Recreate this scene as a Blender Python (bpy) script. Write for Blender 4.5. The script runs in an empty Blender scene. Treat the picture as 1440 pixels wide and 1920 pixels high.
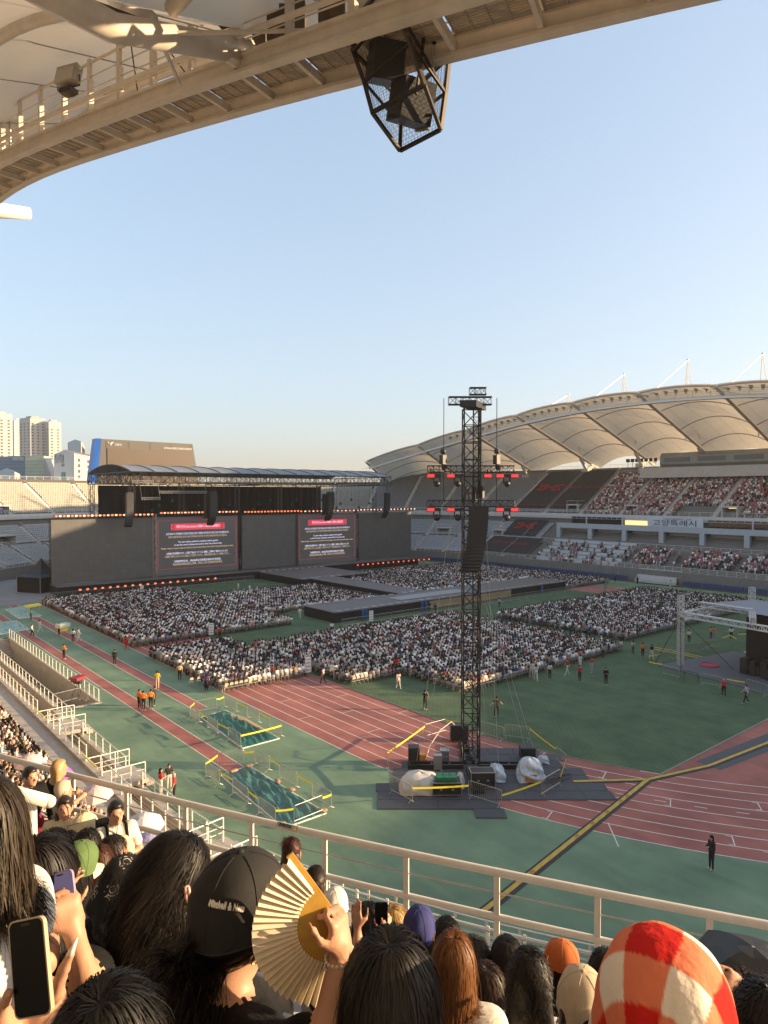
import bpy, math, random
import numpy as np
from mathutils import Vector, Matrix
random.seed(7); RNG = np.random.default_rng(7)
SC = bpy.context.scene
COL = SC.collection
# ---------------------------------------------------------------- camera
FPX, THETA, CAMH, HORY = 1285.0, math.radians(39.9), 18.34, 927.0
PITCH = math.atan((960 - HORY) / FPX)
cam_d = bpy.data.cameras.new('camera'); cam = bpy.data.objects.new('camera', cam_d); COL.objects.link(cam)
cam.location = (0, 0, CAMH)
cam.rotation_euler = (math.pi / 2 - PITCH, 0, -THETA)
cam_d.sensor_fit = 'VERTICAL'; cam_d.sensor_height = 36.0; cam_d.lens = FPX / 1920 * 36.0
cam_d.clip_start = 0.05; cam_d.clip_end = 6000
SC.camera = cam
# ---------------------------------------------------------------- sky, sun, exposure
SUN_B, SUN_E = math.radians(131.3), math.radians(11.2)      # bearing from +Y towards +X, elevation
W = bpy.data.worlds.new('World'); SC.world = W; W.use_nodes = True
wn = W.node_tree.nodes; wl = W.node_tree.links
sky = wn.new('ShaderNodeTexSky'); sky.sky_type = 'NISHITA'; sky.sun_disc = False
sky.sun_elevation = SUN_E; sky.sun_rotation = SUN_B
sky.altitude = 0; sky.air_density = 1.0; sky.dust_density = 3.0; sky.ozone_density = 3.0
wn['Background'].inputs[1].default_value = 0.15
gam = wn.new('ShaderNodeGamma'); gam.inputs[1].default_value = 0.5      # soft tone of a hazy evening sky
tint = wn.new('ShaderNodeVectorMath'); tint.operation = 'MULTIPLY'; tint.inputs[1].default_value = (1.0, 1.0, 1.015)
wl.new(sky.outputs[0], gam.inputs[0]); wl.new(gam.outputs[0], tint.inputs[0]); wl.new(tint.outputs[0], wn['Background'].inputs[0])
sd = bpy.data.lights.new('sun', 'SUN'); sd.energy = 3.1; sd.angle = math.radians(0.5); sd.color = (1.0, 0.72, 0.42)
sun = bpy.data.objects.new('sun', sd); COL.objects.link(sun)
to_sun = Vector((math.sin(SUN_B) * math.cos(SUN_E), math.cos(SUN_B) * math.cos(SUN_E), math.sin(SUN_E)))
sun.rotation_euler = to_sun.to_track_quat('Z', 'Y').to_euler()
SC.view_settings.view_transform = 'Standard'; SC.view_settings.look = 'None'; SC.view_settings.gamma = 1.0
SC.view_settings.exposure = 2.0
SC.cycles.max_bounces = 6; SC.cycles.transparent_max_bounces = 12
# ---------------------------------------------------------------- helpers
def pix_ray(px, py):
    x = (px - 720) / FPX; y = (960 - py) / FPX
    fz = math.cos(PITCH) + y * math.sin(PITCH); uz = -math.sin(PITCH) + y * math.cos(PITCH)
    s, c = math.sin(THETA), math.cos(THETA)
    return Vector((x * c + fz * s, -x * s + fz * c, uz))
def gp(px, py, h=0.0):                       # survey: picture point -> point at height h
    d = pix_ray(px, py); t = (h - CAMH) / d.z
    return Vector((d.x * t, d.y * t, h))
def dp(px, py, z):                           # survey: picture point -> point at distance z ahead
    d = pix_ray(px, py); return Vector((0, 0, CAMH)) + d * z
MATS = {}
def mat(name, col, rough=0.7, metal=0.0, var=0.0, scale=8.0, bump=0.0, bscale=40.0, emit=None, estr=1.0, attr=False, spec=0.5, trans=0.0, alpha=1.0):
    if name in MATS: return MATS[name]
    m = bpy.data.materials.new(name); m.use_nodes = True; nt = m.node_tree; n = nt.nodes; l = nt.links
    p = n['Principled BSDF']; p.inputs['Roughness'].default_value = rough; p.inputs['Metallic'].default_value = metal
    p.inputs['Specular IOR Level'].default_value = spec
    p.inputs['Base Color'].default_value = (*col, 1)
    src = None
    if attr:
        a = n.new('ShaderNodeAttribute'); a.attribute_name = 'col'; src = a.outputs['Color']
        l.new(src, p.inputs['Base Color'])
    if var > 0:
        tc = n.new('ShaderNodeTexCoord'); nz = n.new('ShaderNodeTexNoise'); nz.inputs['Scale'].default_value = scale; nz.inputs['Detail'].default_value = 6
        nz.inputs['Roughness'].default_value = 0.65
        l.new(tc.outputs['Object'], nz.inputs['Vector'])
        mr = n.new('ShaderNodeMapRange'); mr.inputs[1].default_value = 0.3; mr.inputs[2].default_value = 0.7; mr.inputs[3].default_value = 1 - var; mr.inputs[4].default_value = 1 + var
        l.new(nz.outputs['Fac'], mr.inputs[0])
        mx = n.new('ShaderNodeVectorMath'); mx.operation = 'SCALE'
        if src: l.new(src, mx.inputs[0])
        else: mx.inputs[0].default_value = col
        l.new(mr.outputs[0], mx.inputs['Scale']); l.new(mx.outputs[0], p.inputs['Base Color'])
        r2 = n.new('ShaderNodeMapRange'); r2.inputs[3].default_value = max(0.05, rough - 0.12); r2.inputs[4].default_value = min(1, rough + 0.12)
        l.new(nz.outputs['Fac'], r2.inputs[0]); l.new(r2.outputs[0], p.inputs['Roughness'])
    if bump > 0:
        tc = n.new('ShaderNodeTexCoord'); nb = n.new('ShaderNodeTexNoise'); nb.inputs['Scale'].default_value = bscale; nb.inputs['Detail'].default_value = 4
        l.new(tc.outputs['Object'], nb.inputs['Vector'])
        b = n.new('ShaderNodeBump'); b.inputs['Strength'].default_value = bump; b.inputs['Distance'].default_value = 0.02
        l.new(nb.outputs['Fac'], b.inputs['Height']); l.new(b.outputs[0], p.inputs['Normal'])
    if emit: p.inputs['Emission Color'].default_value = (*emit, 1); p.inputs['Emission Strength'].default_value = estr
    if trans > 0: p.inputs['Transmission Weight'].default_value = trans
    if alpha < 1: p.inputs['Alpha'].default_value = alpha
    MATS[name] = m; return m
class MB:
    def __init__(s): s.v = []; s.f = []; s.m = []; s.c = []; s.cur = 0; s.col = None
    def add(s, vs, fs):
        o = len(s.v); s.v.extend(vs); s.f.extend([tuple(i + o for i in f) for f in fs]); s.m.extend([s.cur] * len(fs))
        if s.col is not None: s.c.extend([s.col] * len(vs))
    def box(s, c, d, rz=0.0, R=None):
        hx, hy, hz = d[0] / 2, d[1] / 2, d[2] / 2; c = Vector(c)
        M = R if R is not None else Matrix.Rotation(rz, 3, 'Z')
        vs = [tuple(c + M @ Vector((x * hx, y * hy, z * hz))) for z in (-1, 1) for (x, y) in ((-1, -1), (1, -1), (1, 1), (-1, 1))]
        s.add(vs, [(3, 2, 1, 0), (4, 5, 6, 7), (0, 1, 5, 4), (1, 2, 6, 5), (2, 3, 7, 6), (3, 0, 4, 7)])
    def bar(s, a, b, w, h=None, up=(0, 0, 1)):
        h = h or w; a = Vector(a); b = Vector(b); d = (b - a)
        if d.length < 1e-6: return
        d.normalize(); u = Vector(up)
        if abs(d.dot(u)) > 0.98: u = Vector((1, 0, 0))
        x = d.cross(u).normalized(); y = x.cross(d)
        vs = [tuple(p + x * i * w / 2 + y * j * h / 2) for p in (a, b) for (i, j) in ((-1, -1), (1, -1), (1, 1), (-1, 1))]
        s.add(vs, [(3, 2, 1, 0), (4, 5, 6, 7), (0, 1, 5, 4), (1, 2, 6, 5), (2, 3, 7, 6), (3, 0, 4, 7)])
    def tube(s, a, b, r, n=6, r2=None): s.path([a, b], r, n, r2)
    def path(s, pts, r, n=6, r2=None, closed=False):
        P = [Vector(p) for p in pts]; k = len(P); rings = []; prev = None
        for i, p in enumerate(P):
            d = (P[min(i + 1, k - 1)] - P[max(i - 1, 0)]).normalized()
            u = Vector((0, 0, 1)) if abs(d.z) < 0.95 else Vector((1, 0, 0))
            if prev is not None and prev.cross(d).length > 0.05: x = (prev - d * prev.dot(d)).normalized()
            else: x = d.cross(u).normalized()
            prev = x; y = d.cross(x); rr = r if r2 is None else r + (r2 - r) * i / (k - 1)
            rings.append([tuple(p + (x * math.cos(2 * math.pi * j / n) + y * math.sin(2 * math.pi * j / n)) * rr) for j in range(n)])
        vs = [q for ring in rings for q in ring]; fs = []
        for i in range(k - 1):
            for j in range(n):
                fs.append((i * n + j, i * n + (j + 1) % n, (i + 1) * n + (j + 1) % n, (i + 1) * n + j))
        fs.append(tuple(range(n - 1, -1, -1))); fs.append(tuple((k - 1) * n + j for j in range(n)))
        s.add(vs, fs)
    def prism(s, pts, z0, z1):
        n = len(pts); vs = [(p[0], p[1], z0) for p in pts] + [(p[0], p[1], z1) for p in pts]
        s.add(vs, [tuple(range(n - 1, -1, -1)), tuple(range(n, 2 * n))] + [(i, (i + 1) % n, n + (i + 1) % n, n + i) for i in range(n)])
    def grid(s, rows, flip=False):
        R = len(rows); C = len(rows[0]); vs = [tuple(p) for r in rows for p in r]; fs = []
        for i in range(R - 1):
            for j in range(C - 1):
                q = (i * C + j, i * C + j + 1, (i + 1) * C + j + 1, (i + 1) * C + j)
                fs.append(q[::-1] if flip else q)
        s.add(vs, fs)
    def slab(s, rows, t):                    # grid with thickness t downwards, closed at its rim
        R = len(rows); C = len(rows[0])
        s.grid(rows); s.grid([[(p[0], p[1], p[2] - t) for p in r] for r in rows], True)
        rim = [rows[0][j] for j in range(C)] + [rows[i][C - 1] for i in range(1, R)] + [rows[R - 1][j] for j in range(C - 2, -1, -1)] + [rows[i][0] for i in range(R - 2, 0, -1)]
        k = len(rim); vs = [tuple(p) for p in rim] + [(p[0], p[1], p[2] - t) for p in rim]
        s.add(vs, [(i, k + i, k + (i + 1) % k, (i + 1) % k) for i in range(k)])
    def ball(s, c, r, n=8, m=5):
        c = Vector(c); r = r if hasattr(r, '__len__') else (r, r, r); vs = []; fs = []
        for i in range(m + 1):
            a = math.pi * i / m
            for j in range(n):
                b = 2 * math.pi * j / n; vs.append((c.x + r[0] * math.sin(a) * math.cos(b), c.y + r[1] * math.sin(a) * math.sin(b), c.z + r[2] * math.cos(a)))
        for i in range(m):
            for j in range(n): fs.append((i * n + j, (i + 1) * n + j, (i + 1) * n + (j + 1) % n, i * n + (j + 1) % n))
        s.add(vs, fs)
    def mesh(s, name, mats, smooth=False):
        me = bpy.data.meshes.new(name); me.from_pydata(s.v, [], s.f)
        for m in (mats if isinstance(mats, (list, tuple)) else [mats]): me.materials.append(m)
        if s.cur or any(s.m): me.polygons.foreach_set('material_index', s.m)
        if smooth: me.polygons.foreach_set('use_smooth', [True] * len(s.f))
        if s.c:
            a = me.color_attributes.new('col', 'FLOAT_COLOR', 'POINT'); a.data.foreach_set('color', np.array([(*c, 1) for c in s.c], dtype=np.float32).ravel())
        me.update(); return me
    def build(s, name, mats, parent=None, smooth=False, loc=None): return link(name, s.mesh(name, mats, smooth), parent, loc)
def link(name, me, parent=None, loc=None, rz=None):
    o = bpy.data.objects.new(name, me); COL.objects.link(o)
    if parent is not None: o.parent = parent
    if loc is not None: o.location = loc
    if rz is not None: o.rotation_euler = (0, 0, rz)
    return o
def tag(o, label=None, cat=None, group=None, kind=None):
    if label: o['label'] = label
    if cat: o['category'] = cat
    if group: o['group'] = group
    if kind: o['kind'] = kind
    return o
def thing(name, label, cat, loc=(0, 0, 0), rz=0.0, group=None):
    o = bpy.data.objects.new(name, None); COL.objects.link(o); o.location = loc; o.rotation_euler = (0, 0, rz); o.empty_display_size = 0.1
    return tag(o, label, cat, group)
def copy_tree(o, parent=None):
    c = o.copy(); COL.objects.link(c)
    if parent is not None: c.parent = parent
    for ch in o.children: copy_tree(ch, c)
    return c
def raw_mesh(name, V, F, mats, mi=None, cols=None, smooth=False):
    """V (n,3) array, F (m,3|4) array"""
    me = bpy.data.meshes.new(name); V = np.asarray(V, np.float32); F = np.asarray(F, np.int32); k = F.shape[1]
    me.vertices.add(len(V)); me.vertices.foreach_set('co', V.ravel())
    me.loops.add(F.size); me.loops.foreach_set('vertex_index', F.ravel())
    me.polygons.add(len(F)); me.polygons.foreach_set('loop_start', np.arange(0, F.size, k, dtype=np.int32))
    for m in (mats if isinstance(mats, (list, tuple)) else [mats]): me.materials.append(m)
    if mi is not None: me.polygons.foreach_set('material_index', np.asarray(mi, np.int32))
    if smooth: me.polygons.foreach_set('use_smooth', np.ones(len(F), bool))
    if cols is not None:
        a = me.color_attributes.new('col', 'FLOAT_COLOR', 'POINT'); c = np.ones((len(V), 4), np.float32); c[:, :3] = cols; a.data.foreach_set('color', c.ravel())
    me.update(calc_edges=True); me.validate(); return me
def scatter(name, TV, TF, pos, rot, scale, mats, cols=None, tmi=None, parent=None):
    """merge many copies of a template (TV,TF) into one mesh. cols: (N,T,3) or None"""
    N = len(pos); T = len(TV); TV = np.asarray(TV, float); c, s = np.cos(rot), np.sin(rot)
    sx = TV[None, :, :] * np.asarray(scale).reshape(N, 1, -1)
    V = np.empty((N, T, 3)); V[..., 0] = sx[..., 0] * c[:, None] - sx[..., 1] * s[:, None] + pos[:, 0:1]
    V[..., 1] = sx[..., 0] * s[:, None] + sx[..., 1] * c[:, None] + pos[:, 1:2]; V[..., 2] = sx[..., 2] + pos[:, 2:3]
    F = (np.asarray(TF)[None] + (np.arange(N) * T)[:, None, None]).reshape(-1, np.asarray(TF).shape[1])
    mi = None if tmi is None else np.tile(tmi, N)
    me = raw_mesh(name, V.reshape(-1, 3), F, mats, mi, None if cols is None else cols.reshape(-1, 3))
    return link(name, me, parent)
TEXTQ = []
def text(name, body, size, M, m, parent=None, width=None, align='CENTER', warp=None):
    """flat lettering; M is the 4x4 world matrix of the text plane (x right, y up)"""
    cu = bpy.data.curves.new(name, 'FONT'); cu.body = body; cu.size = size; cu.align_x = align; cu.align_y = 'CENTER'; cu.resolution_u = 2; cu.extrude = 0.004
    o = bpy.data.objects.new(name, cu); COL.objects.link(o); TEXTQ.append((o, M, m, parent, (width, warp))); return o
def flush_texts():
    bpy.context.view_layer.update(); dg = bpy.context.evaluated_depsgraph_get(); out = []
    for o, M, m, parent, width in TEXTQ:
        me = bpy.data.meshes.new_from_object(o.evaluated_get(dg)); out.append((o, me, M, m, parent, width))
    for o, me, M, m, parent, width in out:
        nm = o.name.split('.')[0]; cu = o.data; bpy.data.objects.remove(o); bpy.data.curves.remove(cu)
        if len(me.vertices) == 0: continue
        width, warp = width
        if width:
            xs = [v.co.x for v in me.vertices]; w = max(xs) - min(xs)
            me.transform(Matrix.Diagonal((width / w, 1, 1, 1)))
        me.transform(M)
        if warp:
            for v in me.vertices: v.co = warp(v.co)
        me.materials.clear(); me.materials.append(m)
        n = link(nm, me)
        if parent is not None: n.parent = parent; n.matrix_parent_inverse = parent_inv(parent)
    TEXTQ.clear()
def parent_inv(p):
    M = Matrix.LocRotScale(p.location, p.rotation_euler, p.scale)
    return M.inverted() if p.parent is None else (parent_inv(p.parent).inverted() @ M).inverted()
def plane_mat(origin, right, up):
    r = Vector(right).normalized(); u = Vector(up).normalized(); n = r.cross(u)
    M = Matrix((( r.x, u.x, n.x, origin[0]), (r.y, u.y, n.y, origin[1]), (r.z, u.z, n.z, origin[2]), (0, 0, 0, 1))); return M
# ---------------------------------------------------------------- stadium plan
X0, YM, HL = 75.25, 80.7, 42.2; YC1, YC2 = YM - HL, YM + HL
PA = math.pi * 75
def frame(u):
    u = (u + HL) % (4 * HL + 2 * PA) - HL
    if u <= HL: return X0, YM + u, 1.0, 0.0
    if u <= HL + PA: a = (u - HL) / 75; return X0, YC2, math.cos(a), math.sin(a)
    if u <= 3 * HL + PA: return X0, YC2 - (u - HL - PA), -1.0, 0.0
    a = math.pi + (u - 3 * HL - PA) / 75; return X0, YC1, math.cos(a), math.sin(a)
def pp(u, R, z=0.0):
    bx, by, nx, ny = frame(u); return (bx + nx * R, by + ny * R, z)
def arc_factor(u, R):                      # metres along R per unit u
    v = (u + HL) % (4 * HL + 2 * PA) - HL
    return 1.0 if (v <= HL or HL + PA < v <= 3 * HL + PA) else R / 75
def urange(a, b, st): n = max(2, int(math.ceil((b - a) / st)) + 1); return [a + (b - a) * i / (n - 1) for i in range(n)]
def oval(R, n=48):
    pts = []
    for i in range(n + 1): a = -math.pi / 2 + 0 + math.pi * i / n; pts.append((X0 + R * math.cos(a) * 0, 0))
    pts = [(X0 + R * math.cos(math.pi * i / n), YC2 + R * math.sin(math.pi * i / n)) for i in range(n + 1)]
    pts += [(X0 + R * math.cos(math.pi + math.pi * i / n), YC1 + R * math.sin(math.pi + math.pi * i / n)) for i in range(n + 1)]
    return pts
# ---------------------------------------------------------------- materials
CONC = mat('concrete', (0.42, 0.38, 0.33), 0.85, var=0.16, scale=1.6, bump=0.25, bscale=30)
CONCL = mat('concrete_pale', (0.52, 0.50, 0.47), 0.8, var=0.1, scale=1.2)
WHITE = mat('white_paint', (0.75, 0.72, 0.66), 0.4, var=0.06, scale=3)
CREAM = mat('cream_paint', (0.72, 0.67, 0.59), 0.45, var=0.1, scale=2.5)
SEATM = mat('seat_plastic', (0.44, 0.44, 0.45), 0.5, var=0.05, attr=True)
BLACK = mat('black_metal', (0.016, 0.016, 0.018), 0.5, var=0.2, scale=6)
GALV = mat('galvanised_steel', (0.42, 0.41, 0.40), 0.4, metal=0.7, var=0.12, scale=9)
YTAPE = mat('yellow_tape', (0.85, 0.70, 0.04), 0.5, var=0.05)
CROWDM = mat('crowd_cloth', (0.5, 0.5, 0.5), 0.8, attr=True, spec=0.2)
GLASS = mat('dark_glass', (0.012, 0.014, 0.016), 0.12, var=0.1, scale=0.6)
PANEL = mat('grey_panel', (0.40, 0.43, 0.46), 0.6, var=0.06, scale=1.2)
BANNER = mat('black_banner', (0.018, 0.019, 0.024), 0.75, var=0.15, scale=0.8, bump=0.2, bscale=2)
REDPR = mat('red_print', (0.42, 0.015, 0.03), 0.7)
def membrane_mat():
    m = bpy.data.materials.new('roof_membrane'); m.use_nodes = True; n = m.node_tree.nodes; l = m.node_tree.links
    p = n['Principled BSDF']; p.inputs['Base Color'].default_value = (0.70, 0.63, 0.53, 1); p.inputs['Roughness'].default_value = 0.6
    t = n.new('ShaderNodeBsdfTranslucent'); t.inputs[0].default_value = (0.72, 0.62, 0.48, 1)
    tc = n.new('ShaderNodeTexCoord'); nz = n.new('ShaderNodeTexNoise'); nz.inputs['Scale'].default_value = 0.25; nz.inputs['Detail'].default_value = 5
    l.new(tc.outputs['Object'], nz.inputs[0])
    cr = n.new('ShaderNodeValToRGB'); cr.color_ramp.elements[0].color = (0.60, 0.53, 0.44, 1); cr.color_ramp.elements[1].color = (0.74, 0.68, 0.58, 1); cr.color_ramp.elements[0].position = .3; cr.color_ramp.elements[1].position = .7
    l.new(nz.outputs[0], cr.inputs[0]); l.new(cr.outputs[0], p.inputs[0])
    mx = n.new('ShaderNodeMixShader'); mx.inputs[0].default_value = 0.28
    l.new(p.outputs[0], mx.inputs[1]); l.new(t.outputs[0], mx.inputs[2]); l.new(mx.outputs[0], n['Material Output'].inputs[0]); return m
MEMB = membrane_mat()
def ground_mat(name, a, b, scale, fine=60., bump=0.3, c=None, grid=0.0, rough=0.85):
    m = bpy.data.materials.new(name); m.use_nodes = True; n = m.node_tree.nodes; l = m.node_tree.links; p = n['Principled BSDF']
    p.inputs['Roughness'].default_value = rough
    tc = n.new('ShaderNodeTexCoord'); nz = n.new('ShaderNodeTexNoise'); nz.inputs['Scale'].default_value = scale; nz.inputs['Detail'].default_value = 8; nz.inputs['Roughness'].default_value = .6
    n2 = n.new('ShaderNodeTexNoise'); n2.inputs['Scale'].default_value = fine; n2.inputs['Detail'].default_value = 3
    l.new(tc.outputs['Object'], nz.inputs[0]); l.new(tc.outputs['Object'], n2.inputs[0])
    cr = n.new('ShaderNodeValToRGB'); e = cr.color_ramp.elements; e[0].position = .36; e[1].position = .66; e[0].color = (*a, 1); e[1].color = (*b, 1)
    ad = n.new('ShaderNodeMath'); ad.operation = 'MULTIPLY_ADD'; ad.inputs[1].default_value = .25; l.new(n2.outputs[0], ad.inputs[0]); 
    sb = n.new('ShaderNodeMath'); sb.operation = 'SUBTRACT'; sb.inputs[1].default_value = .125; l.new(nz.outputs[0], sb.inputs[0]); l.new(sb.outputs[0], ad.inputs[2])
    l.new(ad.outputs[0], cr.inputs[0]); out = cr.outputs[0]
    if grid > 0:
        br = n.new('ShaderNodeTexBrick'); br.inputs['Scale'].default_value = 1.0; br.inputs['Brick Width'].default_value = grid; br.inputs['Row Height'].default_value = grid * .5; br.inputs['Mortar Size'].default_value = .05
        br.inputs['Color1'].default_value = (1, 1, 1, 1); br.inputs['Color2'].default_value = (.86, .88, .86, 1); br.inputs['Mortar'].default_value = (.55, .6, .55, 1)
        l.new(tc.outputs['Object'], br.inputs[0]); mx = n.new('ShaderNodeMix'); mx.data_type = 'RGBA'; mx.blend_type = 'MULTIPLY'; mx.inputs[0].default_value = .6
        l.new(out, mx.inputs[6]); l.new(br.outputs[0], mx.inputs[7]); out = mx.outputs[2]
    mp = n.new('ShaderNodeMapping'); mp.inputs['Scale'].default_value = (.9, .16, 1); mp.inputs['Rotation'].default_value = (0, 0, .5); n3 = n.new('ShaderNodeTexNoise'); n3.inputs['Scale'].default_value = 1.1; n3.inputs['Detail'].default_value = 7; n3.inputs['Distortion'].default_value = .6
    l.new(tc.outputs['Object'], mp.inputs[0]); l.new(mp.outputs[0], n3.inputs[0]); r3 = n.new('ShaderNodeMapRange'); r3.inputs[1].default_value = .35; r3.inputs[2].default_value = .62; r3.inputs[3].default_value = .89; r3.inputs[4].default_value = 1.06; l.new(n3.outputs[0], r3.inputs[0])
    sc3 = n.new('ShaderNodeVectorMath'); sc3.operation = 'SCALE'; l.new(out, sc3.inputs[0]); l.new(r3.outputs[0], sc3.inputs['Scale']); l.new(sc3.outputs[0], p.inputs[0])
    bp = n.new('ShaderNodeBump'); bp.inputs['Strength'].default_value = bump; bp.inputs['Distance'].default_value = .02; l.new(n2.outputs[0], bp.inputs['Height']); l.new(bp.outputs[0], p.inputs['Normal'])
    return m
APRON = ground_mat('green_polyurethane', (0.112, 0.188, 0.110), (0.185, 0.275, 0.158), .22, 25, .15, rough=.7)
REDT = ground_mat('red_track', (0.275, 0.090, 0.070), (0.40, 0.138, 0.105), .3, 30, .2, rough=.8)
TURF = ground_mat('turf', (0.062, 0.106, 0.050), (0.098, 0.158, 0.072), .35, 40, .6, grid=.55, rough=.95)
CITY = ground_mat('city_ground', (0.10, 0.11, 0.09), (0.16, 0.16, 0.14), .01, .4, .1)
LINE = mat('line_paint', (0.72, 0.68, 0.60), 0.7, var=0.18, scale=4)
# ---------------------------------------------------------------- ground, track, pitch
b = MB(); b.prism([(-1500, -1500), (1700, -1500), (1700, 2600), (-1500, 2600)], -3.5, -2.6); tag(b.build('ground', CITY), kind='structure')
apron = MB(); ov = oval(56.0)
apron.prism(ov, -2.55, 0.0); apron = tag(apron.build('apron', APRON), kind='structure')
lowdR = lambda u: -.085 * min(30, max(0, u - 372))
def near_apron(ua, ub):
    q = MB(); us = urange(ua, ub, 1.5); q.slab([[pp(u, R, -.002) for R in (55.4, 59.6 + lowdR(u))] for u in us], 2.5); tag(q.build('apron_strip', APRON), kind='structure')
near_apron(338.7, 432); near_apron(262, 302.7)
def ring(R0, R1, z, n=72):
    A, B = oval(R0, n), oval(R1, n); k = len(A); m = MB(); m.add([(x, y, z) for x, y in A + B], [(i, k + i, k + (i + 1) % k, (i + 1) % k)[::-1] for i in range(k)]); return m
tr = tag(ring(36.5, 46.26, .004).build('running_track', REDT), kind='structure')
ln = MB()
for k in range(0, 9):
    Rk = 36.5 + 1.22 * k; q = ring(Rk - .035, Rk + .035, .009); ln.add(q.v, q.f)
# stagger marks and exchange-zone ticks across the bend lanes
for k, ang in ((0, 14), (1, 21), (2, 17), (3, 27), (4, 12), (5, 23), (6, 31), (7, 19), (2, 34), (4, 36), (6, 41), (1, 44), (7, 33)):
    a = math.pi + math.radians(ang); r0 = 36.5 + 1.22 * k + .05; r1 = r0 + 1.12; d = Vector((math.cos(a), math.sin(a), 0)); t = Vector((-d.y, d.x, 0)); c = Vector((X0, YC1, .0105))
    ln.add([tuple(c + d * r0 - t * .03), tuple(c + d * r1 - t * .03), tuple(c + d * r1 + t * .03), tuple(c + d * r0 + t * .03)], [(0, 1, 2, 3)])
    for rr in (r0 + .1, r1 - .1):
        ln.add([tuple(c + d * (rr - .025) - t * .3), tuple(c + d * (rr + .025) - t * .3), tuple(c + d * (rr + .025) + t * .02), tuple(c + d * (rr - .025) + t * .02)], [(0, 1, 2, 3)])
for k, y in ((1, 50), (3, 46), (5, 52), (2, 60), (4, 41), (6, 47), (0, 43)):
    x = X0 - 36.5 - 1.22 * k - .61; ln.box((x, y, .0105), (1.12, .05, .001))
for j in range(14):
    a = math.pi + math.radians(20 + j * 3.1); d = Vector((math.cos(a), math.sin(a), 0)); t = Vector((-d.y, d.x, 0)); c = Vector((X0, YC1, .0105)); r = 36.5 + 1.22 * 3 + .6
    ln.add([tuple(c + d * (r - .03) - t * .35), tuple(c + d * (r + .03) - t * .35), tuple(c + d * (r + .03) + t * .35), tuple(c + d * (r - .03) + t * .35)], [(0, 1, 2, 3)])
p0, p1 = gp(1160, 1588), gp(1140, 1543); ln.bar((p0.x, p0.y, .0105), (p1.x, p1.y, .0105), .06, .001)
q0 = [gp(815, 1440), gp(850, 1415), gp(885, 1395), gp(905, 1372)]
ln.build('lane_line', LINE, tr)
def clip_oval(R, ya, yb, n=60):
    pts = [p for p in oval(R, n) if ya <= p[1] <= yb]
    w = lambda y, yc: math.sqrt(max(0, R * R - (y - yc) ** 2))
    xa = w(ya, YC1); xb = w(yb, YC2)
    return [(X0 + xa, ya), (X0 + xb, yb), (X0 - xb, yb), (X0 - xa, ya)], xa, xb
def oval_band(R, ya, yb, z, m, name, n=60):
    ys = np.linspace(ya, yb, n); L = []; Rr = []
    for y in ys:
        yc = YC1 if y < YC1 else (YC2 if y > YC2 else y); w = math.sqrt(max(0.01, R * R - (y - yc) ** 2)); L.append((X0 - w, y, z)); Rr.append((X0 + w, y, z))
    q = MB(); q.grid([L, Rr], True); return tag(q.build(name, m), kind='structure')
oval_band(36.46, 22.5, 139.0, .012, TURF, 'pitch')
oval_band(36.46, YC1 - 36.4, 22.5, .004, REDT, 'near_end_zone'); oval_band(36.46, 139.0, YC2 + 36.4, .004, REDT, 'far_end_zone')
kb = MB(); kb.path([(X0 - math.sqrt(36.46 ** 2 - (22.5 - YC1) ** 2), 22.46, .03), (X0 + 33, 22.46, .03)], .05, 5)
kerb = [(p[0], p[1], .03) for p in oval(36.5, 60) if p[1] > 22.6 and p[0] < X0]; kb.path(kerb, .045, 5); tag(kb.build('kerb', mat('kerb_grey', (.28, .28, .24), .8)), kind='structure')
for (xa, xb, ya, yb) in ((20.85, 22.07, 40.7, 130.0), (24.7, 25.92, 54.7, 130.0)):
    q = MB(); q.box(((xa + xb) / 2, (ya + yb) / 2, .004), (xb - xa, yb - ya, .004)); rw = tag(q.build('jump_runway', REDT), kind='structure')
    q = MB(); q.box((xa, (ya + yb) / 2, .006), (.06, yb - ya, .006)); q.box((xb, (ya + yb) / 2, .006), (.06, yb - ya, .006)); q.build('edge_line', LINE, rw)
q = MB(); q.box((26, 145, .03), (34, 38, .05)); tag(q.build('service_paving', mat('paving_grey', (.20, .20, .20), .8, var=.2, scale=.4)), kind='structure')
# ================================================================ grandstands
def sweep(mb, prof, us, close=False):
    mb.grid([[pp(u, R, z) for (R, z) in prof] for u in us])
def steps(R0, z0, n, d, r):
    P = [(R0, z0)]
    for i in range(n):
        P.append((R0 + d * (i + 1), z0 + r * i)); P.append((R0 + d * (i + 1), z0 + r * (i + 1)))
    return P
UP_R, UP_Z, UP_D, UP_S = 78.7, 13.24, 0.80, 0.48
SEAT_T = MB(); SEAT_T.box((0, .10, .62), (.40, .05, .46)); SEAT_T.box((0, -.12, .40), (.40, .40, .05)); SEAT_T.box((0, -.05, .19), (.08, .08, .38))
SEAT_F = [f for i, f in enumerate(SEAT_T.f) if i not in (0, 3 + 2, 12, 13)]
def seat_positions(R0, z0, n, d, r, ua, ub, pitch=0.50, aisle=11.5, skip=None, off=0.0):
    out = []
    for i in range(n):
        R = R0 + d * i + d * .62; z = z0 + r * i; u = ua
        f = arc_factor((ua + ub) / 2, R)
        while u < ub:
            a = ((u + off) % aisle)
            if a > 1.25 and not (skip and skip(u, i)):
                out.append((u, R, z))
            u += pitch / f
    return out
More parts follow.
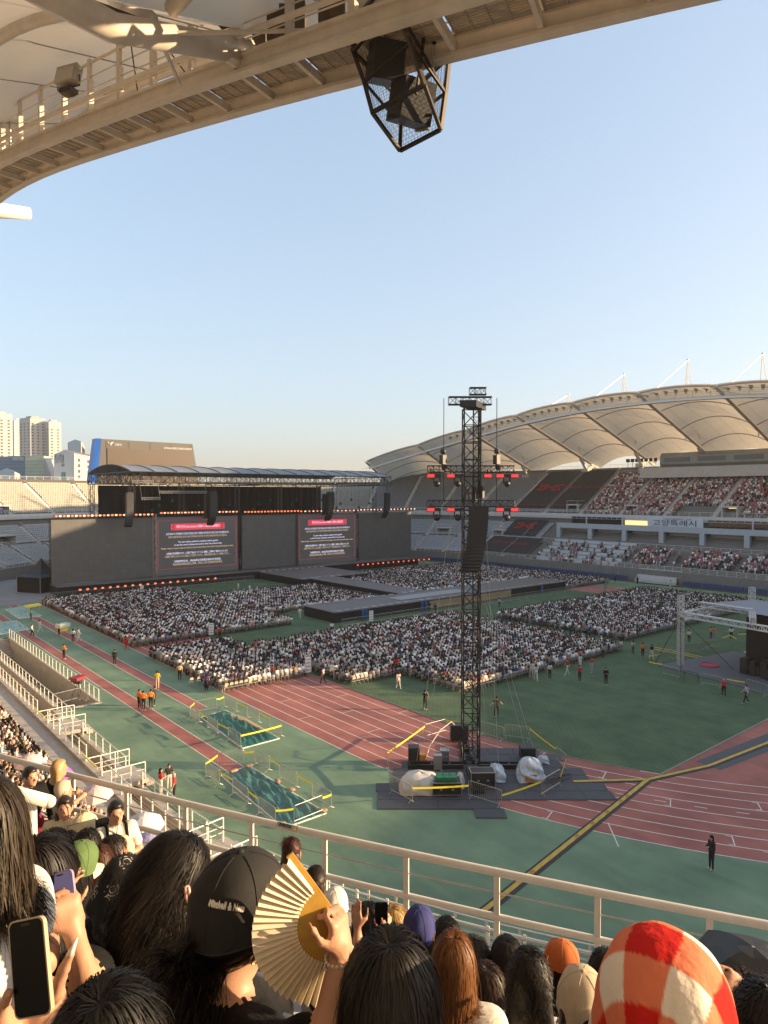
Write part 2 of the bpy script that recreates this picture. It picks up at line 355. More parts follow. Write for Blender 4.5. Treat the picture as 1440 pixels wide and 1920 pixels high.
def place_seats(name, S, colf, parent, jitter=0):
    pos = []; rot = []; col = []
    for (u, R, z) in S:
        bx, by, nx, ny = frame(u); pos.append((bx + nx * R, by + ny * R, z)); rot.append(math.atan2(ny, nx) - math.pi / 2); col.append(colf(u, R, z))
    pos = np.array(pos); rot = np.array(rot); col = np.array(col); N = len(pos)
    cols = np.repeat(col[:, None, :], len(SEAT_T.v), 1)
    o = scatter(name, SEAT_T.v, SEAT_F, pos, rot, np.ones((N, 1)), SEATM, cols, parent=parent); o['kind'] = 'stuff'; return o
def rail_run(us, R, z, h=1.1, bars=3, post=1.8, parent=None, name='rail', m=None, r=.035, pw=.05):
    mb = MB(); pts = [pp(u, R, z + h) for u in us]; mb.path(pts, r, 6)
    for k in range(bars): mb.path([pp(u, R, z + h * (k + .6) / (bars + .6)) for u in us], r * .45, 4)
    tot = us[-1] - us[0]; n = max(1, int(tot * arc_factor((us[0] + us[-1]) / 2, R) / post))
    for i in range(n + 1):
        p = pp(us[0] + tot * i / n, R, z); mb.box((p[0], p[1], z + h / 2), (pw, pw, h), math.atan2(frame(us[0] + tot * i / n)[3], frame(us[0] + tot * i / n)[2]))
    return mb.build(name, m or WHITE, parent)
far = thing('grandstand', 'two-tier grandstand across the pitch under the far white membrane roof', 'grandstand', (X0 + 62, YM, 0))
far.matrix_world
def P(o): return lambda c: setattr(c, 'matrix_parent_inverse', parent_inv(o))
def adopt(c, o): c.parent = o; c.matrix_parent_inverse = parent_inv(o); return c
end = thing('grandstand', 'end grandstand with empty seats behind the concert stage', 'grandstand', (X0, YC2 + 62, 0))
near = thing('grandstand', 'near grandstand under the viewer with white rails and seated spectators', 'grandstand', (X0 - 62, YC1, 0))
side = thing('grandstand', 'end grandstand opposite the stage at the near bend', 'grandstand', (X0, YC1 - 62, 0))
def seatcol(base, v=.08):
    def f(u, R, z):
        k = 1 + random.uniform(-v, v); return (base[0] * k, base[1] * k, base[2] * k)
    return f
def endcol(u, R, z):
    k = 1 + random.uniform(-.08, .08)
    if 196 < u < 215:
        if int(u * 1.9) % 2 == 0 or random.random() < .25: return (.06, .08, .24)
    return (.36 * k, .335 * k, .28 * k)
nearR = lambda u: 77.35 + .047 * (399 - max(u, 380)) if u < 399 else 77.35
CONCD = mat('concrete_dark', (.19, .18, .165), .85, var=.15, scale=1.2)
def add_stand(root, ua, ub, nup, lower=True, seats=True, col=None, st=2.0, vip=None, rails=True):
    us = urange(ua, ub, st)
    t = MB(); prof = [(60.0, -2.6), (60.0, 2.4)] + steps(61.0, 2.4, 9, .78, .40) + [(69.3, 6.0)] + steps(69.5, 6.4, 8, .80, .50) + [(76.6, 10.4), (76.6, 12.2)]
    if root is near: prof = [(62.0, -2.6), (62.0, 1.3), (64.3, 1.3)] + steps(64.3, 1.35, 15, .78, .42) + [(76.2, 9.5)]
    if lower and root is near: t.grid([[pp(u, R + (lowdR(u) if R < 64.5 else 0), z) for R, z in prof] for u in us]); adopt(t.build('lower_terrace', CONC), root)
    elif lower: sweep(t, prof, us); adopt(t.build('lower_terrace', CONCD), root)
    t = MB(); top = steps(UP_R, UP_Z, nup, UP_D, UP_S); Rl, zl = top[-1]
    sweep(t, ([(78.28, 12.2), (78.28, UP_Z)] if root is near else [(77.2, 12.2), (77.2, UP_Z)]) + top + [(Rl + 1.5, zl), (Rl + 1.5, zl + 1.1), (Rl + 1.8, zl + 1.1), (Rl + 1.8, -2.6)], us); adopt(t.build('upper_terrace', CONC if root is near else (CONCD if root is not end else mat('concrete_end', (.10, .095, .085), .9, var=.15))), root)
    if root is near:
        t = MB(); t.grid([[pp(u, R, z) for R, z in ((78.4, 12.1), (nearR(u) - .22, 12.1), (nearR(u) - .22, 13.34), (nearR(u) + .55, 13.40), (nearR(u) + .55, 13.2), (78.9, 13.2))] for u in us]); adopt(t.build('parapet', CONC), root); return Rl, zl
    t = MB(); sweep(t, [(77.25, 12.1), (75.9, 12.1), (75.9, 12.75), (76.1, 13.35), (77.3, 13.35)], us); adopt(t.build('parapet', CONC if root is near else CONCL), root)
    if rails:
        adopt(rail_run(us, 76.3, 13.30, 1.04, 3, 2.4), root); adopt(rail_run(us, 60.3, 2.4, 1.05, 3, 1.8), root); adopt(rail_run(us, Rl + 1.6, zl + 1.1, .9, 2, 2.4), root)
        adopt(rail_run(us, 69.5, 6.2, .95, 2, 2.0), root)
    return Rl, zl
add_stand(far, -105, 92, 24); add_stand(end, 92, 226, 17); add_stand(near, 226, 425, 24, rails=False); add_stand(side, 425, 535, 19, rails=False)
# seats
def far_skip_up(u, i): return (8 < u < 44 and i < 23)      # under the banners
S = seat_positions(UP_R, UP_Z, 24, UP_D, UP_S, 4, 92, skip=lambda u, i: False)
place_seats('seats', S, seatcol((.23, .235, .245)), far).matrix_parent_inverse = parent_inv(far)
S = seat_positions(61, 2.4, 9, .78, .40, 28, 92) + seat_positions(69.5, 6.4, 8, .8, .5, 30, 92)
place_seats('seats', S, seatcol((.36, .38, .41)), far).matrix_parent_inverse = parent_inv(far)
S = seat_positions(UP_R, UP_Z, 17, UP_D, UP_S, 92, 226); place_seats('seats', S, endcol, end).matrix_parent_inverse = parent_inv(end)
S = seat_positions(61, 2.4, 9, .78, .40, 92, 226) + seat_positions(69.5, 6.4, 8, .8, .5, 92, 226, skip=lambda u, i: 203 < u < 209 and i < 4)
place_seats('seats', S, seatcol((.42, .43, .43)), end).matrix_parent_inverse = parent_inv(end)
# stair aisles: pale steps running up each tier
def aisles(root, ua, ub, R0, z0, n, d, r, aisle=11.5):
    k = math.ceil(ua / aisle); 
    while k * aisle < ub:
        u = k * aisle + .62; m = MB(); bx, by, nx, ny = frame(u); a = math.atan2(ny, nx)
        for i in range(n * 2):
            R = R0 + d * i / 2; z = z0 + r * i / 2
            m.box((bx + nx * (R + d / 2), by + ny * (R + d / 2), z + .02), (d, 1.05, r / 2 + .12), a)
        adopt(m.build('stair', CONCL), root); 
        mr = MB()
        for i in range(0, n, 3):
            R = R0 + d * i; z = z0 + r * i; c = (bx + nx * R, by + ny * R); mr.tube((*c, z), (*c, z + 1.0), .025, 5)
        mr.tube((bx + nx * R0, by + ny * R0, z0 + 1), (bx + nx * (R0 + d * n), by + ny * (R0 + d * n), z0 + r * n + 1), .03, 5); adopt(mr.build('handrail', WHITE), root)
        k += 1
aisles(far, -60, 90, UP_R, UP_Z, 24, UP_D, UP_S); aisles(end, 92, 226, UP_R, UP_Z, 17, UP_D, UP_S)
aisles(far, 30, 90, 61, 2.4, 9, .78, .4); aisles(end, 92, 226, 61, 2.4, 9, .78, .4); aisles(far, 34, 90, 69.5, 6.4, 8, .8, .5); aisles(end, 92, 226, 69.5, 6.4, 8, .8, .5)
# openings (vomitories)
WARM = mat('warm_glow_panel', (.6, .45, .2), .8, emit=(1.0, .72, .30), estr=.3)  # emissive panel colour; in the vomitories it stands in for sunlight passing through
def vomitory(root, u, R, z, w, h, d, lit, dark=None):
    bx, by, nx, ny = frame(u); a = math.atan2(ny, nx); T = Vector((-ny, nx, 0)); n = Vector((nx, ny, 0)); c = Vector((bx, by, 0)) + n * R
    m = MB()
    for s in (-1, 1): m.box(c + T * s * (w / 2 + .12) + n * d / 2 + Vector((0, 0, z + h / 2)), (d, .24, h + .3), a)
    m.box(c + n * d / 2 + Vector((0, 0, z + h + .25)), (d, w + .6, .3), a); o = adopt(m.build('vomitory', CONCL), root)
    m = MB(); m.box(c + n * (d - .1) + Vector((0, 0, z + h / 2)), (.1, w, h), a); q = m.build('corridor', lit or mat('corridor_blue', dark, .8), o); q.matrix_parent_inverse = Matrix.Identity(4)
    m = MB()
    for s in (-1, 1):
        p = c + T * s * (w / 2 + .12); m.tube(p + Vector((0, 0, z + h + .4)), p + Vector((0, 0, z + h + 1.3)), .03, 5); m.tube(p + Vector((0, 0, z + h + 1.3)), p + n * d + Vector((0, 0, z + h + 1.3)), .03, 5)
    m.tube(c + T * w / 2 + Vector((0, 0, z + h + 1.3)), c - T * w / 2 + Vector((0, 0, z + h + 1.3)), .03, 5); q = m.build('rail', WHITE, o)
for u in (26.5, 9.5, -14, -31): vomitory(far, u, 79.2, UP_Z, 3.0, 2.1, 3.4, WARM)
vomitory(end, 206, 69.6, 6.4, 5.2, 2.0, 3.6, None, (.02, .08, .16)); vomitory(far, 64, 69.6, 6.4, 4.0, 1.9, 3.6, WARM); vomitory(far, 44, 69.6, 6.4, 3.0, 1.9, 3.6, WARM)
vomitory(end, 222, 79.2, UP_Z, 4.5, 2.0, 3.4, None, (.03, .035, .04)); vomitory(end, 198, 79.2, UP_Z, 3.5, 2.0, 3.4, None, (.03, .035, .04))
# main-stand boxes: columns, glazing, balcony
us = urange(-62, 25.5, 2)
m = MB(); sweep(m, [(71.5, 5.5), (71.5, 6.0), (74.5, 6.0)], us); adopt(m.build('box_floor', CONCL), far)
m = MB(); sweep(m, [(74.5, 9.9), (71.2, 9.9), (71.2, 11.15), (71.5, 11.15), (71.5, 10.6), (75.6, 10.6)], us); adopt(m.build('balcony', PANEL), far)
m = MB(); sweep(m, [(76.6, 13.3), (76.6, 13.9)], us)
cu = 25.0; k = 0
while cu > -62:
    p = pp(cu, 71.7, 0); mm = MB(); mm.box((p[0], p[1], 7.75), (1.0, 1.1, 4.3)); adopt(mm.build('column', PANEL), far)
    if k < 9:
        mm = MB(); q = pp(cu - 4.6, 74.3, 0); mm.box((q[0], q[1], 7.6), (.1, 8.0, 3.2)); g = adopt(mm.build('window', GLASS), far)
        mm = MB(); mm.box((q[0] - .15, q[1], 9.35), (.3, 8.0, .75)); mm.box((q[0] - .12, q[1] + .3, 7.6), (.12, .14, 3.2)); mm.build('blind', PANEL, g)
        mm = MB(); q2 = pp(cu - 4.6, 71.0, 0); mm.box((q2[0], q2[1], 5.75), (.12, 7.6, .5)); adopt(mm.build('box_front', WHITE), far)
        mm = MB(); mm.path([(q2[0], q2[1] - 4, 6.45), (q2[0], q2[1] + 4, 6.45)], .04, 5); adopt(mm.build('rail', WHITE), far)
    cu -= 9.2; k += 1
# upper glazing band split in windows and sign panels
def band(u1, u2, kind):
    y = (pp(u1, 75.5)[1] + pp(u2, 75.5)[1]) / 2; L = abs(u2 - u1); x = X0 + 75.5; mm = MB()
    if kind == 'glass':
        mm.box((x, y, 11.85), (.12, L - .3, 1.75)); w = adopt(mm.build('window', GLASS), far); mm = MB(); n = max(2, int(L / 1.4))
        for i in range(n + 1): mm.box((x - .08, y - L / 2 + .15 + (L - .3) * i / n, 12.5), (.08, .10, .5))
        mm.box((x - .08, y, 12.25), (.08, L - .3, .08)); mm.box((x - .08, y, 12.72), (.1, L, .1)); mm.box((x - .08, y - L / 2, 11.85), (.2, .35, 1.9)); mm.build('mullion', PANEL, w)
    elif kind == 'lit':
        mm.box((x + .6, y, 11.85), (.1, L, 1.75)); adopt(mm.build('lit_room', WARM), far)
    else:
        mm.box((x - .9, y, 12.0), (.16, L, 2.1)); adopt(mm.build('sign_panel', mat('sign_white', (.52, .56, .60), .5)), far)
    return Vector((x - 1.0, y, 12.0))
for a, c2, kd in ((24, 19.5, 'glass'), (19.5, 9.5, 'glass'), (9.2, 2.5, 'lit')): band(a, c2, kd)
s1 = band(2.5, -10.5, 'sign'); 
for a, c2, kd in ((-11, -20.5, 'glass'), (-20.5, -30.5, 'glass')): band(a, c2, kd)
s2 = band(-31, -47, 'sign'); band(-48, -60, 'glass')
def far_text(c, dy, dz, body, size, m, width=None): text('lettering', body, size, plane_mat((c.x - .12, c.y + dy, c.z + dz), (0, -1, 0), (0, 0, 1)), m, far, width)
NAVY = mat('navy_letter', (.03, .05, .11), .6)
far_text(s1, 0, -.25, '고양특례시', 1.5, NAVY, 10.2); far_text(s1, -.6, .72, '시민과 함께하는 고양', .42, mat('maroon_letter', (.18, .02, .03), .6), 6.6)
far_text(s2, -1.7, .12, '고양도시관리공사', 1.2, NAVY, 11.0); far_text(s2, -1.7, -.72, 'GOYANG URBAN MANAGEMENT', .34, NAVY, 10.5)
mm = MB(); mm.box((s2.x - .13, s2.y + 6.2, 12.0), (.06, 2.1, 1.9)); adopt(mm.build('logo_plate', mat('logo_blue', (.02, .12, .42), .5)), far)
text('lettering', 'GU', 1.5, plane_mat((s2.x - .2, s2.y + 6.2, 12.0), (0, -1, 0), (0, 0, 1)), mat('logo_white', (.8, .8, .8), .5), far)
# press desks in the lower main stand
DESK = mat('desk_white', (.55, .58, .60), .6, var=.05)
for (ua2, ub2) in ((2.0, 25.0), (-62, -33.0)):
    for i in range(6):
        L = ub2 - ua2; n = int(L / 4.2)
        for j in range(n):
            uu = ua2 + (j + .5) * L / n; R = 61.8 + i * 1.56; z = 2.4 + .4 * 2 * i; p = pp(uu, R); mm = MB(); mm.box((p[0], p[1], z + .75), (.45, L / n - .5, .06)); mm.box((p[0] - .2, p[1], z + .4), (.05, L / n - .5, .72)); adopt(mm.build('desk', DESK), far)
# commentary gallery on top
g0, g1 = gp(1240, 860), None
mm = MB()
prof = [(92.5, 25.2), (92.0, 26.0), (92.0, 28.0), (92.8, 28.9), (96.5, 28.9), (96.5, 25.2), (92.5, 25.2)]
mm.grid([[pp(u, R, z) for R, z in prof] for u in urange(-70, 9.0, 3)]); mm.add([pp(9.0, R, z) for R, z in prof[:-1]], [tuple(range(6))]); gal = adopt(mm.build('commentary_gallery', mat('gallery_grey', (.20, .20, .19), .35, metal=.3, var=.15, scale=.4)), far)
for k in range(9):
    u = 4.5 - k * 8.6; mm = MB(); p = pp(u, 91.94); mm.box((p[0], p[1], 27.1), (.1, 6.6, 1.1)); adopt(mm.build('gallery_window', mat('gallery_glass', (.10, .11, .12), .1)), far)
mm = MB(); sweep(mm, [(91, 22.6), (91, 25.2), (97, 25.2)], urange(-70, 14, 3)); adopt(mm.build('gallery_base', CONCL), far)
# small tv boards on the rim
for k in range(7):
    p = pp(22 - k * 1.35 - 1, 97.2); mm = MB(); mm.box((p[0], p[1], 27.6), (.3, 1.0, .9)); mm.box((p[0], p[1], 26.4), (.1, .1, 1.6)); adopt(mm.build('monitor', BLACK), far)
# black fabric banners laid over seat blocks
def fabric(u1, u2, R1, z1, R2, z2, off):
    mm = MB(); rows = []
    for i in range(9):
        t = i / 8; rows.append([Vector(pp(u1 + (u2 - u1) * j / 10, R1 + (R2 - R1) * t, z1 + (z2 - z1) * t + off + .05 * math.sin(i * 1.7 + j * 2.3))) for j in range(11)])
    mm.slab([[tuple(p) for p in r] for r in rows], .04); return mm.build('covering', BANNER, smooth=False)
def emblem(c, rt, up, s, m, parent):
    n = Vector(rt).cross(Vector(up)); q = MB()
    Pn = lambda x, y: tuple(Vector(c) + Vector(rt) * x * s + Vector(up) * y * s + n * .06)
    for sx in (-1, 1):
        for a in ([(0.04, -.12), (.30, -.40), (.30, .40), (.04, .12)],): pass
        for (x0, y0, x1, y1, w) in ((.08, .0, .42, .34, .11), (.08, 0, .42, -.34, .11), (.42, .34, .95, .34, .11), (.42, -.34, .95, -.34, .11), (.42, .34, .42, -.34, .12), (.95, .34, .74, .10, .11), (.95, -.34, .74, -.10, .11), (.74, .12, .74, -.12, .1), (.42, .1, .74, .1, .09)):
            d = Vector((x1 - x0, y1 - y0)).normalized(); e = Vector((-d.y, d.x)) * w / 2; x0 -= d.x * w / 2; y0 -= d.y * w / 2; x1 += d.x * w / 2; y1 += d.y * w / 2
            v = [(x0 + e.x, y0 + e.y), (x0 - e.x, y0 - e.y), (x1 - e.x, y1 - e.y), (x1 + e.x, y1 + e.y)]
            v = [Pn(sx * a, b2) for a, b2 in v]; q.add(v, [(0, 1, 2, 3) if sx > 0 else (3, 2, 1, 0)])
    o = q.build('emblem', m); return adopt(o, parent) if parent else o
def banner_thing(u1, u2, R1, z1, R2, z2, off, label, kind):
    um, Rm, zm = (u1 + u2) / 2, (R1 + R2) / 2, (z1 + z2) / 2; base = Vector(pp(um, R1, z1)); root = thing('banner', label, 'banner', base, group='black banners covering seat blocks')
    adopt(fabric(u1, u2, R1, z1, R2, z2, off), root)
    n = Vector(frame(um)[2:4] + (0,)); rt = Vector((n.y, -n.x, 0)); up = (Vector((0, 0, z2 - z1)) + n * (R2 - R1)).normalized(); c = Vector(pp(um, Rm, zm + off + .12))
    if kind == 'emblem': emblem(c + up * .4, rt, up, 4.2 if z1 > 10 else 3.4, REDPR, root)
    else: text('lettering', 'HOPE ON THE STAGE', 1.5, plane_mat(c + rt.cross(up) * .1 + up * .3, rt, up), REDPR, root, 13.5 if z1 > 10 else 11.5)
    if z1 > 10: text('lettering', 'HOPE ON THE STAGE', .8, plane_mat(c - up * (Vector((R2 - R1, z2 - z1, 0)).length / 2 - .9) + rt.cross(up) * .1, rt, up), REDPR, root, 9)
    return root
UT = lambda i: (UP_R + UP_D * i, UP_Z + UP_S * i)
banner_thing(35.5, 45.6, *UT(1.2), *UT(23), .95, 'black upper-tier banner with a red angular emblem', 'emblem')
banner_thing(24.2, 34.2, *UT(1.2), *UT(23), .95, 'black upper-tier banner with red stage-title lettering beside the crowd', 'title')
banner_thing(31.5, 42.5, 69.9, 6.6, 75.9, 10.5, .95, 'small black lower-tier banner with a red angular emblem', 'emblem')
banner_thing(27.5, 44.0, 61.2, 2.5, 68.2, 6.1, .95, 'black lowest banner with red lettering above the front rail', 'title')
# player-tunnel stairs, front boards
mm = MB()
for i in range(8): p = pp(-8, 58.9 + .35 * i); mm.box((p[0], p[1], .15 + .3 * i), (.36, 9, .3 + .6 * i * 0 + .3))
adopt(mm.build('tunnel_stairs', CONCL), far)
BLUEB = mat('board_blue', (.03, .06, .16), .5, var=.1)
for k in range(26):
    u = 60 - k * 4.0
    if -16 < u < 0: continue
    p = pp(u, 58.4); mm = MB(); mm.box((p[0], p[1], .5), (.1, 3.8, .9), math.atan2(frame(u)[3], frame(u)[2])); tag(mm.build('advertising_board', BLUEB), 'plain navy board standing along the far perimeter', 'board', 'navy boards along the far perimeter')
# ================================================================ roofs
RCREAM = mat('roof_steel_cream', (.58, .51, .43), .5, var=.12, scale=1.5)
def build_roof(sgn, off, root, detail, s_lo, s_hi):
    def ra(s):
        k = -1 if s < 0 else 1; a = abs(s)
        if a <= HL: y = YM + s; n = (sgn, 0.0); return (X0, y), n
        th = (a - HL) / 68.0; yc = YC2 if k > 0 else YC1; return (X0, yc), (sgn * math.cos(th), k * math.sin(th))
    ze = (lambda s: 38.4 - .00175 * s * s) if sgn > 0 else (lambda s: 35.5 - .0016 * s * s)
    Rin = (lambda s: 67.0) if sgn > 0 else (lambda s: 68.0 + .0073 * max(0.0, abs(s) - 52) ** 2)
    z_off, v_front = (2.7, .15) if sgn > 0 else (2.55, .27)
    def q(s, R, z): (bx, by), (nx, ny) = ra(s); return Vector((bx + nx * R, by + ny * R, z))
    BL = 17.0; lines = [off + BL * k for k in range(-9, 9) if s_lo - .1 <= off + BL * k <= s_hi + .1]
    slope = lambda s: .36 * (1 - (s / 128) ** 2)
    drop = (lambda s, e: slope(s) * e) if sgn > 0 else (lambda s, e: .42 * e if e < 7 else 2.94 + .12 * (e - 7))
    def zr(s, R, t): a = (2.7 if sgn > 0 else 3.6) * (4 * t * (1 - t)); e = R - Rin(s) + 1.8; return ze(s) + z_off - drop(s, e) + a * min(1, v_front + e / 24)
    RR = lambda s, R: Rin(s) - 1.8 + (R - 68.6) / (104 - 68.6) * (104 - Rin(s) + 1.8)
    ad = lambda o: adopt(o, root)
    for i in range(len(lines) - 1):
        a, bq = lines[i], lines[i + 1]; rows = []
        for Rk in np.linspace(68.6, 104.0, 12):
            rows.append([q(a + (bq - a) * t, RR(a + (bq - a) * t, Rk), zr(a + (bq - a) * t, RR(a + (bq - a) * t, Rk), t)) for t in np.linspace(0, 1, 13)])
        m = MB(); m.grid([[tuple(p) for p in r] for r in rows]); pn = ad(m.build('membrane_panel', MEMB, smooth=True))
        if True:
            for Rk in (69.0, 77.5, 86.5, 95.5) if sgn > 0 else (69.0, 74.1, 82, 90, 98):
                m = MB(); m.path([q(a + (bq - a) * t, RR(a + (bq - a) * t, Rk), zr(a + (bq - a) * t, RR(a + (bq - a) * t, Rk), t) - .22) for t in np.linspace(0.02, .98, 13)], (.17 if sgn < 0 else .12) if Rk > 70 else .2, 7); ad(m.build('arch_rib', RCREAM if detail else mat('rib_grey', (.42, .38, .33), .6), smooth=True))
            m = MB()
            for t in np.linspace(.1, .9, 5):
                m.path([q(a + (bq - a) * t, RR(a + (bq - a) * t, Rk), zr(a + (bq - a) * t, RR(a + (bq - a) * t, Rk), t) - .03) for Rk in np.linspace(68.7, 103, 9)], .02, 4)
            ad(m.build('membrane_seam', mat('seam', (.36, .31, .25), .7)))
    for s in lines:
        m = MB(); m.path([q(s, R, zr(s, R, 0) - .55) for R in np.linspace(Rin(s) + (.9 if detail else -1.9), 104, 9)], .30 if detail else .32, 8); ad(m.build('radial_beam', RCREAM if detail else mat('rib_grey', (.42, .38, .33), .6), smooth=True))
        m = MB(); m.path([q(s + .55, R, zr(s, R, 0) - .15) for R in np.linspace(Rin(s) - 1.5, 103, 9)], .06, 5); ad(m.build('gutter_pipe', mat('pipe_dark', (.05, .045, .04), .6)))
    if detail:
        for s, Rt in ((-47.5, 66.2), (-30.5, 63.8), (-13.5, 63.4), (3.5, 63.4)):
            m = MB(); m.path([q(s, Rin(s) + 2, ze(s) + 2.3), q(s, (Rin(s) + Rt) / 2, ze(s) + 2.6), q(s, Rt, ze(s) + 2.9)], .62, 10, .38); ad(m.build('beam_tip', WHITE, smooth=True))
    # masts
    for s in lines[1:-1]:
        ap = ze(s) + 12.4 - .0022 * s * s; top = q(s, 88, ap); m = MB()
        for dR, ds in ((-2.5, 0), (3, 1.8), (3, -1.8)):
            m.tube(q(s + ds, 88 + dR, zr(s, 88 + dR, 0)), top, .19, 6, .12)
        m.ball(top, .35, 6, 4); m.tube(top, q(s + 1.5, Rin(s) + 3, zr(s, Rin(s) + 3, 0) + .2), .12, 5); ad(m.build('mast', WHITE))
        m = MB(); c = q(s, 97, 0); zt = zr(s, 97, 0) - .7
        m.path([c + Vector((0, 0, 8)), c + Vector((0, 0, zt - 2.2)), ], .75, 8); m.path([c + Vector((0, 0, zt - 2.2)), q(s, 94, zr(s, 94, 0) - .8)], .45, 7); m.path([c + Vector((0, 0, zt - 2.2)), q(s, 100, zr(s, 100, 0) - .8)], .45, 7); m.box(c + Vector((0, 0, zt - 2.4)), (2.2, 2.2, .9)); ad(m.build('column', CONCL))
    # walkway along the inner edge
    S = np.arange(lines[0], lines[-1] + .01, 1.9 if detail else 3.8)
    for Ro, nm in ((0.0, 'girder'), (1.45, 'girder')):
        m = MB(); rows = []
        for s in S:
            R = Rin(s) + Ro; z = ze(s); rows.append([q(s, R - .13, z), q(s, R + .13, z), q(s, R + .13, z + .08), q(s, R + .04, z + .08), q(s, R + .04, z + .42), q(s, R + .13, z + .42), q(s, R + .13, z + .5), q(s, R - .13, z + .5), q(s, R - .13, z + .42), q(s, R - .04, z + .42), q(s, R - .04, z + .08), q(s, R - .13, z + .08), q(s, R - .13, z)])
        m.grid([[tuple(p) for p in r] for r in rows]); ad(m.build(nm, RCREAM if detail else WHITE))
    lo = [s for s in S if not detail or (s > -92 and s < -30)]
    post = MB(); post.box((0, 0, .9), (.10, .16, 1.8)); post.box((0, .10, .55), (.16, .02, 1.1)); pme = post.mesh('post', RCREAM if detail else WHITE)
    if detail:
        for s in lo:
            (bx, by), (nx, ny) = ra(s); a = math.atan2(ny, nx)
            for Ro, zz in ((1.45, .42), (0.0, .42)):
                p = q(s, Rin(s) + Ro, ze(s) + zz); o = link('post', pme, None, p, a)
                if Ro == 0: o.scale = (1, 1, .62)
                adopt(o, root)
            m = MB(); m.bar(q(s, Rin(s), ze(s) + .2), q(s, Rin(s) + 1.45, ze(s) + .2), .10, .22); ad(m.build('crossbeam', RCREAM))
        GR = mat('grating', (.30, .25, .20), .6, var=.1)
        for i in range(len(lo) - 1):
            a, bq = lo[i], lo[i + 1]; m = MB()
            for k in range(15):
                f = .25 + .95 * k / 14; m.bar(q(a + .08, Rin(a) + f, ze(a) + .34), q(bq - .08, Rin(bq) + f, ze(bq) + .34), .034, .03)
            for k in range(5):
                s = a + .12 + (bq - a - .24) * k / 4; m.bar(q(s, Rin(s) + .25, ze(s) + .32), q(s, Rin(s) + 1.2, ze(s) + .32), .03, .03)
            ad(m.build('grating', GR))
    else:
        m = MB()
        for s in S:
            p = q(s, Rin(s) + 1.4, ze(s) + 1.3); m.box(p, (.14, .14, 1.8)); p = q(s, Rin(s), ze(s) + 1.0); m.box(p, (.1, .1, 1.3)); m.bar(q(s, Rin(s), ze(s) + .2), q(s, Rin(s) + 1.4, ze(s) + .2), .12, .2)
        ad(m.build('walkway_posts', WHITE))
        m = MB(); sl = list(S)
        for i in range(len(sl) - 1): m.bar(q(sl[i], Rin(0) + .7, ze(sl[i]) + .3), q(sl[i + 1], Rin(0) + .7, ze(sl[i + 1]) + .3), 1.1, .05)
        ad(m.build('walkway_deck', mat('deck_grey', (.22, .22, .22), .7)))
    hs = ((1.45, 2.1, .045), (1.45, 1.65, .02), (1.45, 1.25, .02), (1.45, .85, .02), (0, 1.5, .05), (0, 1.15, .02), (0, .8, .02))
    for Ro, h, r in hs:
        m = MB(); m.path([q(s, Rin(s) + Ro, ze(s) + h) for s in S], r * (1 if detail else 1.6), 5); ad(m.build('rail', RCREAM if detail else WHITE))
    m = MB(); m.path([q(s, Rin(s) + 1.75, ze(s) + .75) for s in S], .07, 6); ad(m.build('conduit', RCREAM if detail else WHITE))
    m = MB()
    for s in lines: m.tube(q(s, Rin(s) + 1.5, ze(s) + .3), q(s, Rin(s) + 2.4, zr(s, Rin(s) + 2.4, 0) - .5), .16, 7); m.tube(q(s - 2, Rin(s) + 1.5, ze(s) + .4), q(s, Rin(s) + 4, zr(s, Rin(s) + 4, 0) - .5), .05, 5); m.tube(q(s + 2, Rin(s) + 1.5, ze(s) + .4), q(s, Rin(s) + 4, zr(s, Rin(s) + 4, 0) - .5), .05, 5)
    ad(m.build('strut', RCREAM if detail else WHITE))
    return q, Rin, ze, lines
froof = thing('stadium_roof', 'scalloped white membrane roof with masts over the grandstand across the pitch', 'roof', (X0 + 97, YM, 30))
qf, Rf, zf, lf = build_roof(1, 0.0, froof, False, -102, 86)
nroof = thing('stadium_roof', 'cream membrane roof with steel catwalk overhead at the top left', 'roof', (X0 - 97, YM, 30))
qn, Rn, zn, lnn = build_roof(-1, -13.5, nroof, True, -95, 86)
# floodlight rows on the catwalks (far side)
for k, s in enumerate(np.arange(-58, 60, 2.2)):
    p = qf(s, Rf(s) + .9, zf(s) + 2.25); m = MB(); m.box(p, (.5, .7, .55), .3); m.box(p - Vector((0, 0, .5)), (.1, .5, .6)); tag(m.build('floodlight', mat('lamp_grey', (.28, .28, .27), .5)), 'small grey floodlight standing on the far roof catwalk', 'floodlight', 'floodlights along the far roof catwalk')
# ================================================================ truss helper
def truss(mb, a, b, w=.4, n=None, r=.03, h=None, rb=None, sides=4):
    a = Vector(a); b = Vector(b); d = b - a; L = d.length; d.normalize(); h = h or w; rb = rb or r * .6
    u = Vector((0, 0, 1)) if abs(d.z) < .9 else Vector((math.cos(THETA), -math.sin(THETA), 0)); x = d.cross(u).normalized(); y = x.cross(d).normalized(); n = n or max(2, int(L / w))
    cs = [(x * i * w / 2 + y * j * h / 2) for (i, j) in ((-1, -1), (1, -1), (1, 1), (-1, 1))]
    for c in cs: mb.tube(a + c, b + c, r, sides)
    for k in range(n):
        t0, t1 = L * k / n, L * (k + 1) / n
        for i in range(4):
            p, q = cs[i], cs[(i + 1) % 4]
            if (k + i) % 2: p, q = q, p
            mb.tube(a + d * t0 + p, a + d * t1 + q, rb, 3)
            mb.tube(a + d * t0 + cs[i], a + d * t0 + cs[(i + 1) % 4], rb, 3)
    for i in range(4): mb.tube(b + cs[i], b + cs[(i + 1) % 4], rb, 3)
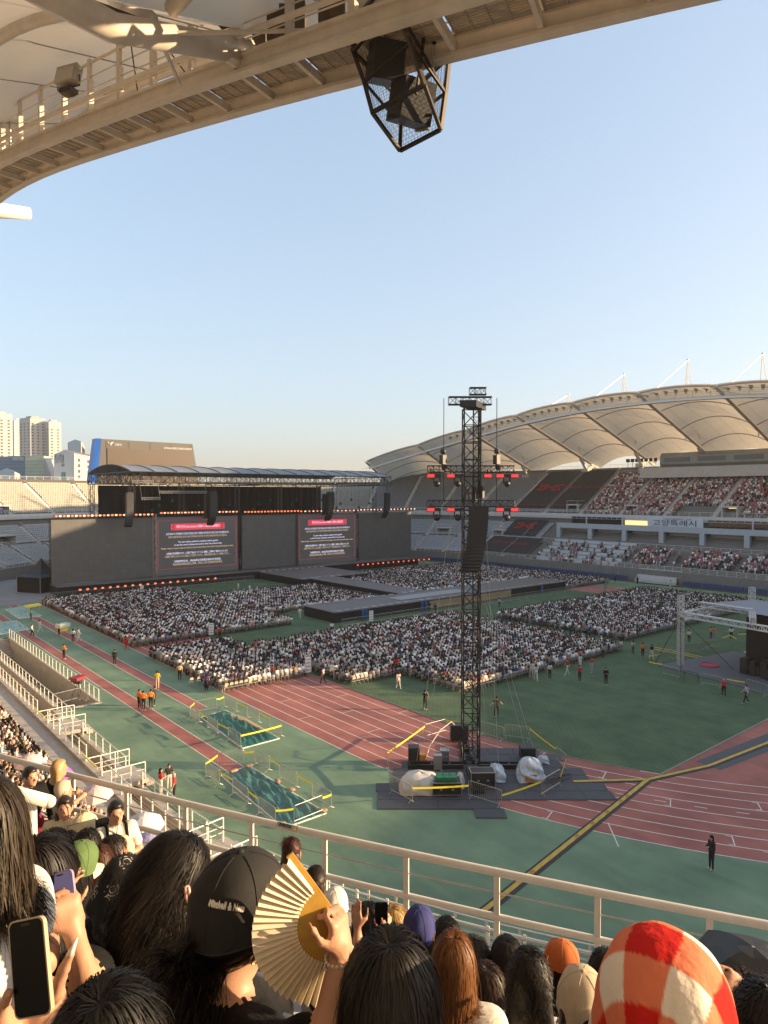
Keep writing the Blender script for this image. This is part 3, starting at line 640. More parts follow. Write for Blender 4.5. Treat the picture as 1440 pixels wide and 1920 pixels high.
# ================================================================ stage
SY = 135.0
def SX(px, Y=SY): return Y * math.tan(THETA + math.atan((px - 720) / FPX))
LEDOFF = mat('led_wall', (.105, .103, .098), .55, var=.05, scale=.25)
def led_tiles(m):
    n, l = m.node_tree.nodes, m.node_tree.links; tc = n.new('ShaderNodeTexCoord'); mp = n.new('ShaderNodeMapping'); mp.inputs['Rotation'].default_value = (math.pi / 2, 0, 0); br = n.new('ShaderNodeTexBrick'); br.offset = 0; br.inputs['Scale'].default_value = 1; br.inputs['Brick Width'].default_value = 1.0; br.inputs['Row Height'].default_value = 1.0; br.inputs['Mortar Size'].default_value = .012
    br.inputs['Color1'].default_value = (.112, .110, .104, 1); br.inputs['Color2'].default_value = (.098, .096, .092, 1); br.inputs['Mortar'].default_value = (.07, .07, .068, 1); l.new(tc.outputs['Object'], mp.inputs[0]); l.new(mp.outputs[0], br.inputs[0]); l.new(br.outputs[0], n['Principled BSDF'].inputs[0])
led_tiles(LEDOFF)
LEDON = mat('led_wall_on', (.075, .073, .072), .55, emit=(.05, .05, .052), estr=.12)
WTXT = mat('screen_text_white', (.1, .1, .1), .5, emit=(.75, .72, 1.0), estr=.30); OTXT = mat('screen_text_amber', (.1, .08, .05), .5, emit=(.85, .60, .34), estr=.22)
PTXT = mat('screen_text_pink', (.1, .08, .1), .5, emit=(1, .75, .9), estr=.30); RBAR = mat('screen_red_bar', (.1, .02, .02), .5, emit=(.9, .07, .12), estr=.20); RLINE = mat('screen_red_line', (.1, .02, .02), .5, emit=(.7, .12, .16), estr=.09)
BLKFAB = mat('black_fabric', (.010, .010, .012), .9, var=.25, scale=.7, bump=.3, bscale=1.5)
SCRS = [(95, 287, 0, 'leftmost dark grey blank screen of the stage wall'), (291, 445, 1, 'lit screen with exit notice, second from the dark tent'), (453, 555, 0, 'blank grey centre screen behind the main stage deck'), (557, 667, 1, 'lit screen with exit notice beside the centre screen'), (672, 770, 0, 'rightmost dark blank screen of the stage wall')]
LINES = [('공연 종료 후 관객분들의 안전한 퇴장을 위해 구역별로 순차적으로 퇴장 안내 드릴 예정입니다.', .80, 'w', 2.3), ('공연이 종료되더라도 반드시 본인 자리에서 대기하신 후 현장 안내에 따라주시기 바랍니다.', .75, 'o', 1.65),
 ('For your safety, audience members will be guided', .50, 'w', .65), ('to exit the venue in phases by section after the concert ends.', .61, 'w', .05), ('Please remain in your seat and wait for the instructions, even after the performance is over.', .92, 'o', -.6),
 ('お客様の安全確保のため、公演終了後はエリアごとに順番にご退場のご案内をいたします。', .78, 'w', -1.7), ('公演終了後もしばらくはご自席にてお待ちいただき、係員の指示に従ってご退場ください。', .82, 'o', -2.3),
 ('为保障您的安全，演出结束后将按照区域依次引导退场。', .60, 'w', -3.35), ('演出结束后请您在座位上等候，并听从工作人员的指引有序退场。', .63, 'o', -3.95)]
for (a, c, on, lb) in SCRS:
    xa, xc = SX(a), SX(c); w = xc - xa; xm = (xa + xc) / 2; z0, z1 = 1.9, 13.75
    root = thing('led_screen', lb, 'screen', (xm, SY, z0), group='stage screens')
    m = MB(); m.box((0, 0, (z1 - z0) / 2), (w, .3, z1 - z0)); m.build('panel', LEDON if on else LEDOFF, root)
    m = MB(); truss(m, (-w / 2 + .3, 1.2, -1.5), (-w / 2 + .3, 1.2, z1 - z0), .5, r=.04); truss(m, (w / 2 - .3, 1.2, -1.5), (w / 2 - .3, 1.2, z1 - z0), .5, r=.04); m.build('support_truss', BLACK, root)
    if on:
        c0 = Vector((xm, SY - .17, (z0 + z1) / 2)); fw = w * .96
        m = MB()
        for (x1, x2, zz1, zz2) in ((-fw / 2, fw / 2, 5.2, 5.3), (-fw / 2, fw / 2, -4.75, -4.65), (-fw / 2, -fw / 2 + .18, -4.75, 5.3), (fw / 2 - .18, fw / 2, -4.75, 5.3)):
            m.add([(x1, -.165, zz1 + (z1 - z0) / 2), (x2, -.165, zz1 + (z1 - z0) / 2), (x2, -.165, zz2 + (z1 - z0) / 2), (x1, -.165, zz2 + (z1 - z0) / 2)], [(0, 1, 2, 3)])
        m.build('frame_line', RLINE, root)
        m = MB(); bw = fw * .68
        m.add([(-bw / 2, -.17, 3.2 + 5.92), (bw / 2, -.17, 3.2 + 5.92), (bw / 2, -.17, 4.5 + 5.92), (-bw / 2, -.17, 4.5 + 5.92)], [(0, 1, 2, 3)])
        m.build('title_bar', RBAR, root)
        m = MB()
        for sx in (-1, 1):
            for (p, q2) in ((3.35, 3.5), (4.2, 4.35), (3.7, 4.0)):
                xx = sorted((sx * bw * .47, sx * bw * (.43 if p != 3.7 else .45))); m.add([(xx[0], -.176, p + 5.92), (xx[1], -.176, p + 5.92), (xx[1], -.176, q2 + 5.92), (xx[0], -.176, q2 + 5.92)], [(0, 1, 2, 3)])
        m.build('bar_mark', BLACK, root)
        PM = lambda dz: plane_mat((c0.x, c0.y - .012, c0.z + dz), (1, 0, 0), (0, 0, 1))
        text('lettering', '퇴장 안내 | Exit Guide | 退場のご案内 | 退场指引', .62, PM(3.85), PTXT, root, bw * .80)
        for t, f, k, dz in LINES: text('lettering', t, .5, PM(dz + .1), WTXT if k == 'w' else OTXT, root, fw * f)
# dividers between screens
for a in (289, 449, 556, 669.5):
    x = SX(a); m = MB(); truss(m, (x, SY - .2, 0.2), (x, SY - .2, 14.4), .55, 16, .05); tag(m.build('screen_truss', GALV if a == 289 else BLACK), 'vertical lattice truss between stage screens ' + {289: 'one and two from the tent', 449: 'beside the blank centre screen on its tent side', 556: 'between centre screen and its lit neighbour', 669.5: 'before the last dark screen'}[a], 'truss')
# black skirt below, stage decks
DECK = mat('stage_deck', (.085, .075, .07), .6, var=.2, scale=1.2); DECKT = mat('deck_top', (.15, .13, .12), .55, var=.2, scale=.6)
def deck(name, label, x0, x1, y0, y1, z, skirt=BLKFAB, edge=True):
    root = thing(name, label, 'stage', ((x0 + x1) / 2, (y0 + y1) / 2, 0)); w, d = x1 - x0, y1 - y0
    m = MB(); m.box((0, 0, z / 2 - .05), (w - .1, d - .1, z - .12)); m.build('skirt', skirt, root)
    m = MB(); nx, ny = max(1, round(w / 2.44)), max(1, round(d / 2.44))
    for i in range(nx):
        for j in range(ny): m.box((-w / 2 + (i + .5) * w / nx, -d / 2 + (j + .5) * d / ny, z - .05 + random.uniform(-.006, .006)), (w / nx - .03, d / ny - .03, .1))
    m.build('deck_board', DECKT, root)
    if edge:
        m = MB(); k = int(w / 1.6)
        for i in range(k):
            for sy in (-1, 1):
                if random.random() < .8: m.box((-w / 2 + (i + .5) * w / k, sy * (d / 2 - .35), z + .1), (1.0, .35, .14))
        tag(m.build('edge_lamp', mat('edge_lamp_grey', (.35, .36, .38), .5), root), kind='stuff')
    return root
deck('stage', 'long low black stage base running under all the screens', SX(97), SX(768), 131.5, 137.5, 1.7, edge=False)
deck('stage', 'wide main stage deck in front of the blank centre screen', 74.5, 91.5, 114.5, 131.4, 1.5)
deck('stage', 'narrow stage runway leading from the main deck towards the crowd', 76.5, 82.5, 87.2, 114.4, 1.5)
bs = deck('stage', 'long cross stage with sand-coloured skirt in the middle of the crowd', 57.0, 112.0, 79.0, 87.1, 1.5)
m = MB(); m.box((5 - 4, -4.12, .7), (20, .12, 1.2)); m.build('sand_skirt', mat('sand_cloth', (.30, .21, .12), .85, var=.2, scale=.6), bs)
m = MB(); m.box((-5, 0, 1.56), (16, 3.4, .03)); m.box((-5, 0, 1.585), (15.6, 3.0, .03)); m.build('deck_marking', mat('deck_line', (.3, .3, .31), .6), bs)
# blue gas bottles and kit against the cross stage
BLU = mat('bottle_blue', (.02, .12, .40), .35, var=.1)
for i, (x, lb) in enumerate(((61.4, 'blue gas cylinder against the near end of the cross stage'), (62.0, 'second blue gas cylinder against the near end of the cross stage'), (73.2, 'blue gas cylinder beside the sand-coloured skirt'), (74.0, 'second blue gas cylinder beside the sand-coloured skirt'), (103.5, 'blue gas cylinder at the far end of the cross stage'))):
    m = MB(); m.path([(0, 0, .0), (0, 0, 1.15), (0, 0, 1.32), (0, 0, 1.4)], .17, 10); m.tube((0, 0, 1.3), (0, 0, 1.55), .05, 6); m.ball((0, 0, 1.25), (.17, .17, .14), 10, 5); tag(m.build('gas_cylinder', BLU, smooth=True, loc=(x, 78.2, 0)), lb, 'gas cylinder')
# lamps along the top and the bottom of the screens
ORL = mat('orange_lamp', (.2, .1, .05), .4, emit=(1, .17, .04), estr=.5); WHL = mat('white_lamp', (.5, .5, .5), .4, emit=(1, .72, .45), estr=.3); RDL = mat('red_lamp', (.2, .05, .05), .4, emit=(1, .06, .03), estr=.5); YEL = mat('amber_housing', (.45, .22, .02), .5)
def lamp_mesh(lens):
    h = MB(); h.box((0, .12, 0), (.75, .3, .5)); h.tube((0, .1, -.25), (0, .1, -.6), .05, 5); l = MB(); l.ball((0, -.06, 0), (.26, .1, .18), 8, 5); return h.mesh('housing', BLACK), l.mesh('lens', lens, True)
LM = {k: lamp_mesh(v) for k, v in (('o', ORL), ('w', WHL), ('r', RDL))}
def stage_lamp(k, p, lb, grp, rz=0):
    r = thing('stage_lamp', lb, 'stage light', p, rz, grp); link('housing', LM[k][0], r); link('lens', LM[k][1], r); return r
def lamp_row(pxa, pxb, n, z, lb, grp, kinds, Y=SY - .6):
    for i in range(n):
        x = SX(pxa + (pxb - pxa) * i / (n - 1)); k = kinds[i % len(kinds)]; stage_lamp(k, (x, Y, z), {'o': 'orange', 'w': 'small white', 'r': 'red'}[k] + ' ' + lb, grp)
lamp_row(103, 283, 25, 14.35, 'lamp on top of the leftmost screen', 'lamps along the top of the screens', 'owow')
lamp_row(300, 441, 23, 14.6, 'lamp on top of the lit screen nearer the tent', 'lamps along the top of the screens', 'ow')
lamp_row(457, 556, 17, 14.5, 'lamp on top of the centre screen', 'lamps along the top of the screens', 'o')
lamp_row(562, 668, 15, 14.4, 'lamp on top of the lit screen beyond the centre', 'lamps along the top of the screens', 'ow')
lamp_row(674, 774, 17, 14.5, 'lamp on top of the rightmost screen', 'lamps along the top of the screens', 'wwo')
lamp_row(135, 385, 19, 1.0, 'floor lamp below the leftmost screens', 'floor lamps in front of the stage', 'oo', 130.6)
lamp_row(650, 783, 15, 1.3, 'floor lamp below the rightmost screen', 'floor lamps in front of the stage', 'rro', 130.6)
for (a, c, z) in ((100, 287, 14.0), (295, 445, 14.2), (455, 557, 14.1), (560, 669, 14.0), (673, 775, 14.1)):
    m = MB(); truss(m, (SX(a), SY - .3, z), (SX(c), SY - .3, z), .4, 30, .03); tag(m.build('lamp_truss', BLACK), 'thin black lamp truss over the screen ' + {100: 'nearest the tent', 295: 'second from the tent', 455: 'at the centre', 560: 'fourth from the tent', 673: 'farthest from the tent'}[a], 'truss')
# stage roof
RX0, RX1, RY0, RY1, RZ = 49.0, 117.5, 137.6, 165.0, 20.7
sr = thing('stage_roof', 'arched grey stage roof on black truss frame and towers', 'stage roof', (RX0, RY0, 0))
ROOFF = mat('roof_sheet', (.20, .21, .225), .6, var=.08, scale=.3)
nb = 14
for i in range(nb):
    xa, xc = RX0 + (RX1 - RX0) * i / nb, RX0 + (RX1 - RX0) * (i + 1) / nb; rows = []
    for t in np.linspace(0, 1, 11): rows.append([(xa, RY0 + (RY1 - RY0) * t, 23.0 + 1.7 * 4 * t * (1 - t)), ((xa + xc) / 2, RY0 + (RY1 - RY0) * t, 22.9 + 1.7 * 4 * t * (1 - t)), (xc, RY0 + (RY1 - RY0) * t, 23.0 + 1.7 * 4 * t * (1 - t))])
    m = MB(); m.slab(rows, .05); adopt(m.build('roof_sheet', ROOFF, smooth=False), sr)
for i in range(nb + 1):
    x = RX0 + (RX1 - RX0) * i / nb; m = MB(); m.path([(x, RY0 + (RY1 - RY0) * t, 23.05 + 1.7 * 4 * t * (1 - t)) for t in np.linspace(0, 1, 11)], .09, 5)
    for t in (0, .25, .5, .75, 1): m.tube((x, RY0 + (RY1 - RY0) * t, 20.8), (x, RY0 + (RY1 - RY0) * t, 23 + 1.7 * 4 * t * (1 - t)), .06, 4)
    adopt(m.build('arch', BLACK), sr)
def xtruss(a, b, z0, z1, n):
    m = MB(); a = Vector(a); b = Vector(b)
    for z in (z0, z1): m.tube(a + Vector((0, 0, z)), b + Vector((0, 0, z)), .11, 5)
    for k in range(n):
        p, q2 = a.lerp(b, k / n), a.lerp(b, (k + 1) / n)
        for u2, v2 in ((z0, z1), (z1, z0)): m.tube(p + Vector((0, 0, u2)), q2 + Vector((0, 0, v2)), .05, 4)
        m.tube(p + Vector((0, 0, z0)), p + Vector((0, 0, z1)), .07, 4)
    m.tube(b + Vector((0, 0, z0)), b + Vector((0, 0, z1)), .07, 4); return adopt(m.build('truss', mat('truss_dark', (.05, .05, .05), .45, metal=.5)), sr)
for y in (RY0, RY0 + 1.6, RY1): xtruss((RX0, y, 0), (RX1, y, 0), RZ, 22.9, 28)
for x in (RX0, RX0 + 2, RX1, (RX0 + RX1) / 2): xtruss((x, RY0, 0), (x, RY1, 0), RZ, 22.9, 10)
for x in (RX0 + .6, RX0 + 11, RX0 + 24, 84, 95, RX1 - 5):
    for y in (RY0 + .8, RY1 - .8):
        m = MB(); truss(m, (x, y, 0), (x, y, RZ), .9, 22, .07, rb=.035); adopt(m.build('tower', mat('truss_dark', (.05, .05, .05), .45, metal=.5)), sr)
m = MB()
for k in range(26):
    x0_, x1_ = RX0 + 1 + k * 2.35, RX0 + 1 + (k + 1) * 2.35; m.grid([[(x0_, 161 + .25 * math.sin(k * 2.1), 3), (x0_ + 1.1, 161.5, 3), (x1_, 161 + .25 * math.sin((k + 1) * 2.1), 3)], [(x0_, 161 + .25 * math.sin(k * 2.1), 20.4), (x0_ + 1.1, 161.5, 20.4), (x1_, 161 + .25 * math.sin((k + 1) * 2.1), 20.4)]])
adopt(m.build('backdrop_curtain', BLKFAB), sr)
for (pa, pb, z, lb) in ((247, 285, 20.9, 0), (264, 298, 17.5, 0), (297, 385, 18.8, 0), (625, 668, 19.6, 0)):
    m = MB(); truss(m, (SX(pa, 137), 136.4, z), (SX(pb, 137), 136.4, z), .45, None, .04)
    for e in (pa, pb): m.tube((SX(e, 137), 136.4, z), (SX(e, 137), 137.6, RZ), .025, 4)
    adopt(m.build('hung_truss', GALV), sr)
for k in range(34):
    m = MB(); x = RX0 + 3 + k * 1.95; m.tube((x, 138 + (k % 3), 14 + (k % 4)), (x, 138 + (k % 3), RZ), .03, 4); m.box((x, 138 + (k % 3), 14 + (k % 4)), (.35, .35, .6)); adopt(m.build('hanging_rig', BLACK), sr)
# line arrays
def line_array(px, ytop, ybot, Y, w, label, n=16, curve=1.0):
    x = SX(px, Y); z = x * math.sin(THETA) + Y * math.cos(THETA); zt = CAMH - (ytop - HORY) / FPX * z; zb = CAMH - (ybot - HORY) / FPX * z; L = zt - zb
    root = thing('speaker_array', label, 'speaker array', (x, Y, zb), group='line arrays at the stage'); yy = 0; zz = zt - zb; ang = 0
    m = MB(); m.box((0, 0, L + .15), (w * .8, 1.2, .25)); m.tube((-.3, 0, L), (-.3, 0, RZ - zb), .04, 4); m.tube((.3, 0, L), (.3, 0, RZ - zb), .04, 4); m.build('rigging', BLACK, root)
    bm = MB(); bm.box((0, 0, 0), (w, .9, L / n * 1.0)); me = bm.mesh('cabinet', mat('speaker_black', (.008, .008, .009), .55))
    for i in range(n):
        ang = curve * .55 * (i / n) ** 2.2; o = link('cabinet', me, root, (0, -yy, zz - L / n / 2)); o.rotation_euler = (-ang, 0, 0); zz -= L / n * math.cos(ang) ; yy += -L / n * math.sin(ang)
    return root
line_array(243, 926, 988, 131.2, 1.3, 'black curved speaker array hanging before the leftmost screen')
line_array(400, 924, 986, 131.2, 1.5, 'large black speaker array beside the lit screen nearer the tent', curve=1.6); line_array(389, 930, 972, 132.4, 1.2, 'short black speaker array tucked behind the larger one', curve=.4)
line_array(620, 924, 977, 131.2, 1.6, 'black speaker array hanging beyond the centre screen', curve=1.6); line_array(610, 928, 966, 132.4, 1.2, 'short speaker array behind the one beyond the centre screen', curve=.3)
line_array(726, 926, 972, 131.2, 1.3, 'slim curved speaker array before the rightmost screen', curve=1.7)
# black pagoda tent beside the stage
tp = gp(78, 1108); tent = thing('tent', 'black pagoda tent standing beside the leftmost stage screen', 'tent', (tp.x, tp.y, 0), .5); m = MB()
prof = [(3.0, 2.9), (1.9, 3.4), (1.0, 4.3), (.35, 5.6), (.02, 6.3)]; rows = [[(sx * r, sy * r, z) for sx, sy in ((-1, -1), (1, -1), (1, 1), (-1, 1), (-1, -1))] for r, z in prof]; m.grid(rows); m.build('tent_roof', mat('tent_black', (.018, .02, .026), .6), tent)
m = MB(); m.box((0, 0, 1.45), (5.8, 5.8, 2.9)); m.build('side_wall', BLKFAB, tent); m = MB()
for sx in (-1, 1):
    for sy in (-1, 1): m.tube((sx * 2.92, sy * 2.92, 0), (sx * 2.92, sy * 2.92, 3), .05, 6)
m.build('pole', GALV, tent)
# ================================================================ scoreboard
SBX0, SBX1, SBY = 67.4, 97.2, 215.0
sb = thing('scoreboard', 'large brown scoreboard with blue side panel above the stage roof', 'scoreboard', ((SBX0 + SBX1) / 2, SBY, 20))
m = MB(); m.add([(SBX0 - 1.2, SBY, 19), (SBX1 + 2.6, SBY, 19), (SBX1, SBY, 35.0), (SBX0 + .6, SBY, 35.2), (SBX0 - 1.2, SBY + 4, 19), (SBX1 + 2.6, SBY + 4, 19), (SBX1, SBY + 3, 35.0), (SBX0 + .6, SBY + 3, 35.2)], [(0, 1, 2, 3), (7, 6, 5, 4), (1, 5, 6, 2), (4, 0, 3, 7), (3, 2, 6, 7), (0, 4, 5, 1)]); adopt(m.build('casing', mat('score_grey', (.09, .08, .07), .6)), sb)
m = MB(); m.box(((SBX0 + SBX1) / 2 + .9, SBY - .15, 27), (SBX1 - SBX0 - 2.6, .2, 11.0)); adopt(m.build('display', mat('score_brown', (.085, .06, .042), .5, var=.04, scale=.3)), sb)
m = MB()
for k in range(5): m.box((SBX0 + 2.1 + k * (SBX1 - SBX0 - 2.6) / 4, SBY - .26, 33.6), (.06, .05, 2.0))
adopt(m.build('panel_seam', BLACK), sb)
m = MB(); m.add([(SBX0 - 3.2, SBY + .5, 19), (SBX0 - 1.25, SBY - .1, 19), (SBX0 + .55, SBY - .1, 35.3), (SBX0 - .9, SBY + .5, 35.3), (SBX0 - 3.2, SBY + 4, 19), (SBX0 - .9, SBY + 4, 35.3)], [(0, 1, 2, 3), (4, 0, 3, 5)]); adopt(m.build('side_panel', mat('score_blue', (.03, .14, .50), .4)), sb)
SBW = mat('score_letter', (.75, .72, .65), .6)
text('lettering', 'GOYANG SPORTS COMPLEX STADIUM', .9, plane_mat((SBX1 - 5.2, SBY - .3, 33.2), (1, 0, 0), (0, 0, 1)), SBW, sb, 9.4)
m = MB(); c = Vector((SBX0 + 3.0, SBY - .3, 33.9)); W3 = lambda x, z: (c.x + x, c.y, c.z + z)
m.add([W3(-.9, .6), W3(-.2, .2), W3(.1, -.8), W3(-.1, -.1)], [(0, 1, 2, 3)]); m.add([W3(.2, -.7), W3(.2, .2), W3(1.2, .6), W3(.6, .0)], [(0, 1, 2, 3)]); adopt(m.build('logo', SBW), sb)
text('lettering', '고양시', .8, plane_mat((SBX0 + 5.4, SBY - .3, 33.6), (1, 0, 0), (0, 0, 1)), SBW, sb)
# ================================================================ city behind
CW = mat('tower_white', (.46, .43, .39), .7, var=.03, scale=.02); CG = mat('tower_grey', (.34, .36, .38), .7); WIN = mat('tower_window', (.07, .08, .09), .3)
def tower_block(px0, px1, ytop, z, label, split=.35, face=0):
    a = dp(px0, 927, z); c = dp(px1, 927, z); top = CAMH + (HORY - ytop) / FPX * z; w = (c - a).length; d = (c - a).normalized(); nrm = Vector((d.y, -d.x, 0)); mid = (a + c) / 2
    rz = math.atan2(d.y, d.x); root = thing('apartment_tower', label, 'building', (mid.x, mid.y, 0), rz, 'apartment towers beyond the end stand')
    # plan turned 45 degrees to the viewer: a grey flank and a sunlit front
    wl_, wr = w * (1 - split), w * split; m = MB(); pl = [(-w / 2, 4), (-w / 2 + wl_, -5), (w / 2, 3.5), (w / 2 - wl_, 14)]; m.prism(pl, -3, top); m.build('wall', CW, root)
    m = MB(); m.prism([(p[0] * .5, p[1] * .5 + 2) for p in pl], top, top + 3); m.prism([(p[0] * .97, p[1] * .97 + .2) for p in pl], top, top + 1.0); m.build('roof', CG, root)
    wm = MB(); wm.box((0, 0, 0), (1.7, .4, 1.5)); wme = wm.mesh('window', WIN); fl = int((top - 20) / 3.0)
    for (p, q2, cols) in ((pl[0], pl[1], max(1, int(wl_ / 4))), (pl[1], pl[2], max(1, int(wr / 3.5)))):
        p = Vector((*p, 0)); q2 = Vector((*q2, 0)); ang = math.atan2((q2 - p).y, (q2 - p).x)
        for j in range(cols):
            o_ = p.lerp(q2, (j + .5) / cols)
            mm = MB()
            for f in range(fl): mm.box((0, 0, 18 + f * 3.0), (1.8 if cols > 1 else 1.3, .5, 1.4))
            mm.build('window_column', WIN, root, loc=tuple(o_)).rotation_euler = (0, 0, ang)
    return root
tower_block(-28, 21, 778, 640, 'tall cream apartment tower at the left picture edge', .35)
tower_block(22, 43, 790, 760, 'slim apartment tower between two taller ones', .5)
tower_block(34, 84, 786, 700, 'broad apartment tower with sunlit cream corner', .42)
tower_block(82, 113, 793, 700, 'apartment tower standing nearest the gabled block', .5)
def px_box(root, px0, px1, ytop, z, depth, m, name='wall', turn=0, ybot=None):
    a = dp(px0, 927, z); c = dp(px1, 927, z); top = CAMH + (HORY - ytop) / FPX * z; bt = -3 if ybot is None else CAMH + (HORY - ybot) / FPX * z; d = (c - a).normalized(); mid = (a + c) / 2 + Vector((-d.y, d.x, 0)) * depth / 2
    q = MB(); q.box((mid.x, mid.y, (top + bt) / 2), ((c - a).length, depth, top - bt), math.atan2(d.y, d.x)); return adopt(q.build(name, m), root), a, c, top, d
# glazed exhibition hall
gh = thing('exhibition_hall', 'blue-green glass exhibition hall with sloping end', 'building', dp(50, 927, 520) - Vector((0, 0, 18)))
GB = mat('hall_blue_glass', (.10, .18, .27), .2, var=.1, scale=.05); GG = mat('hall_green_glass', (.42, .46, .32), .3, var=.15, scale=.08)
_, a, c, top, d = px_box(gh, -10, 52, 856, 520, 30, GB)
px_box(gh, 48, 83, 855, 519, 28, GG)
q = MB(); A, B, C2 = dp(83, 856, 519), dp(101, 905, 519), dp(83, 905, 519); q.add([tuple(A), tuple(B), tuple(C2)] + [tuple(p + Vector((-d.y, d.x, 0)) * 28) for p in (A, B, C2)], [(0, 2, 1), (3, 4, 5), (0, 1, 4, 3), (1, 2, 5, 4)]); adopt(q.build('sloping_end', CW), gh)
for k in range(7):
    z_ = 862 + k * 6.5; px_box(gh, 48.5, 83 + k * 1.5, z_, 518.6, .4, mat('hall_band', (.5, .52, .46), .5), 'floor_band', ybot=z_ + 1.2); px_box(gh, -10, 48, z_, 519.6, .4, mat('hall_band_blue', (.18, .27, .36), .4), 'floor_band', ybot=z_ + 1.0)
px_box(gh, 20, 50, 855, 519.2, .5, GB, 'sign_board', ybot=866)
text('lettering', 'KINTEX', 3.4, plane_mat(dp(34.5, 860.5, 518), (math.cos(THETA), -math.sin(THETA), 0), (0, 0, 1)), mat('hall_letter', (.75, .75, .72), .6), gh, 8.2)
# gabled apartment blocks
def gable(px0, pxm, px1, ytop, yr, z, label, words=None):
    root = thing('apartment_block', label, 'building', dp((px0 + px1) / 2, 927, z) - Vector((0, 0, CAMH)))
    a = dp(px0, 927, z); b2 = dp(pxm, 927, z * .985); c = dp(px1, 927, z * 1.1); H1 = lambda y: CAMH + (HORY - y) / FPX * z
    d = (b2 - a); ap = a + d * .55; q = MB(); e = (c - b2)
    q.add([(a.x, a.y, -3), (b2.x, b2.y, -3), (b2.x, b2.y, H1(ytop)), (ap.x, ap.y, H1(yr)), (a.x, a.y, H1(ytop + 1))], [(0, 1, 2, 3, 4)]); adopt(q.build('gable_wall', mat('gable_grey', (.50, .53, .55), .8)), root)
    q = MB(); q.add([(b2.x, b2.y, -3), (c.x, c.y, -3), (c.x, c.y, H1(ytop + 1)), (b2.x, b2.y, H1(ytop))], [(0, 1, 2, 3)]); adopt(q.build('front_wall', CW), root)
    q = MB(); r2 = ap + e; a2 = a + e; up = Vector((0, 0, .25))
    q.add([(b2.x, b2.y, H1(ytop)), (c.x, c.y, H1(ytop + 1)), (r2.x, r2.y, H1(yr)), (ap.x, ap.y, H1(yr)), (a.x, a.y, H1(ytop + 1)), (a2.x, a2.y, H1(ytop + 1))], [(0, 1, 2, 3), (3, 2, 5, 4)]); adopt(q.build('roof', mat('roof_brown', (.20, .13, .10), .8)), root)
    nrow = 6; ang = math.atan2(e.y, e.x); zz0 = 20
    for r in range(nrow):
        for t in (.18, .58, .85):
            z_ = H1(ytop) - 3.2 - r * (H1(ytop) - 22) / nrow; p = b2 + e * t; mm = MB(); mm.box((p.x, p.y, z_), (3.6 if t != .85 else 1.2, .5, 1.6), ang); w_ = adopt(mm.build('window', WIN), root)
    if words:
        for t, y, s in words: text('lettering', t, s, plane_mat(a.lerp(b2, .5) + Vector((.25, -.3, H1(y) - CAMH)), (math.cos(THETA + .0), -math.sin(THETA), 0), (0, 0, 1)), mat('block_letter', (.06, .07, .08), .7), root)
        mm = MB(); mp = a.lerp(b2, .5); mm.box((mp.x + .2, mp.y - .3, H1(894)), (3.4, .6, 4.6), -THETA); adopt(mm.build('teal_panel', mat('teal', (.05, .24, .24), .6)), root)
    return root
gable(102, 140, 183, 851, 844, 360, 'gabled apartment block with dark lettering on its grey end wall', [('KINTEX', 856.5, 3.0), ('장성마을', 864.5, 3.0), ('401', 873, 2.6)])
gable(128, 153, 160, 829, 825, 470, 'small gabled roof-top block behind the lettered apartment block')
gable(174, 186, 196, 835, 831, 480, 'grey gabled block peeping out behind the scoreboard')
gable(-6, 28, 40, 885, 878, 330, 'low white gabled house in front of the glass hall', None)
# ================================================================ barriers and tape
def barrier_meshes():
    f = MB(); r = .019; L, Hh = 2.2, 1.08
    f.path([(-L / 2, 0, .12), (-L / 2, 0, Hh - .08), (-L / 2 + .08, 0, Hh), (L / 2 - .08, 0, Hh), (L / 2, 0, Hh - .08), (L / 2, 0, .12)], r, 6); f.tube((-L / 2, 0, .22), (L / 2, 0, .22), r, 6)
    b_ = MB()
    for i in range(15): x = -L / 2 + L * (i + 1) / 16; b_.tube((x, 0, .22), (x, 0, Hh), .0095, 4)
    t = MB(); t.path([(0, -.3, .01), (0, -.03, .16), (0, .03, .16), (0, .3, .01)], .016, 5)
    return f.mesh('frame', GALV), b_.mesh('bars', GALV), t.mesh('foot', GALV)
BM_ = barrier_meshes()
def barrier(a, c, label, grp, black=False):
    a = Vector(a); c = Vector(c); d = c - a; mid = (a + c) / 2; L = d.length
    o = thing('crowd_barrier', label, 'barrier', (mid.x, mid.y, mid.z), math.atan2(d.y, d.x), grp); o.scale = (L / 2.2, 1, 1)
    link('frame', BM_[0], o); link('bars', BM_[1], o); link('foot', BM_[2], o, (-.95, 0, 0)); link('foot', BM_[2], o, (.95, 0, 0)); return o
def tape(a, c, label, grp='yellow caution tapes', sag=.03):
    a = Vector(a); c = Vector(c); m = MB(); n = 7; pts = [a.lerp(c, i / (n - 1)) - Vector((0, 0, sag * 4 * (i / (n - 1)) * (1 - i / (n - 1)))) for i in range(n)]; d = (c - a); s_ = Vector((-d.y, d.x, 0)).normalized() * .008; w = .055
    m.grid([[tuple(p + s_ + Vector((0, 0, k))) for k in (-w, w)] for p in pts]); m.grid([[tuple(p - s_ + Vector((0, 0, k + .001 * math.sin(i)))) for k in (w, -w)] for i, p in enumerate(pts)]); return tag(m.build('caution_tape', YTAPE), label, 'tape', grp)
Cc = lambda x, y: gp(300 + x / 3.6, 1220 + y / 3.6)
def tops(p): return Vector((p.x, p.y, .92))
PIT1 = [((232, 428), (382, 402)), ((432, 385), (518, 420)), ((588, 458), (670, 495)), ((742, 535), (820, 588)), ((203, 455), (268, 492)), ((322, 530), (390, 570)), ((460, 608), (545, 660))]
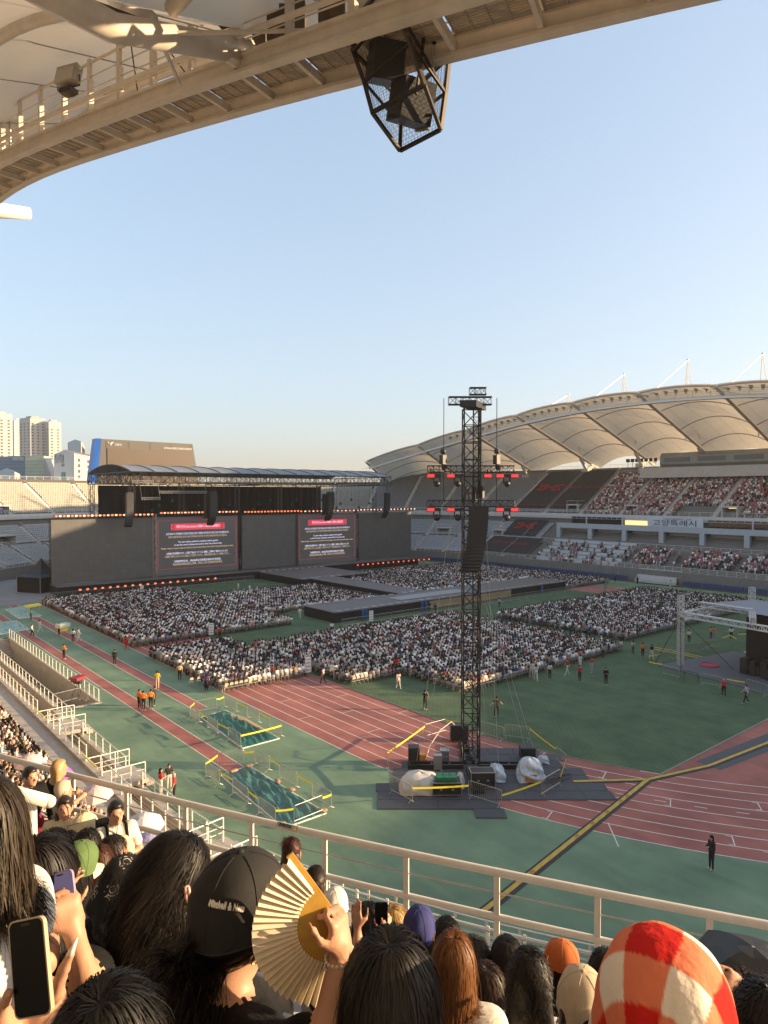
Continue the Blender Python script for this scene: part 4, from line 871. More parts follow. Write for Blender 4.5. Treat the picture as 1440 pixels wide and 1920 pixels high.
PIT2 = [((388, 800), (567, 776)), ((640, 772), (740, 820)), ((808, 870), (925, 938)), ((1028, 1000), (1157, 1076)), ((308, 858), (402, 918)), ((490, 970), (595, 1052)), ((663, 1105), (780, 1192)), ((905, 1178), (1097, 1100))]
N1 = ['across the runway end of the far tarp pit', 'at the far corner of the far tarp pit', 'midway on the track side of the far tarp pit', 'near corner, track side of the far tarp pit', 'by the runway corner, stand side of the far tarp pit', 'midway on the stand side of the far tarp pit', 'nearest corner, stand side of the far tarp pit']
N2 = ['across the runway end of the near tarp pit', 'at the far corner of the near tarp pit', 'midway on the track side of the near tarp pit', 'near corner, track side of the near tarp pit', 'by the runway corner, stand side of the near tarp pit', 'midway on the stand side of the near tarp pit', 'near corner, stand side of the near tarp pit', 'across the nearest end of the near tarp pit']
for P_, N_, g_ in ((PIT1, N1, 'barriers round the far tarp pit'), (PIT2, N2, 'barriers round the near tarp pit')):
    for (a, c), n_ in zip(P_, N_): barrier(Cc(*a), Cc(*c), 'steel crowd barrier ' + n_, g_)
for seq, nm in ((((1, 0), (2, 1), 'far pit, track side, first gap'), ((2, 1), (3, 0), 'x'),), 0),: pass
def tp_(P_, i, e, j, f, lb): tape(tops(Cc(*P_[i][e])), tops(Cc(*P_[j][f])), 'yellow tape ' + lb, 'tapes round the tarp pits')
tp_(PIT1, 0, 1, 1, 0, 'closing the runway end of the far tarp pit'); tp_(PIT1, 1, 1, 2, 0, 'first gap on the track side of the far pit'); tp_(PIT1, 2, 1, 3, 0, 'second gap on the track side of the far pit'); tp_(PIT1, 3, 1, 6, 1, 'stretched across the near end of the far pit'); tp_(PIT1, 0, 0, 4, 0, 'short piece at the runway corner of the far pit'); tp_(PIT1, 4, 1, 5, 0, 'first gap on the stand side of the far pit'); tp_(PIT1, 5, 1, 6, 0, 'second gap on the stand side of the far pit')
tp_(PIT2, 0, 1, 1, 0, 'closing the runway end of the near tarp pit'); tp_(PIT2, 1, 1, 2, 0, 'first gap on the track side of the near pit'); tp_(PIT2, 2, 1, 3, 0, 'second gap on the track side of the near pit'); tp_(PIT2, 7, 1, 3, 1, 'at the nearest track-side corner of the near pit'); tp_(PIT2, 0, 0, 4, 0, 'at the runway corner of the near pit'); tp_(PIT2, 4, 1, 5, 0, 'first gap on the stand side of the near pit'); tp_(PIT2, 5, 1, 6, 0, 'second gap on the stand side of the near pit'); tp_(PIT2, 6, 1, 7, 0, 'at the nearest corner of the near pit')
# tarps over the sand pits
TARP = mat('green_tarp', (.018, .125, .085), .5, var=.25, scale=1.2, bump=.6, bscale=3); SAND = mat('sand', (.42, .32, .20), .95, var=.2, scale=6, bump=.5, bscale=30)
TARP2 = mat('teal_tarp', (.05, .15, .125), .5, var=.4, scale=.9, bump=.7, bscale=2.2)
def tarp(corners, label, m_, seed):
    rr = random.Random(seed); a, b2, c, d = corners; rows = []; nx, ny = 34, 70
    ph = [(rr.uniform(.5, 3), rr.uniform(.5, 4), rr.uniform(0, 6), rr.uniform(-1, 1)) for _ in range(9)]
    for j in range(ny + 1):
        v = j / ny; r_ = []
        for i in range(nx + 1):
            u = i / nx; p = a.lerp(b2, u).lerp(d.lerp(c, u), v); e = min(1, 6 * min(u, 1 - u, v, 1 - v) + .15)
            h = sum(abs(math.sin(f1 * 3 * u * 2 + f2 * 5 * v + f3 + s_ * u * v * 8)) ** 6 * .05 for f1, f2, f3, s_ in ph) + rr.uniform(0, .012)
            r_.append((p.x, p.y, .02 + h * e + .015))
        rows.append(r_)
    m = MB(); m.slab(rows, .012); root = thing('tarpaulin', label, 'tarpaulin', (a + c) / 2); adopt(m.build('sheet', m_, smooth=False), root)
    fr = MB(); L = [a, b2, c, d]
    for i in range(4): fr.bar(L[i] + Vector((0, 0, .03)), L[(i + 1) % 4] + Vector((0, 0, .03)), .09, .06)
    adopt(fr.build('pit_edge', LINE), root); return root
t1 = [Cc(278, 452), Cc(440, 405), Cc(805, 595), Cc(555, 662)]; t2 = [Cc(412, 845), Cc(600, 782), Cc(1120, 1100), Cc(838, 1200)]
tarp(t1, 'crumpled dark green tarpaulin over the far sand pit', TARP, 3); tarp(t2, 'flatter teal tarpaulin over the near sand pit', TARP2, 5)
m = MB(); rr = random.Random(2); pts = [Cc(455, 435), Cc(560, 455), Cc(650, 510), Cc(770, 575), Cc(700, 560), Cc(560, 490), Cc(470, 460)]; c0 = sum(pts, Vector()) / len(pts)
m.add([tuple(p + Vector((0, 0, .16))) for p in pts] + [tuple(c0 + Vector((0, 0, .22)))], [(i, (i + 1) % 7, 7) for i in range(7)]); tag(m.build('sand_heap', SAND), 'bare pale sand showing beside the far green tarpaulin', 'sand')
for i, (x, y, lb) in enumerate(((600, 788, 'at the far corner'), (795, 895, 'midway on the track side'), (880, 950, 'beside the track-side barrier'), (500, 822, 'at the runway end'), (833, 1185, 'at the nearest corner'), (1090, 1090, 'at the near track-side corner'))):
    p = Cc(x, y); m = MB(); m.ball((0, 0, .09), (.34, .2, .11), 9, 6); m.ball((.2, .02, .1), (.16, .15, .09), 8, 5); o = m.build('sandbag', mat('sandbag_tan', (.36, .25, .16), .9, var=.2, scale=8), smooth=True, loc=(p.x, p.y, .03)); o.rotation_euler = (0, 0, i * 1.1); tag(o, 'tan sandbag weighting the near tarp ' + lb, 'sandbag', 'sandbags on the near tarp')
# ================================================================ delay tower
T0 = gp(882, 1440); EX = Vector((math.cos(THETA), -math.sin(THETA), 0)); EY = Vector((math.sin(THETA), math.cos(THETA), 0)); TRZ = -THETA
def TL(x, y, z=0): return T0 + EX * x + EY * y + Vector((0, 0, z))
dt = thing('delay_tower', 'tall black lattice delay tower rising from the mats beside the track', 'tower', T0)
m = MB(); truss(m, TL(0, 0, .5), TL(0, 0, 24.0), 1.08, 21, .062, rb=.036); adopt(m.build('mast', BLACK), dt)
m = MB(); truss(m, TL(.35, .1, .5), TL(.35, .1, 24.0), .42, 44, .03, rb=.014); adopt(m.build('ladder', BLACK), dt)
for z, lb in ((20.0, 0), (17.75, 0)):
    m = MB(); truss(m, TL(-2.95, -.75, z), TL(2.7, -.75, z), .40, 15, .032); adopt(m.build('crossbar', BLACK), dt)
    for x in (-1.9, 1.55): m = MB(); m.tube(TL(x, -.75, z + .2), TL(x, -.75, z + (1.9 if z < 19 else 4.6)), .03, 4); adopt(m.build('hoist_chain', BLACK), dt)
m = MB(); truss(m, TL(-1.5, .2, 24.55), TL(1.35, .2, 24.55), .5, 6, .035); adopt(m.build('head_truss', BLACK), dt)
m = MB(); truss(m, TL(-.1, .3, 25.2), TL(1.0, .3, 25.2), .45, 3, .035); adopt(m.build('head_truss', BLACK), dt)
m = MB(); hb = [TL(-.95, -1.5, 23.95), TL(.1, -1.6, 23.95), TL(1.1, .9, 24.0), TL(.0, .9, 24.0)]; m.add([tuple(p) for p in hb] + [tuple(p + Vector((0, 0, .42))) for p in hb], [(3, 2, 1, 0), (4, 5, 6, 7), (0, 1, 5, 4), (1, 2, 6, 5), (2, 3, 7, 6), (3, 0, 4, 7)]); adopt(m.build('head_block', BLACK), dt)
for (x, y) in ((0, -1), (0, 1), (1, 0), (-1, 0)):
    m = MB()
    for s_ in (-.28, .28):
        e = Vector((y, x, 0)); a = TL(x * .5 + s_ * y, y * .5 + s_ * x, .22); c = TL(x * 4.2 + s_ * y, y * 4.2 + s_ * x, .22); m.bar(a, c, .16, .26)
    for k in (1.4, 2.6, 4.1): m.bar(TL(x * k - .3 * y, y * k - .3 * x, .22), TL(x * k + .3 * y, y * k + .3 * x, .22), .12, .2)
    adopt(m.build('outrigger', BLACK), dt)
m = MB()
for p0_, p1_ in (((.4, 0, 13.5), (4.3, .4, 1.2)), ((.3, 0, 13.5), (3.8, .6, 1.2)), ((.3, .3, 22), (1.6, 4.2, .5)), ((.5, -.3, 23.9), (1.75, -.9, .4)), ((-.5, .2, 23), (-3.6, -.2, .6)), ((-.5, .2, 16), (-3.3, .0, .6)), ((.1, .3, 20), (-1.0, 4.0, .6))): m.tube(TL(*p0_), TL(*p1_), .016, 4)
adopt(m.build('guy_wire', mat('wire_pale', (.45, .43, .38), .5)), dt)
m = MB(); m.path([TL(-3.0, -.3, .7), TL(-2.7, .5, 1.3), TL(-1.9, 1.6, 2.0), TL(-1.0, 2.8, 2.2), TL(-.7, 3.6, 1.7)], .03, 5); adopt(m.build('cable_hose', mat('hose_white', (.6, .55, .45), .6)), dt)
RLAMP = mat('red_par', (.3, .03, .03), .4, emit=(1, .07, .07), estr=.2)
def red_lamp(x, z, k):
    r = thing('red_lamp', 'red flat lamp on the %s crossbar, %s of the tower mast' % ('upper' if z > 18.5 else 'lower', ['at its far left tip', 'left', 'just right', 'right', 'at its far right tip'][k]), 'stage light', TL(x, -.9, z), TRZ, 'red lamps on the delay tower'); m = MB(); m.box((0, -.06, 0), (.46, .14, .22)); m.build('lens', RLAMP, r); m = MB(); m.box((0, .08, 0), (.52, .16, .30)); m.box((0, .08, .25), (.08, .05, .3)); m.build('housing', BLACK, r)
def mover(x, z, lb):
    r = thing('moving_head_lamp', lb, 'stage light', TL(x, -.8, z), TRZ, 'moving heads on the delay tower'); m = MB(); m.box((0, 0, 0), (.5, .4, .22)); m.build('base', BLACK, r); m = MB(); m.bar((-.2, 0, -.1), (-.2, 0, -.5), .08); m.bar((.2, 0, -.1), (.2, 0, -.5), .08); m.build('yoke', BLACK, r); m = MB(); m.path([(0, .2, -.45), (0, 0, -.48), (0, -.28, -.55)], .17, 10, .2); m.build('head', BLACK, r, True)
for z in (19.55, 17.35):
    for k, x in enumerate((-2.75, -1.45, .95, 1.75, 2.7)):
        if not (z < 18 and k == 2): red_lamp(x, z, k)
    w_ = 'upper' if z > 18 else 'lower'
    for x, lb in ((-2.35, 'black moving-head lamp left on the %s tower crossbar' % w_), (-1.0, 'black moving-head lamp beside the mast on the %s crossbar' % w_), (2.2, 'black moving-head lamp right on the %s tower crossbar' % w_)): mover(x, z, lb)
for x, lb in ((-1.95, 'black chain motor above the upper crossbar, left of the mast'), (1.55, 'black chain motor above the upper crossbar, right of the mast')):
    p = TL(x, -.75, 20.6); m = MB(); m.box((0, 0, 0), (.34, .34, .6)); m.ball((0, 0, .55), .2, 7, 5); m.ball((.12, 0, -.45), (.2, .2, .28), 7, 5); tag(m.build('chain_motor', BLACK, loc=p), lb, 'motor')
# tall array on the tower
ar = thing('speaker_array', 'tall black speaker array hanging against the delay tower', 'speaker array', TL(.35, -1.0, 13.3), TRZ)
bm = MB(); bm.box((0, 0, 0), (1.18, .7, .235)); bm.box((.62, .0, 0), (.06, .5, .05)); bm.box((-.62, 0, 0), (.06, .5, .05)); me = bm.mesh('cabinet', mat('speaker_black', (.008, .008, .009), .55)); zz, yy = 4.3, 0
for i in range(18):
    an = .34 * (i / 18) ** 2; o = link('cabinet', me, ar, (-.03 * i * (i / 18), -yy, zz - .12)); o.rotation_euler = (-an, 0, 0); zz -= .242 * math.cos(an); yy -= .242 * math.sin(an)
for x, z, h, lb in ((-.42, 18.4, .75, 'slim'), (.14, 18.3, .95, 'wider'), (.6, 18.45, .7, 'outer')):
    m = MB(); m.box((0, 0, 0), (.19, .3, h)); m.box((0, 0, h / 2 + .05), (.1, .1, .1)); tag(m.build('column_speaker', BLACK, loc=TL(x, -.7, z)), lb + ' small black column speaker between the tower crossbars', 'speaker', 'column speakers on the delay tower')
# mats under the tower
MATG = mat('mat_grey', (.075, .075, .082), .7, var=.2, scale=3); MATS_ = []
def floor_mat(x, y, w, d, rz=0):
    m = MB(); m.box((0, 0, .02), (w, d, .04))
    k = int(w / .11)
    for i in range(k): m.box((-w / 2 + (i + .5) * w / k, 0, .043), (.035, d * .96, .012))
    return m
fm = floor_mat(0, 0, 1.78, 1.16).mesh('floor_mat', MATG); kk = 0
for j, (y, xa, n) in enumerate(((-5.5, -6.2, 4), (-4.3, -6.2, 8), (-3.1, -6.3, 8), (-1.9, -5.2, 7), (-.7, -5.2, 7), (.5, -4.6, 6), (1.7, -.6, 4), (2.9, -.2, 3))):
    for i in range(n):
        o = link('floor_mat', fm, None, TL(xa + .9 + i * 1.8, y + .0, .016 + .001 * ((i + j) % 3)), TRZ + random.uniform(-.012, .012)); tag(o, 'ribbed dark grey floor mat under the delay tower, %s row from the viewer' % ['nearest', 'second', 'third', 'fourth', 'fifth', 'sixth', 'seventh', 'eighth'][j], 'mat', 'floor mats under the delay tower')
o = link('floor_mat', fm, None, TL(.3, -6.6, .016), TRZ); tag(o, 'single ribbed mat jutting out towards the viewer', 'mat', 'floor mats under the delay tower')
Tc = lambda x, y: gp(680 + x / 3.13, 1240 + y / 3.13)
for (a, c), lb in (((((165, 772), (292, 838))), 'at the mat corner nearest the tarp pits'), (((365, 455), (487, 420)), 'on the lanes behind the tower base'), (((688, 432), (828, 472)), 'on the turf behind the mast'), (((834, 450), (980, 470)), 'on the turf right of the mast'), (((622, 802), (815, 862)), 'in front of the black case'), (((1048, 798), (1158, 730)), 'right of the wrapped heap'), (((1134, 590), (1194, 642)), 'at the far right mat corner')): barrier(Tc(*a), Tc(*c), 'steel crowd barrier ' + lb, 'barriers round the delay tower')
def tt(a, c, h, h2, lb): p, q2 = Tc(*a), Tc(*c); tape(Vector((p.x, p.y, h)), Vector((q2.x, q2.y, h2)), 'yellow tape ' + lb, 'tapes round the delay tower')
tt((143, 625), (365, 455), 1.0, .95, 'rising over the running lanes'); tt((487, 420), (600, 430), .95, .95, 'just left of the tower mast'); tt((980, 470), (1134, 595), .95, .95, 'on the right above the turf'); tt((292, 838), (622, 802), .95, .75, 'across the white tarp heap'); tt((815, 862), (1048, 798), .75, .95, 'in front of the orange box'); tt((143, 625), (165, 772), 1.0, .7, 'dropping beside the left post'); tt((1194, 642), (1160, 735), .8, .6, 'dropping at the right mat edge')
p = Tc(143, 630); m = MB(); m.tube((p.x, p.y, 0), (p.x, p.y, 1.1), .02, 6); m.box((p.x, p.y, .02), (.3, .3, .04)); tag(m.build('tape_post', GALV), 'thin post holding yellow tape beside the lanes', 'post')
def case(px, py, w, d, h, m_, label, name='flight_case', rz=0, edge=True):
    p = Tc(px, py); r = thing(name, label, 'case', (p.x, p.y, .05), TRZ + rz); m = MB(); m.box((0, 0, h / 2 + .1), (w, d, h)); m.build('body', m_, r)
    if edge:
        m = MB()
        for sx in (-1, 1):
            for sy in (-1, 1): m.bar((sx * w / 2, sy * d / 2, .1), (sx * w / 2, sy * d / 2, h + .11), .04); m.tube((sx * w * .42, sy * d * .4, 0), (sx * w * .42, sy * d * .4, .1), .05, 6)
            m.bar((sx * w / 2, -d / 2, h + .1), (sx * w / 2, d / 2, h + .1), .04); m.bar((-w / 2, sx * d / 2, h + .1), (w / 2, sx * d / 2, h + .1), .04); m.bar((-w / 2, sx * d / 2, .12), (w / 2, sx * d / 2, .12), .04)
        m.build('edging', GALV, r); m = MB(); m.box((-w * .2, -d / 2 - .015, h * .6), (.14, .03, .1)); m.box((w * .2, -d / 2 - .015, h * .6), (.14, .03, .1)); m.build('latch', GALV, r)
    return r
ORG = mat('orange_box', (.55, .20, .02), .5, var=.1)
case(300, 600, .75, .8, 1.05, BLACK, 'black ballast box left of the tower base', edge=False); case(355, 600, .5, .45, .5, ORG, 'orange box beside the left ballast box', edge=False); case(965, 575, 1.0, .8, .75, BLACK, 'black ballast box on the right outrigger', edge=False)
case(985, 712, .7, .5, .45, ORG, 'orange box under the right wrapped heap', edge=False); case(490, 780, 1.75, 1.0, .75, BLACK, 'black flight case carrying green crates', rz=.02); case(565, 465, 1.3, .9, 1.1, BLACK, 'tall black case behind the tower mast', edge=False)
case(700, 740, 1.5, .9, .95, BLACK, 'black case behind the front barrier', rz=.03); case(480, 590, .55, .6, .7, mat('case_grey', (.16, .18, .2), .4), 'small grey case left of the mast'); case(440, 640, .5, .45, .9, GALV, 'open silver frame left of the mast')
gc = thing('crate_stack', 'green plastic crates on the black flight case', 'crate', Tc(490, 780) + Vector((0, 0, .95)), TRZ); GC = mat('crate_green', (.01, .14, .07), .45)
for i in range(3):
    for j in range(2): m = MB(); m.box((-.42 + i * .42, -.2 + j * .4, .11), (.4, .38, .22)); m.box((-.42 + i * .42, -.2 + j * .4, .23), (.3, .28, .02)); m.build('crate', GC, gc)
def heap(px, py, w, d, h, m_, label, seed):
    rr = random.Random(seed); p = Tc(px, py); rows = []; ph = [(rr.uniform(2, 5), rr.uniform(2, 5), rr.uniform(0, 6)) for _ in range(6)]
    for i in range(15):
        a = i / 14; row = []
        for j in range(33):
            t = 2 * math.pi * j / 32; r_ = (1 - a ** 2.6) ** .5 if a < 1 else 0; fold = 1 + .10 * sum(math.sin(f1 * t + f2 * a * 3 + f3) for f1, f2, f3 in ph) * (1 - a * .6) / 2
            sq = 1 / max(abs(math.cos(t)), abs(math.sin(t))) ** .55; row.append((w / 2 * r_ * sq * fold * math.cos(t), d / 2 * r_ * sq * fold * math.sin(t), .02 + h * a + .03 * math.sin(3 * t + a * 9)))
        rows.append(row)
    m = MB(); m.grid(rows); o = m.build('covered_heap', m_, smooth=False, loc=(p.x, p.y, .05)); o.rotation_euler = (0, 0, TRZ); return tag(o, label, 'covered equipment')
PLW = mat('white_plastic', (.56, .52, .46), .4, var=.1, scale=3, bump=.5, bscale=6); PLB = mat('clear_blue_plastic', (.45, .52, .58), .15, var=.3, scale=5, bump=.6, bscale=8)
heap(340, 760, 2.6, 1.9, 1.15, PLW, 'equipment under a white sheet left of the green crates', 1); heap(575, 740, .5, .9, .9, PLW, 'white sheet end hanging beside the flight case', 4); heap(790, 690, 1.05, 1.5, .9, PLB, 'slim equipment wrapped in bluish clear plastic', 2); heap(985, 690, 1.7, 1.7, 1.35, PLB, 'large equipment wrapped in clear plastic, right on the mats', 3); heap(1060, 600, .8, .6, .5, PLB, 'small wrapped box at the right mat edge', 6)
m = MB(); rr = random.Random(8)
for k in range(9): c = Tc(1150 + rr.uniform(-40, 40), 700 + rr.uniform(-22, 18)); m.path([(c.x + .35 * math.cos(a) * (1 + .2 * k % 2), c.y + .3 * math.sin(a), .07 + .015 * k) for a in np.linspace(0, 6.1, 12)], .022, 4)
tag(m.build('cable_coil', BLACK), 'tangle of black cable on the mats beside the yellow cable ramp', 'cable')
# ================================================================ yellow cable ramps
RAMPK = mat('ramp_black', (.03, .03, .03), .7, var=.15); RAMPY = mat('ramp_yellow', (.55, .36, .05), .6, var=.22, scale=3)
rseg = MB(); rseg.add([(-.5, -.3, 0), (-.5, -.13, .055), (-.5, .13, .055), (-.5, .3, 0), (.5, -.3, 0), (.5, -.13, .055), (.5, .13, .055), (.5, .3, 0)], [(0, 1, 5, 4), (1, 2, 6, 5), (2, 3, 7, 6), (0, 3, 2, 1), (4, 5, 6, 7)]); rbase = rseg.mesh('ramp_body', RAMPK)
lid = MB(); lid.box((0, 0, .06), (.98, .24, .018)); lidm = lid.mesh('lid', RAMPY)
def ramp_run(a, c, lb, words=()):
    a = Vector(a); c = Vector(c); d = c - a; L = d.length; n = max(1, round(L / .95)); ang = math.atan2(d.y, d.x)
    for i in range(n):
        p = a.lerp(c, (i + .5) / n); r = thing('cable_ramp', 'yellow-lidded cable ramp ' + lb, 'cable ramp', (p.x, p.y, .014), ang + random.uniform(-.015, .015), 'yellow cable ramps on the ground'); r.scale = (L / n, 1, 1); link('ramp_body', rbase, r); link('lid', lidm, r)
        if i in words: text('lettering', 'ELF', .24, plane_mat(p + Vector((0, 0, .092)), (-d.normalized()), (d.normalized().y, -d.normalized().x, 0)), mat('ramp_letter', (.45, .12, .02), .6), r)
J = gp(1215, 1463); ramp_run(gp(905, 1712), J, 'in the straight run from the rail to the junction', (1, 4, 9, 11, 13, 15, 16)); ramp_run(gp(1075, 1467), J, 'between tower mats and junction'); ramp_run(J, gp(1330, 1437), 'from the junction towards the far right'); ramp_run(gp(1330, 1437), gp(1475, 1380), 'running out at the right edge')
b_ = MB(); a, c = gp(1330, 1437), gp(1475, 1380); d = (c - a).normalized(); nrm = Vector((-d.y, d.x, 0)); b_.add([tuple(a + nrm * 1.0 + Vector((0, 0, .012))), tuple(a - nrm * .8 + Vector((0, 0, .012))), tuple(c - nrm * .9 + Vector((0, 0, .012))), tuple(c + nrm * 1.1 + Vector((0, 0, .012)))], [(0, 1, 2, 3)]); tag(b_.build('rubber_runner', MATG), 'dark rubber runner under the cable ramp at the right edge', 'mat')
# ================================================================ mixing tent at the right
MX = Vector((70.9, 35.5, 0)); MEX = Vector((.984, -.18, 0)); MEY = Vector((-.18, -.984, 0)); MRZ = math.atan2(MEX.y, MEX.x)
mt = thing('mixing_tower', 'silver truss tent with grey roof over the sound desk', 'tent', MX)
def ML(x, y, z=0): return MX + MEX * x + MEY * y + Vector((0, 0, z))
for (x, y) in ((0, 0), (12.5, 0), (12.5, 13), (0, 13)):
    m = MB(); truss(m, ML(x, y, .1), ML(x, y, 7.6), .5, 22, .045, rb=.026); m.box(ML(x, y, .05), (1.2, 1.2, .1)); adopt(m.build('leg_truss', mat('truss_silver', (.62, .60, .56), .45, metal=.3)), mt)
SILV = mat('truss_silver', (.55, .53, .50), .35, metal=.6)
for a, c, z in (((0, 0), (0, 13), 5.6), ((0, 0), (12.5, 0), 5.6), ((12.5, 0), (12.5, 13), 5.6), ((0, 13), (12.5, 13), 5.6), ((3.2, 0), (3.6, 5.6), 6.4), ((3.6, 5.6), (0, 8), 6.2)): m = MB(); truss(m, ML(*a, z), ML(*c, z), .5, None, .045, rb=.024); adopt(m.build('roof_truss', SILV), mt)
m = MB(); R_ = [ML(3.4, .3, 6.5), ML(12.3, .3, 6.3), ML(12.3, 12.8, 6.1), ML(3.0, 12.8, 6.1)]; top = ML(7.5, 6.0, 7.0); m.add([tuple(p) for p in R_] + [tuple(top)], [(0, 1, 4), (1, 2, 4), (2, 3, 4), (3, 0, 4)]); adopt(m.build('roof_sheet', mat('tent_grey', (.20, .22, .25), .5, var=.06, scale=.3)), mt)
m = MB(); m.box(ML(6.2, 8.2, 2.7), (.08, 9.6, 5.2), MRZ); m.box(ML(9.4, 3.4, 2.7), (6.3, .08, 5.2), MRZ); adopt(m.build('side_curtain', BLKFAB), mt)
m = MB(); m.box(ML(4.5, 5.5, .06), (13, 13.5, .1), MRZ); adopt(m.build('floor_plate', mat('plate_grey', (.10, .105, .115), .6, var=.2, scale=1)), mt)
m = MB()
for p0_, p1_ in (((0, 0, 5.2), (-2.0, 1.6, .1)), ((0, 0, 5.2), (3.2, 4.0, .1)), ((0, 0, 5.2), (-1.5, -2.0, .1))): m.tube(ML(*p0_), ML(*p1_), .03, 4)
adopt(m.build('guy_strap', BLACK), mt)
m = MB(); m.path([ML(2.6 + .9 * math.cos(t), 1.6 + .9 * math.sin(t), .14) for t in np.linspace(0, 6.28, 20)], .12, 5); m.tube(ML(2.6, 1.6, .12), ML(2.6, 1.6, .17), .8, 20); tag(m.build('round_sign', mat('sign_crimson', (.45, .03, .08), .5)), 'round crimson sign lying on the grey mixing tent floor', 'sign')
rr = random.Random(12)
for k in range(12):
    x, y = 2.6 + rr.uniform(0, 3.0), 4.2 + rr.uniform(0, 5.0); w, d, h = rr.uniform(.6, 1.3), rr.uniform(.5, .9), rr.uniform(.8, 1.7); r = thing('equipment_rack', ['black equipment rack crowded under the mixing tent', 'low black equipment case under the mixing tent'][h < 1.2], 'equipment', ML(x, y, .11), rr.uniform(-.3, .3), 'racks under the mixing tent'); m = MB(); m.box((0, 0, h / 2), (w, d, h)); m.build('body', BLACK, r); m = MB(); m.box((0, -d / 2 - .01, h * .55), (w * .8, .03, h * .5)); m.build('front_panel', mat('rack_panel', (.06, .06, .065), .3), r); m = MB(); m.box((0, 0, h + .03), (w * .9, d * .9, .06)); m.build('lid', BLACK, r)
Mc = lambda x, y: gp(1220 + x / 6.545, 1080 + y / 6.545)
for (a, c), lb in ((((140, 1215), (350, 1265)), 'left of the leg truss'), (((625, 1330), (870, 1380)), 'in front of the racks'), (((1170, 1400), (1430, 1480)), 'at the right picture edge'), (((420, 930), (575, 940)), 'behind the leg truss, first'), (((580, 945), (680, 900)), 'behind the leg truss, second'), (((690, 900), (780, 870)), 'behind the leg truss, third'), (((100, 1080), (250, 1010)), 'beside the front leg truss on the turf')): barrier(Mc(*a), Mc(*c), 'steel crowd barrier ' + lb + ' of the mixing tent', 'barriers round the mixing tent')
for a, c, lb in (((-20, 1160), (140, 1190), 'low on the turf left of the tent'), ((-30, 1085), (125, 1055), 'beside the queue rails at the tent'), ((935, 1380), (1150, 1420), 'in front of the racks'), ((680, 900), (775, 870), 'behind the leg'), ((880, 850), (970, 815), 'far side of the tent'), ((975, 815), (1050, 860), 'far side, falling'), ((1070, 800), (1180, 800), 'farthest behind the tent')):
    p, q2 = Mc(*a), Mc(*c); tape(Vector((p.x, p.y, .9)), Vector((q2.x, q2.y, .9)), 'yellow tape ' + lb + ' by the mixing tent', 'tapes by the mixing tent')
m = MB(); p, q2 = Mc(408, 1290), Mc(580, 1330); m.tube((p.x, p.y, 0), (p.x, p.y, 1.05), .03, 5); m.tube((q2.x, q2.y, 0), (q2.x, q2.y, 1.05), .03, 5); m.tube((p.x, p.y, 1.05), (q2.x, q2.y, 1.05), .03, 5); tag(m.build('hand_rail', BLACK), 'black handrail in front of the leg truss', 'rail')
for s_ in (0, .45): 
    p, q2 = Mc(40, 875 + s_ * 60), Mc(800, 1030 + s_ * 40); m = MB(); m.bar((p.x, p.y, .03), (q2.x, q2.y, .03), .22, .04); tag(m.build('cable_cover', RAMPY), 'long yellow cable cover leading to the mixing tent' + (', nearer one' if s_ else ', farther one'), 'cable cover')
# ================================================================ barrier fences in front of stage and aisles
def fence_line(pts, label, step=2.25, h=None):
    k = 0
    for i in range(len(pts) - 1):
        a, c = Vector((*pts[i], 0)), Vector((*pts[i + 1], 0)); n = max(1, round((c - a).length / step))
        for j in range(n): barrier(a.lerp(c, j / n), a.lerp(c, (j + 1) / n), label, 'barrier rows on the pitch')
fence_line([(31, 129.2), (72, 129.2)], 'steel barrier in the row along the stage foot'); fence_line([(74.5, 112), (74.5, 90), (56, 90)], 'steel barrier lining the runway on the tent side'); fence_line([(56, 76), (112, 76)], 'steel barrier in the row before the cross stage'); fence_line([(84.5, 112), (84.5, 90)], 'steel barrier lining the runway on the far side')
fence_line([(104, 66), (128, 80)], 'steel barrier by the far stand aisle')
# camera carts, sign boards
def sign_board(p, lb):
    r = thing('sign_board', lb, 'sign', p, TRZ + .3); m = MB(); m.box((0, 0, 1.15), (.6, .05, 1.5)); m.build('panel', mat('board_white', (.72, .72, .72), .6), r); m = MB(); [m.box((0, -.03, .65 + .36 * k), (.44, .01, .06)) for k in range(4)]; m.build('print', NAVY, r); m = MB(); m.box((0, 0, .2), (.05, .3, .4)); m.build('stand', GALV, r)
for px, py, lb in ((578, 1268, 'white sign board at the gap beside the grass edge'), (396, 1196, 'white sign board at the track aisle'), (696, 1170, 'white sign board on the green aisle before the cross stage'), (266, 1117, 'white sign board by the stage foot')): sign_board(gp(px, py), lb)
cp = gp(118, 1192); r = thing('camera_cart', 'white and yellow camera cart on the red runway', 'cart', cp, .4); m = MB(); m.box((0, 0, 1.35), (1.5, 1.0, .5)); m.build('top', mat('cart_white', (.6, .6, .5), .6), r); m = MB(); m.box((0, -.3, .9), (1.2, .1, .5)); m.build('yellow_panel', YTAPE, r); m = MB(); [m.tube((sx * .6, sy * .4, 0), (sx * .5, sy * .35, 1.2), .04, 5) for sx in (-1, 1) for sy in (-1, 1)]; m.build('leg', GALV, r)
cp = gp(62, 1150); r = thing('camera_cart', 'yellow-topped cart beside the paved corner near the tent', 'cart', cp, .4); m = MB(); m.box((0, 0, 1.2), (2.2, 1.0, .3)); m.build('top', YTAPE, r); m = MB(); [m.tube((sx * .9, sy * .4, 0), (sx * .9, sy * .35, 1.2), .04, 5) for sx in (-1, 1) for sy in (-1, 1)]; m.build('leg', GALV, r)
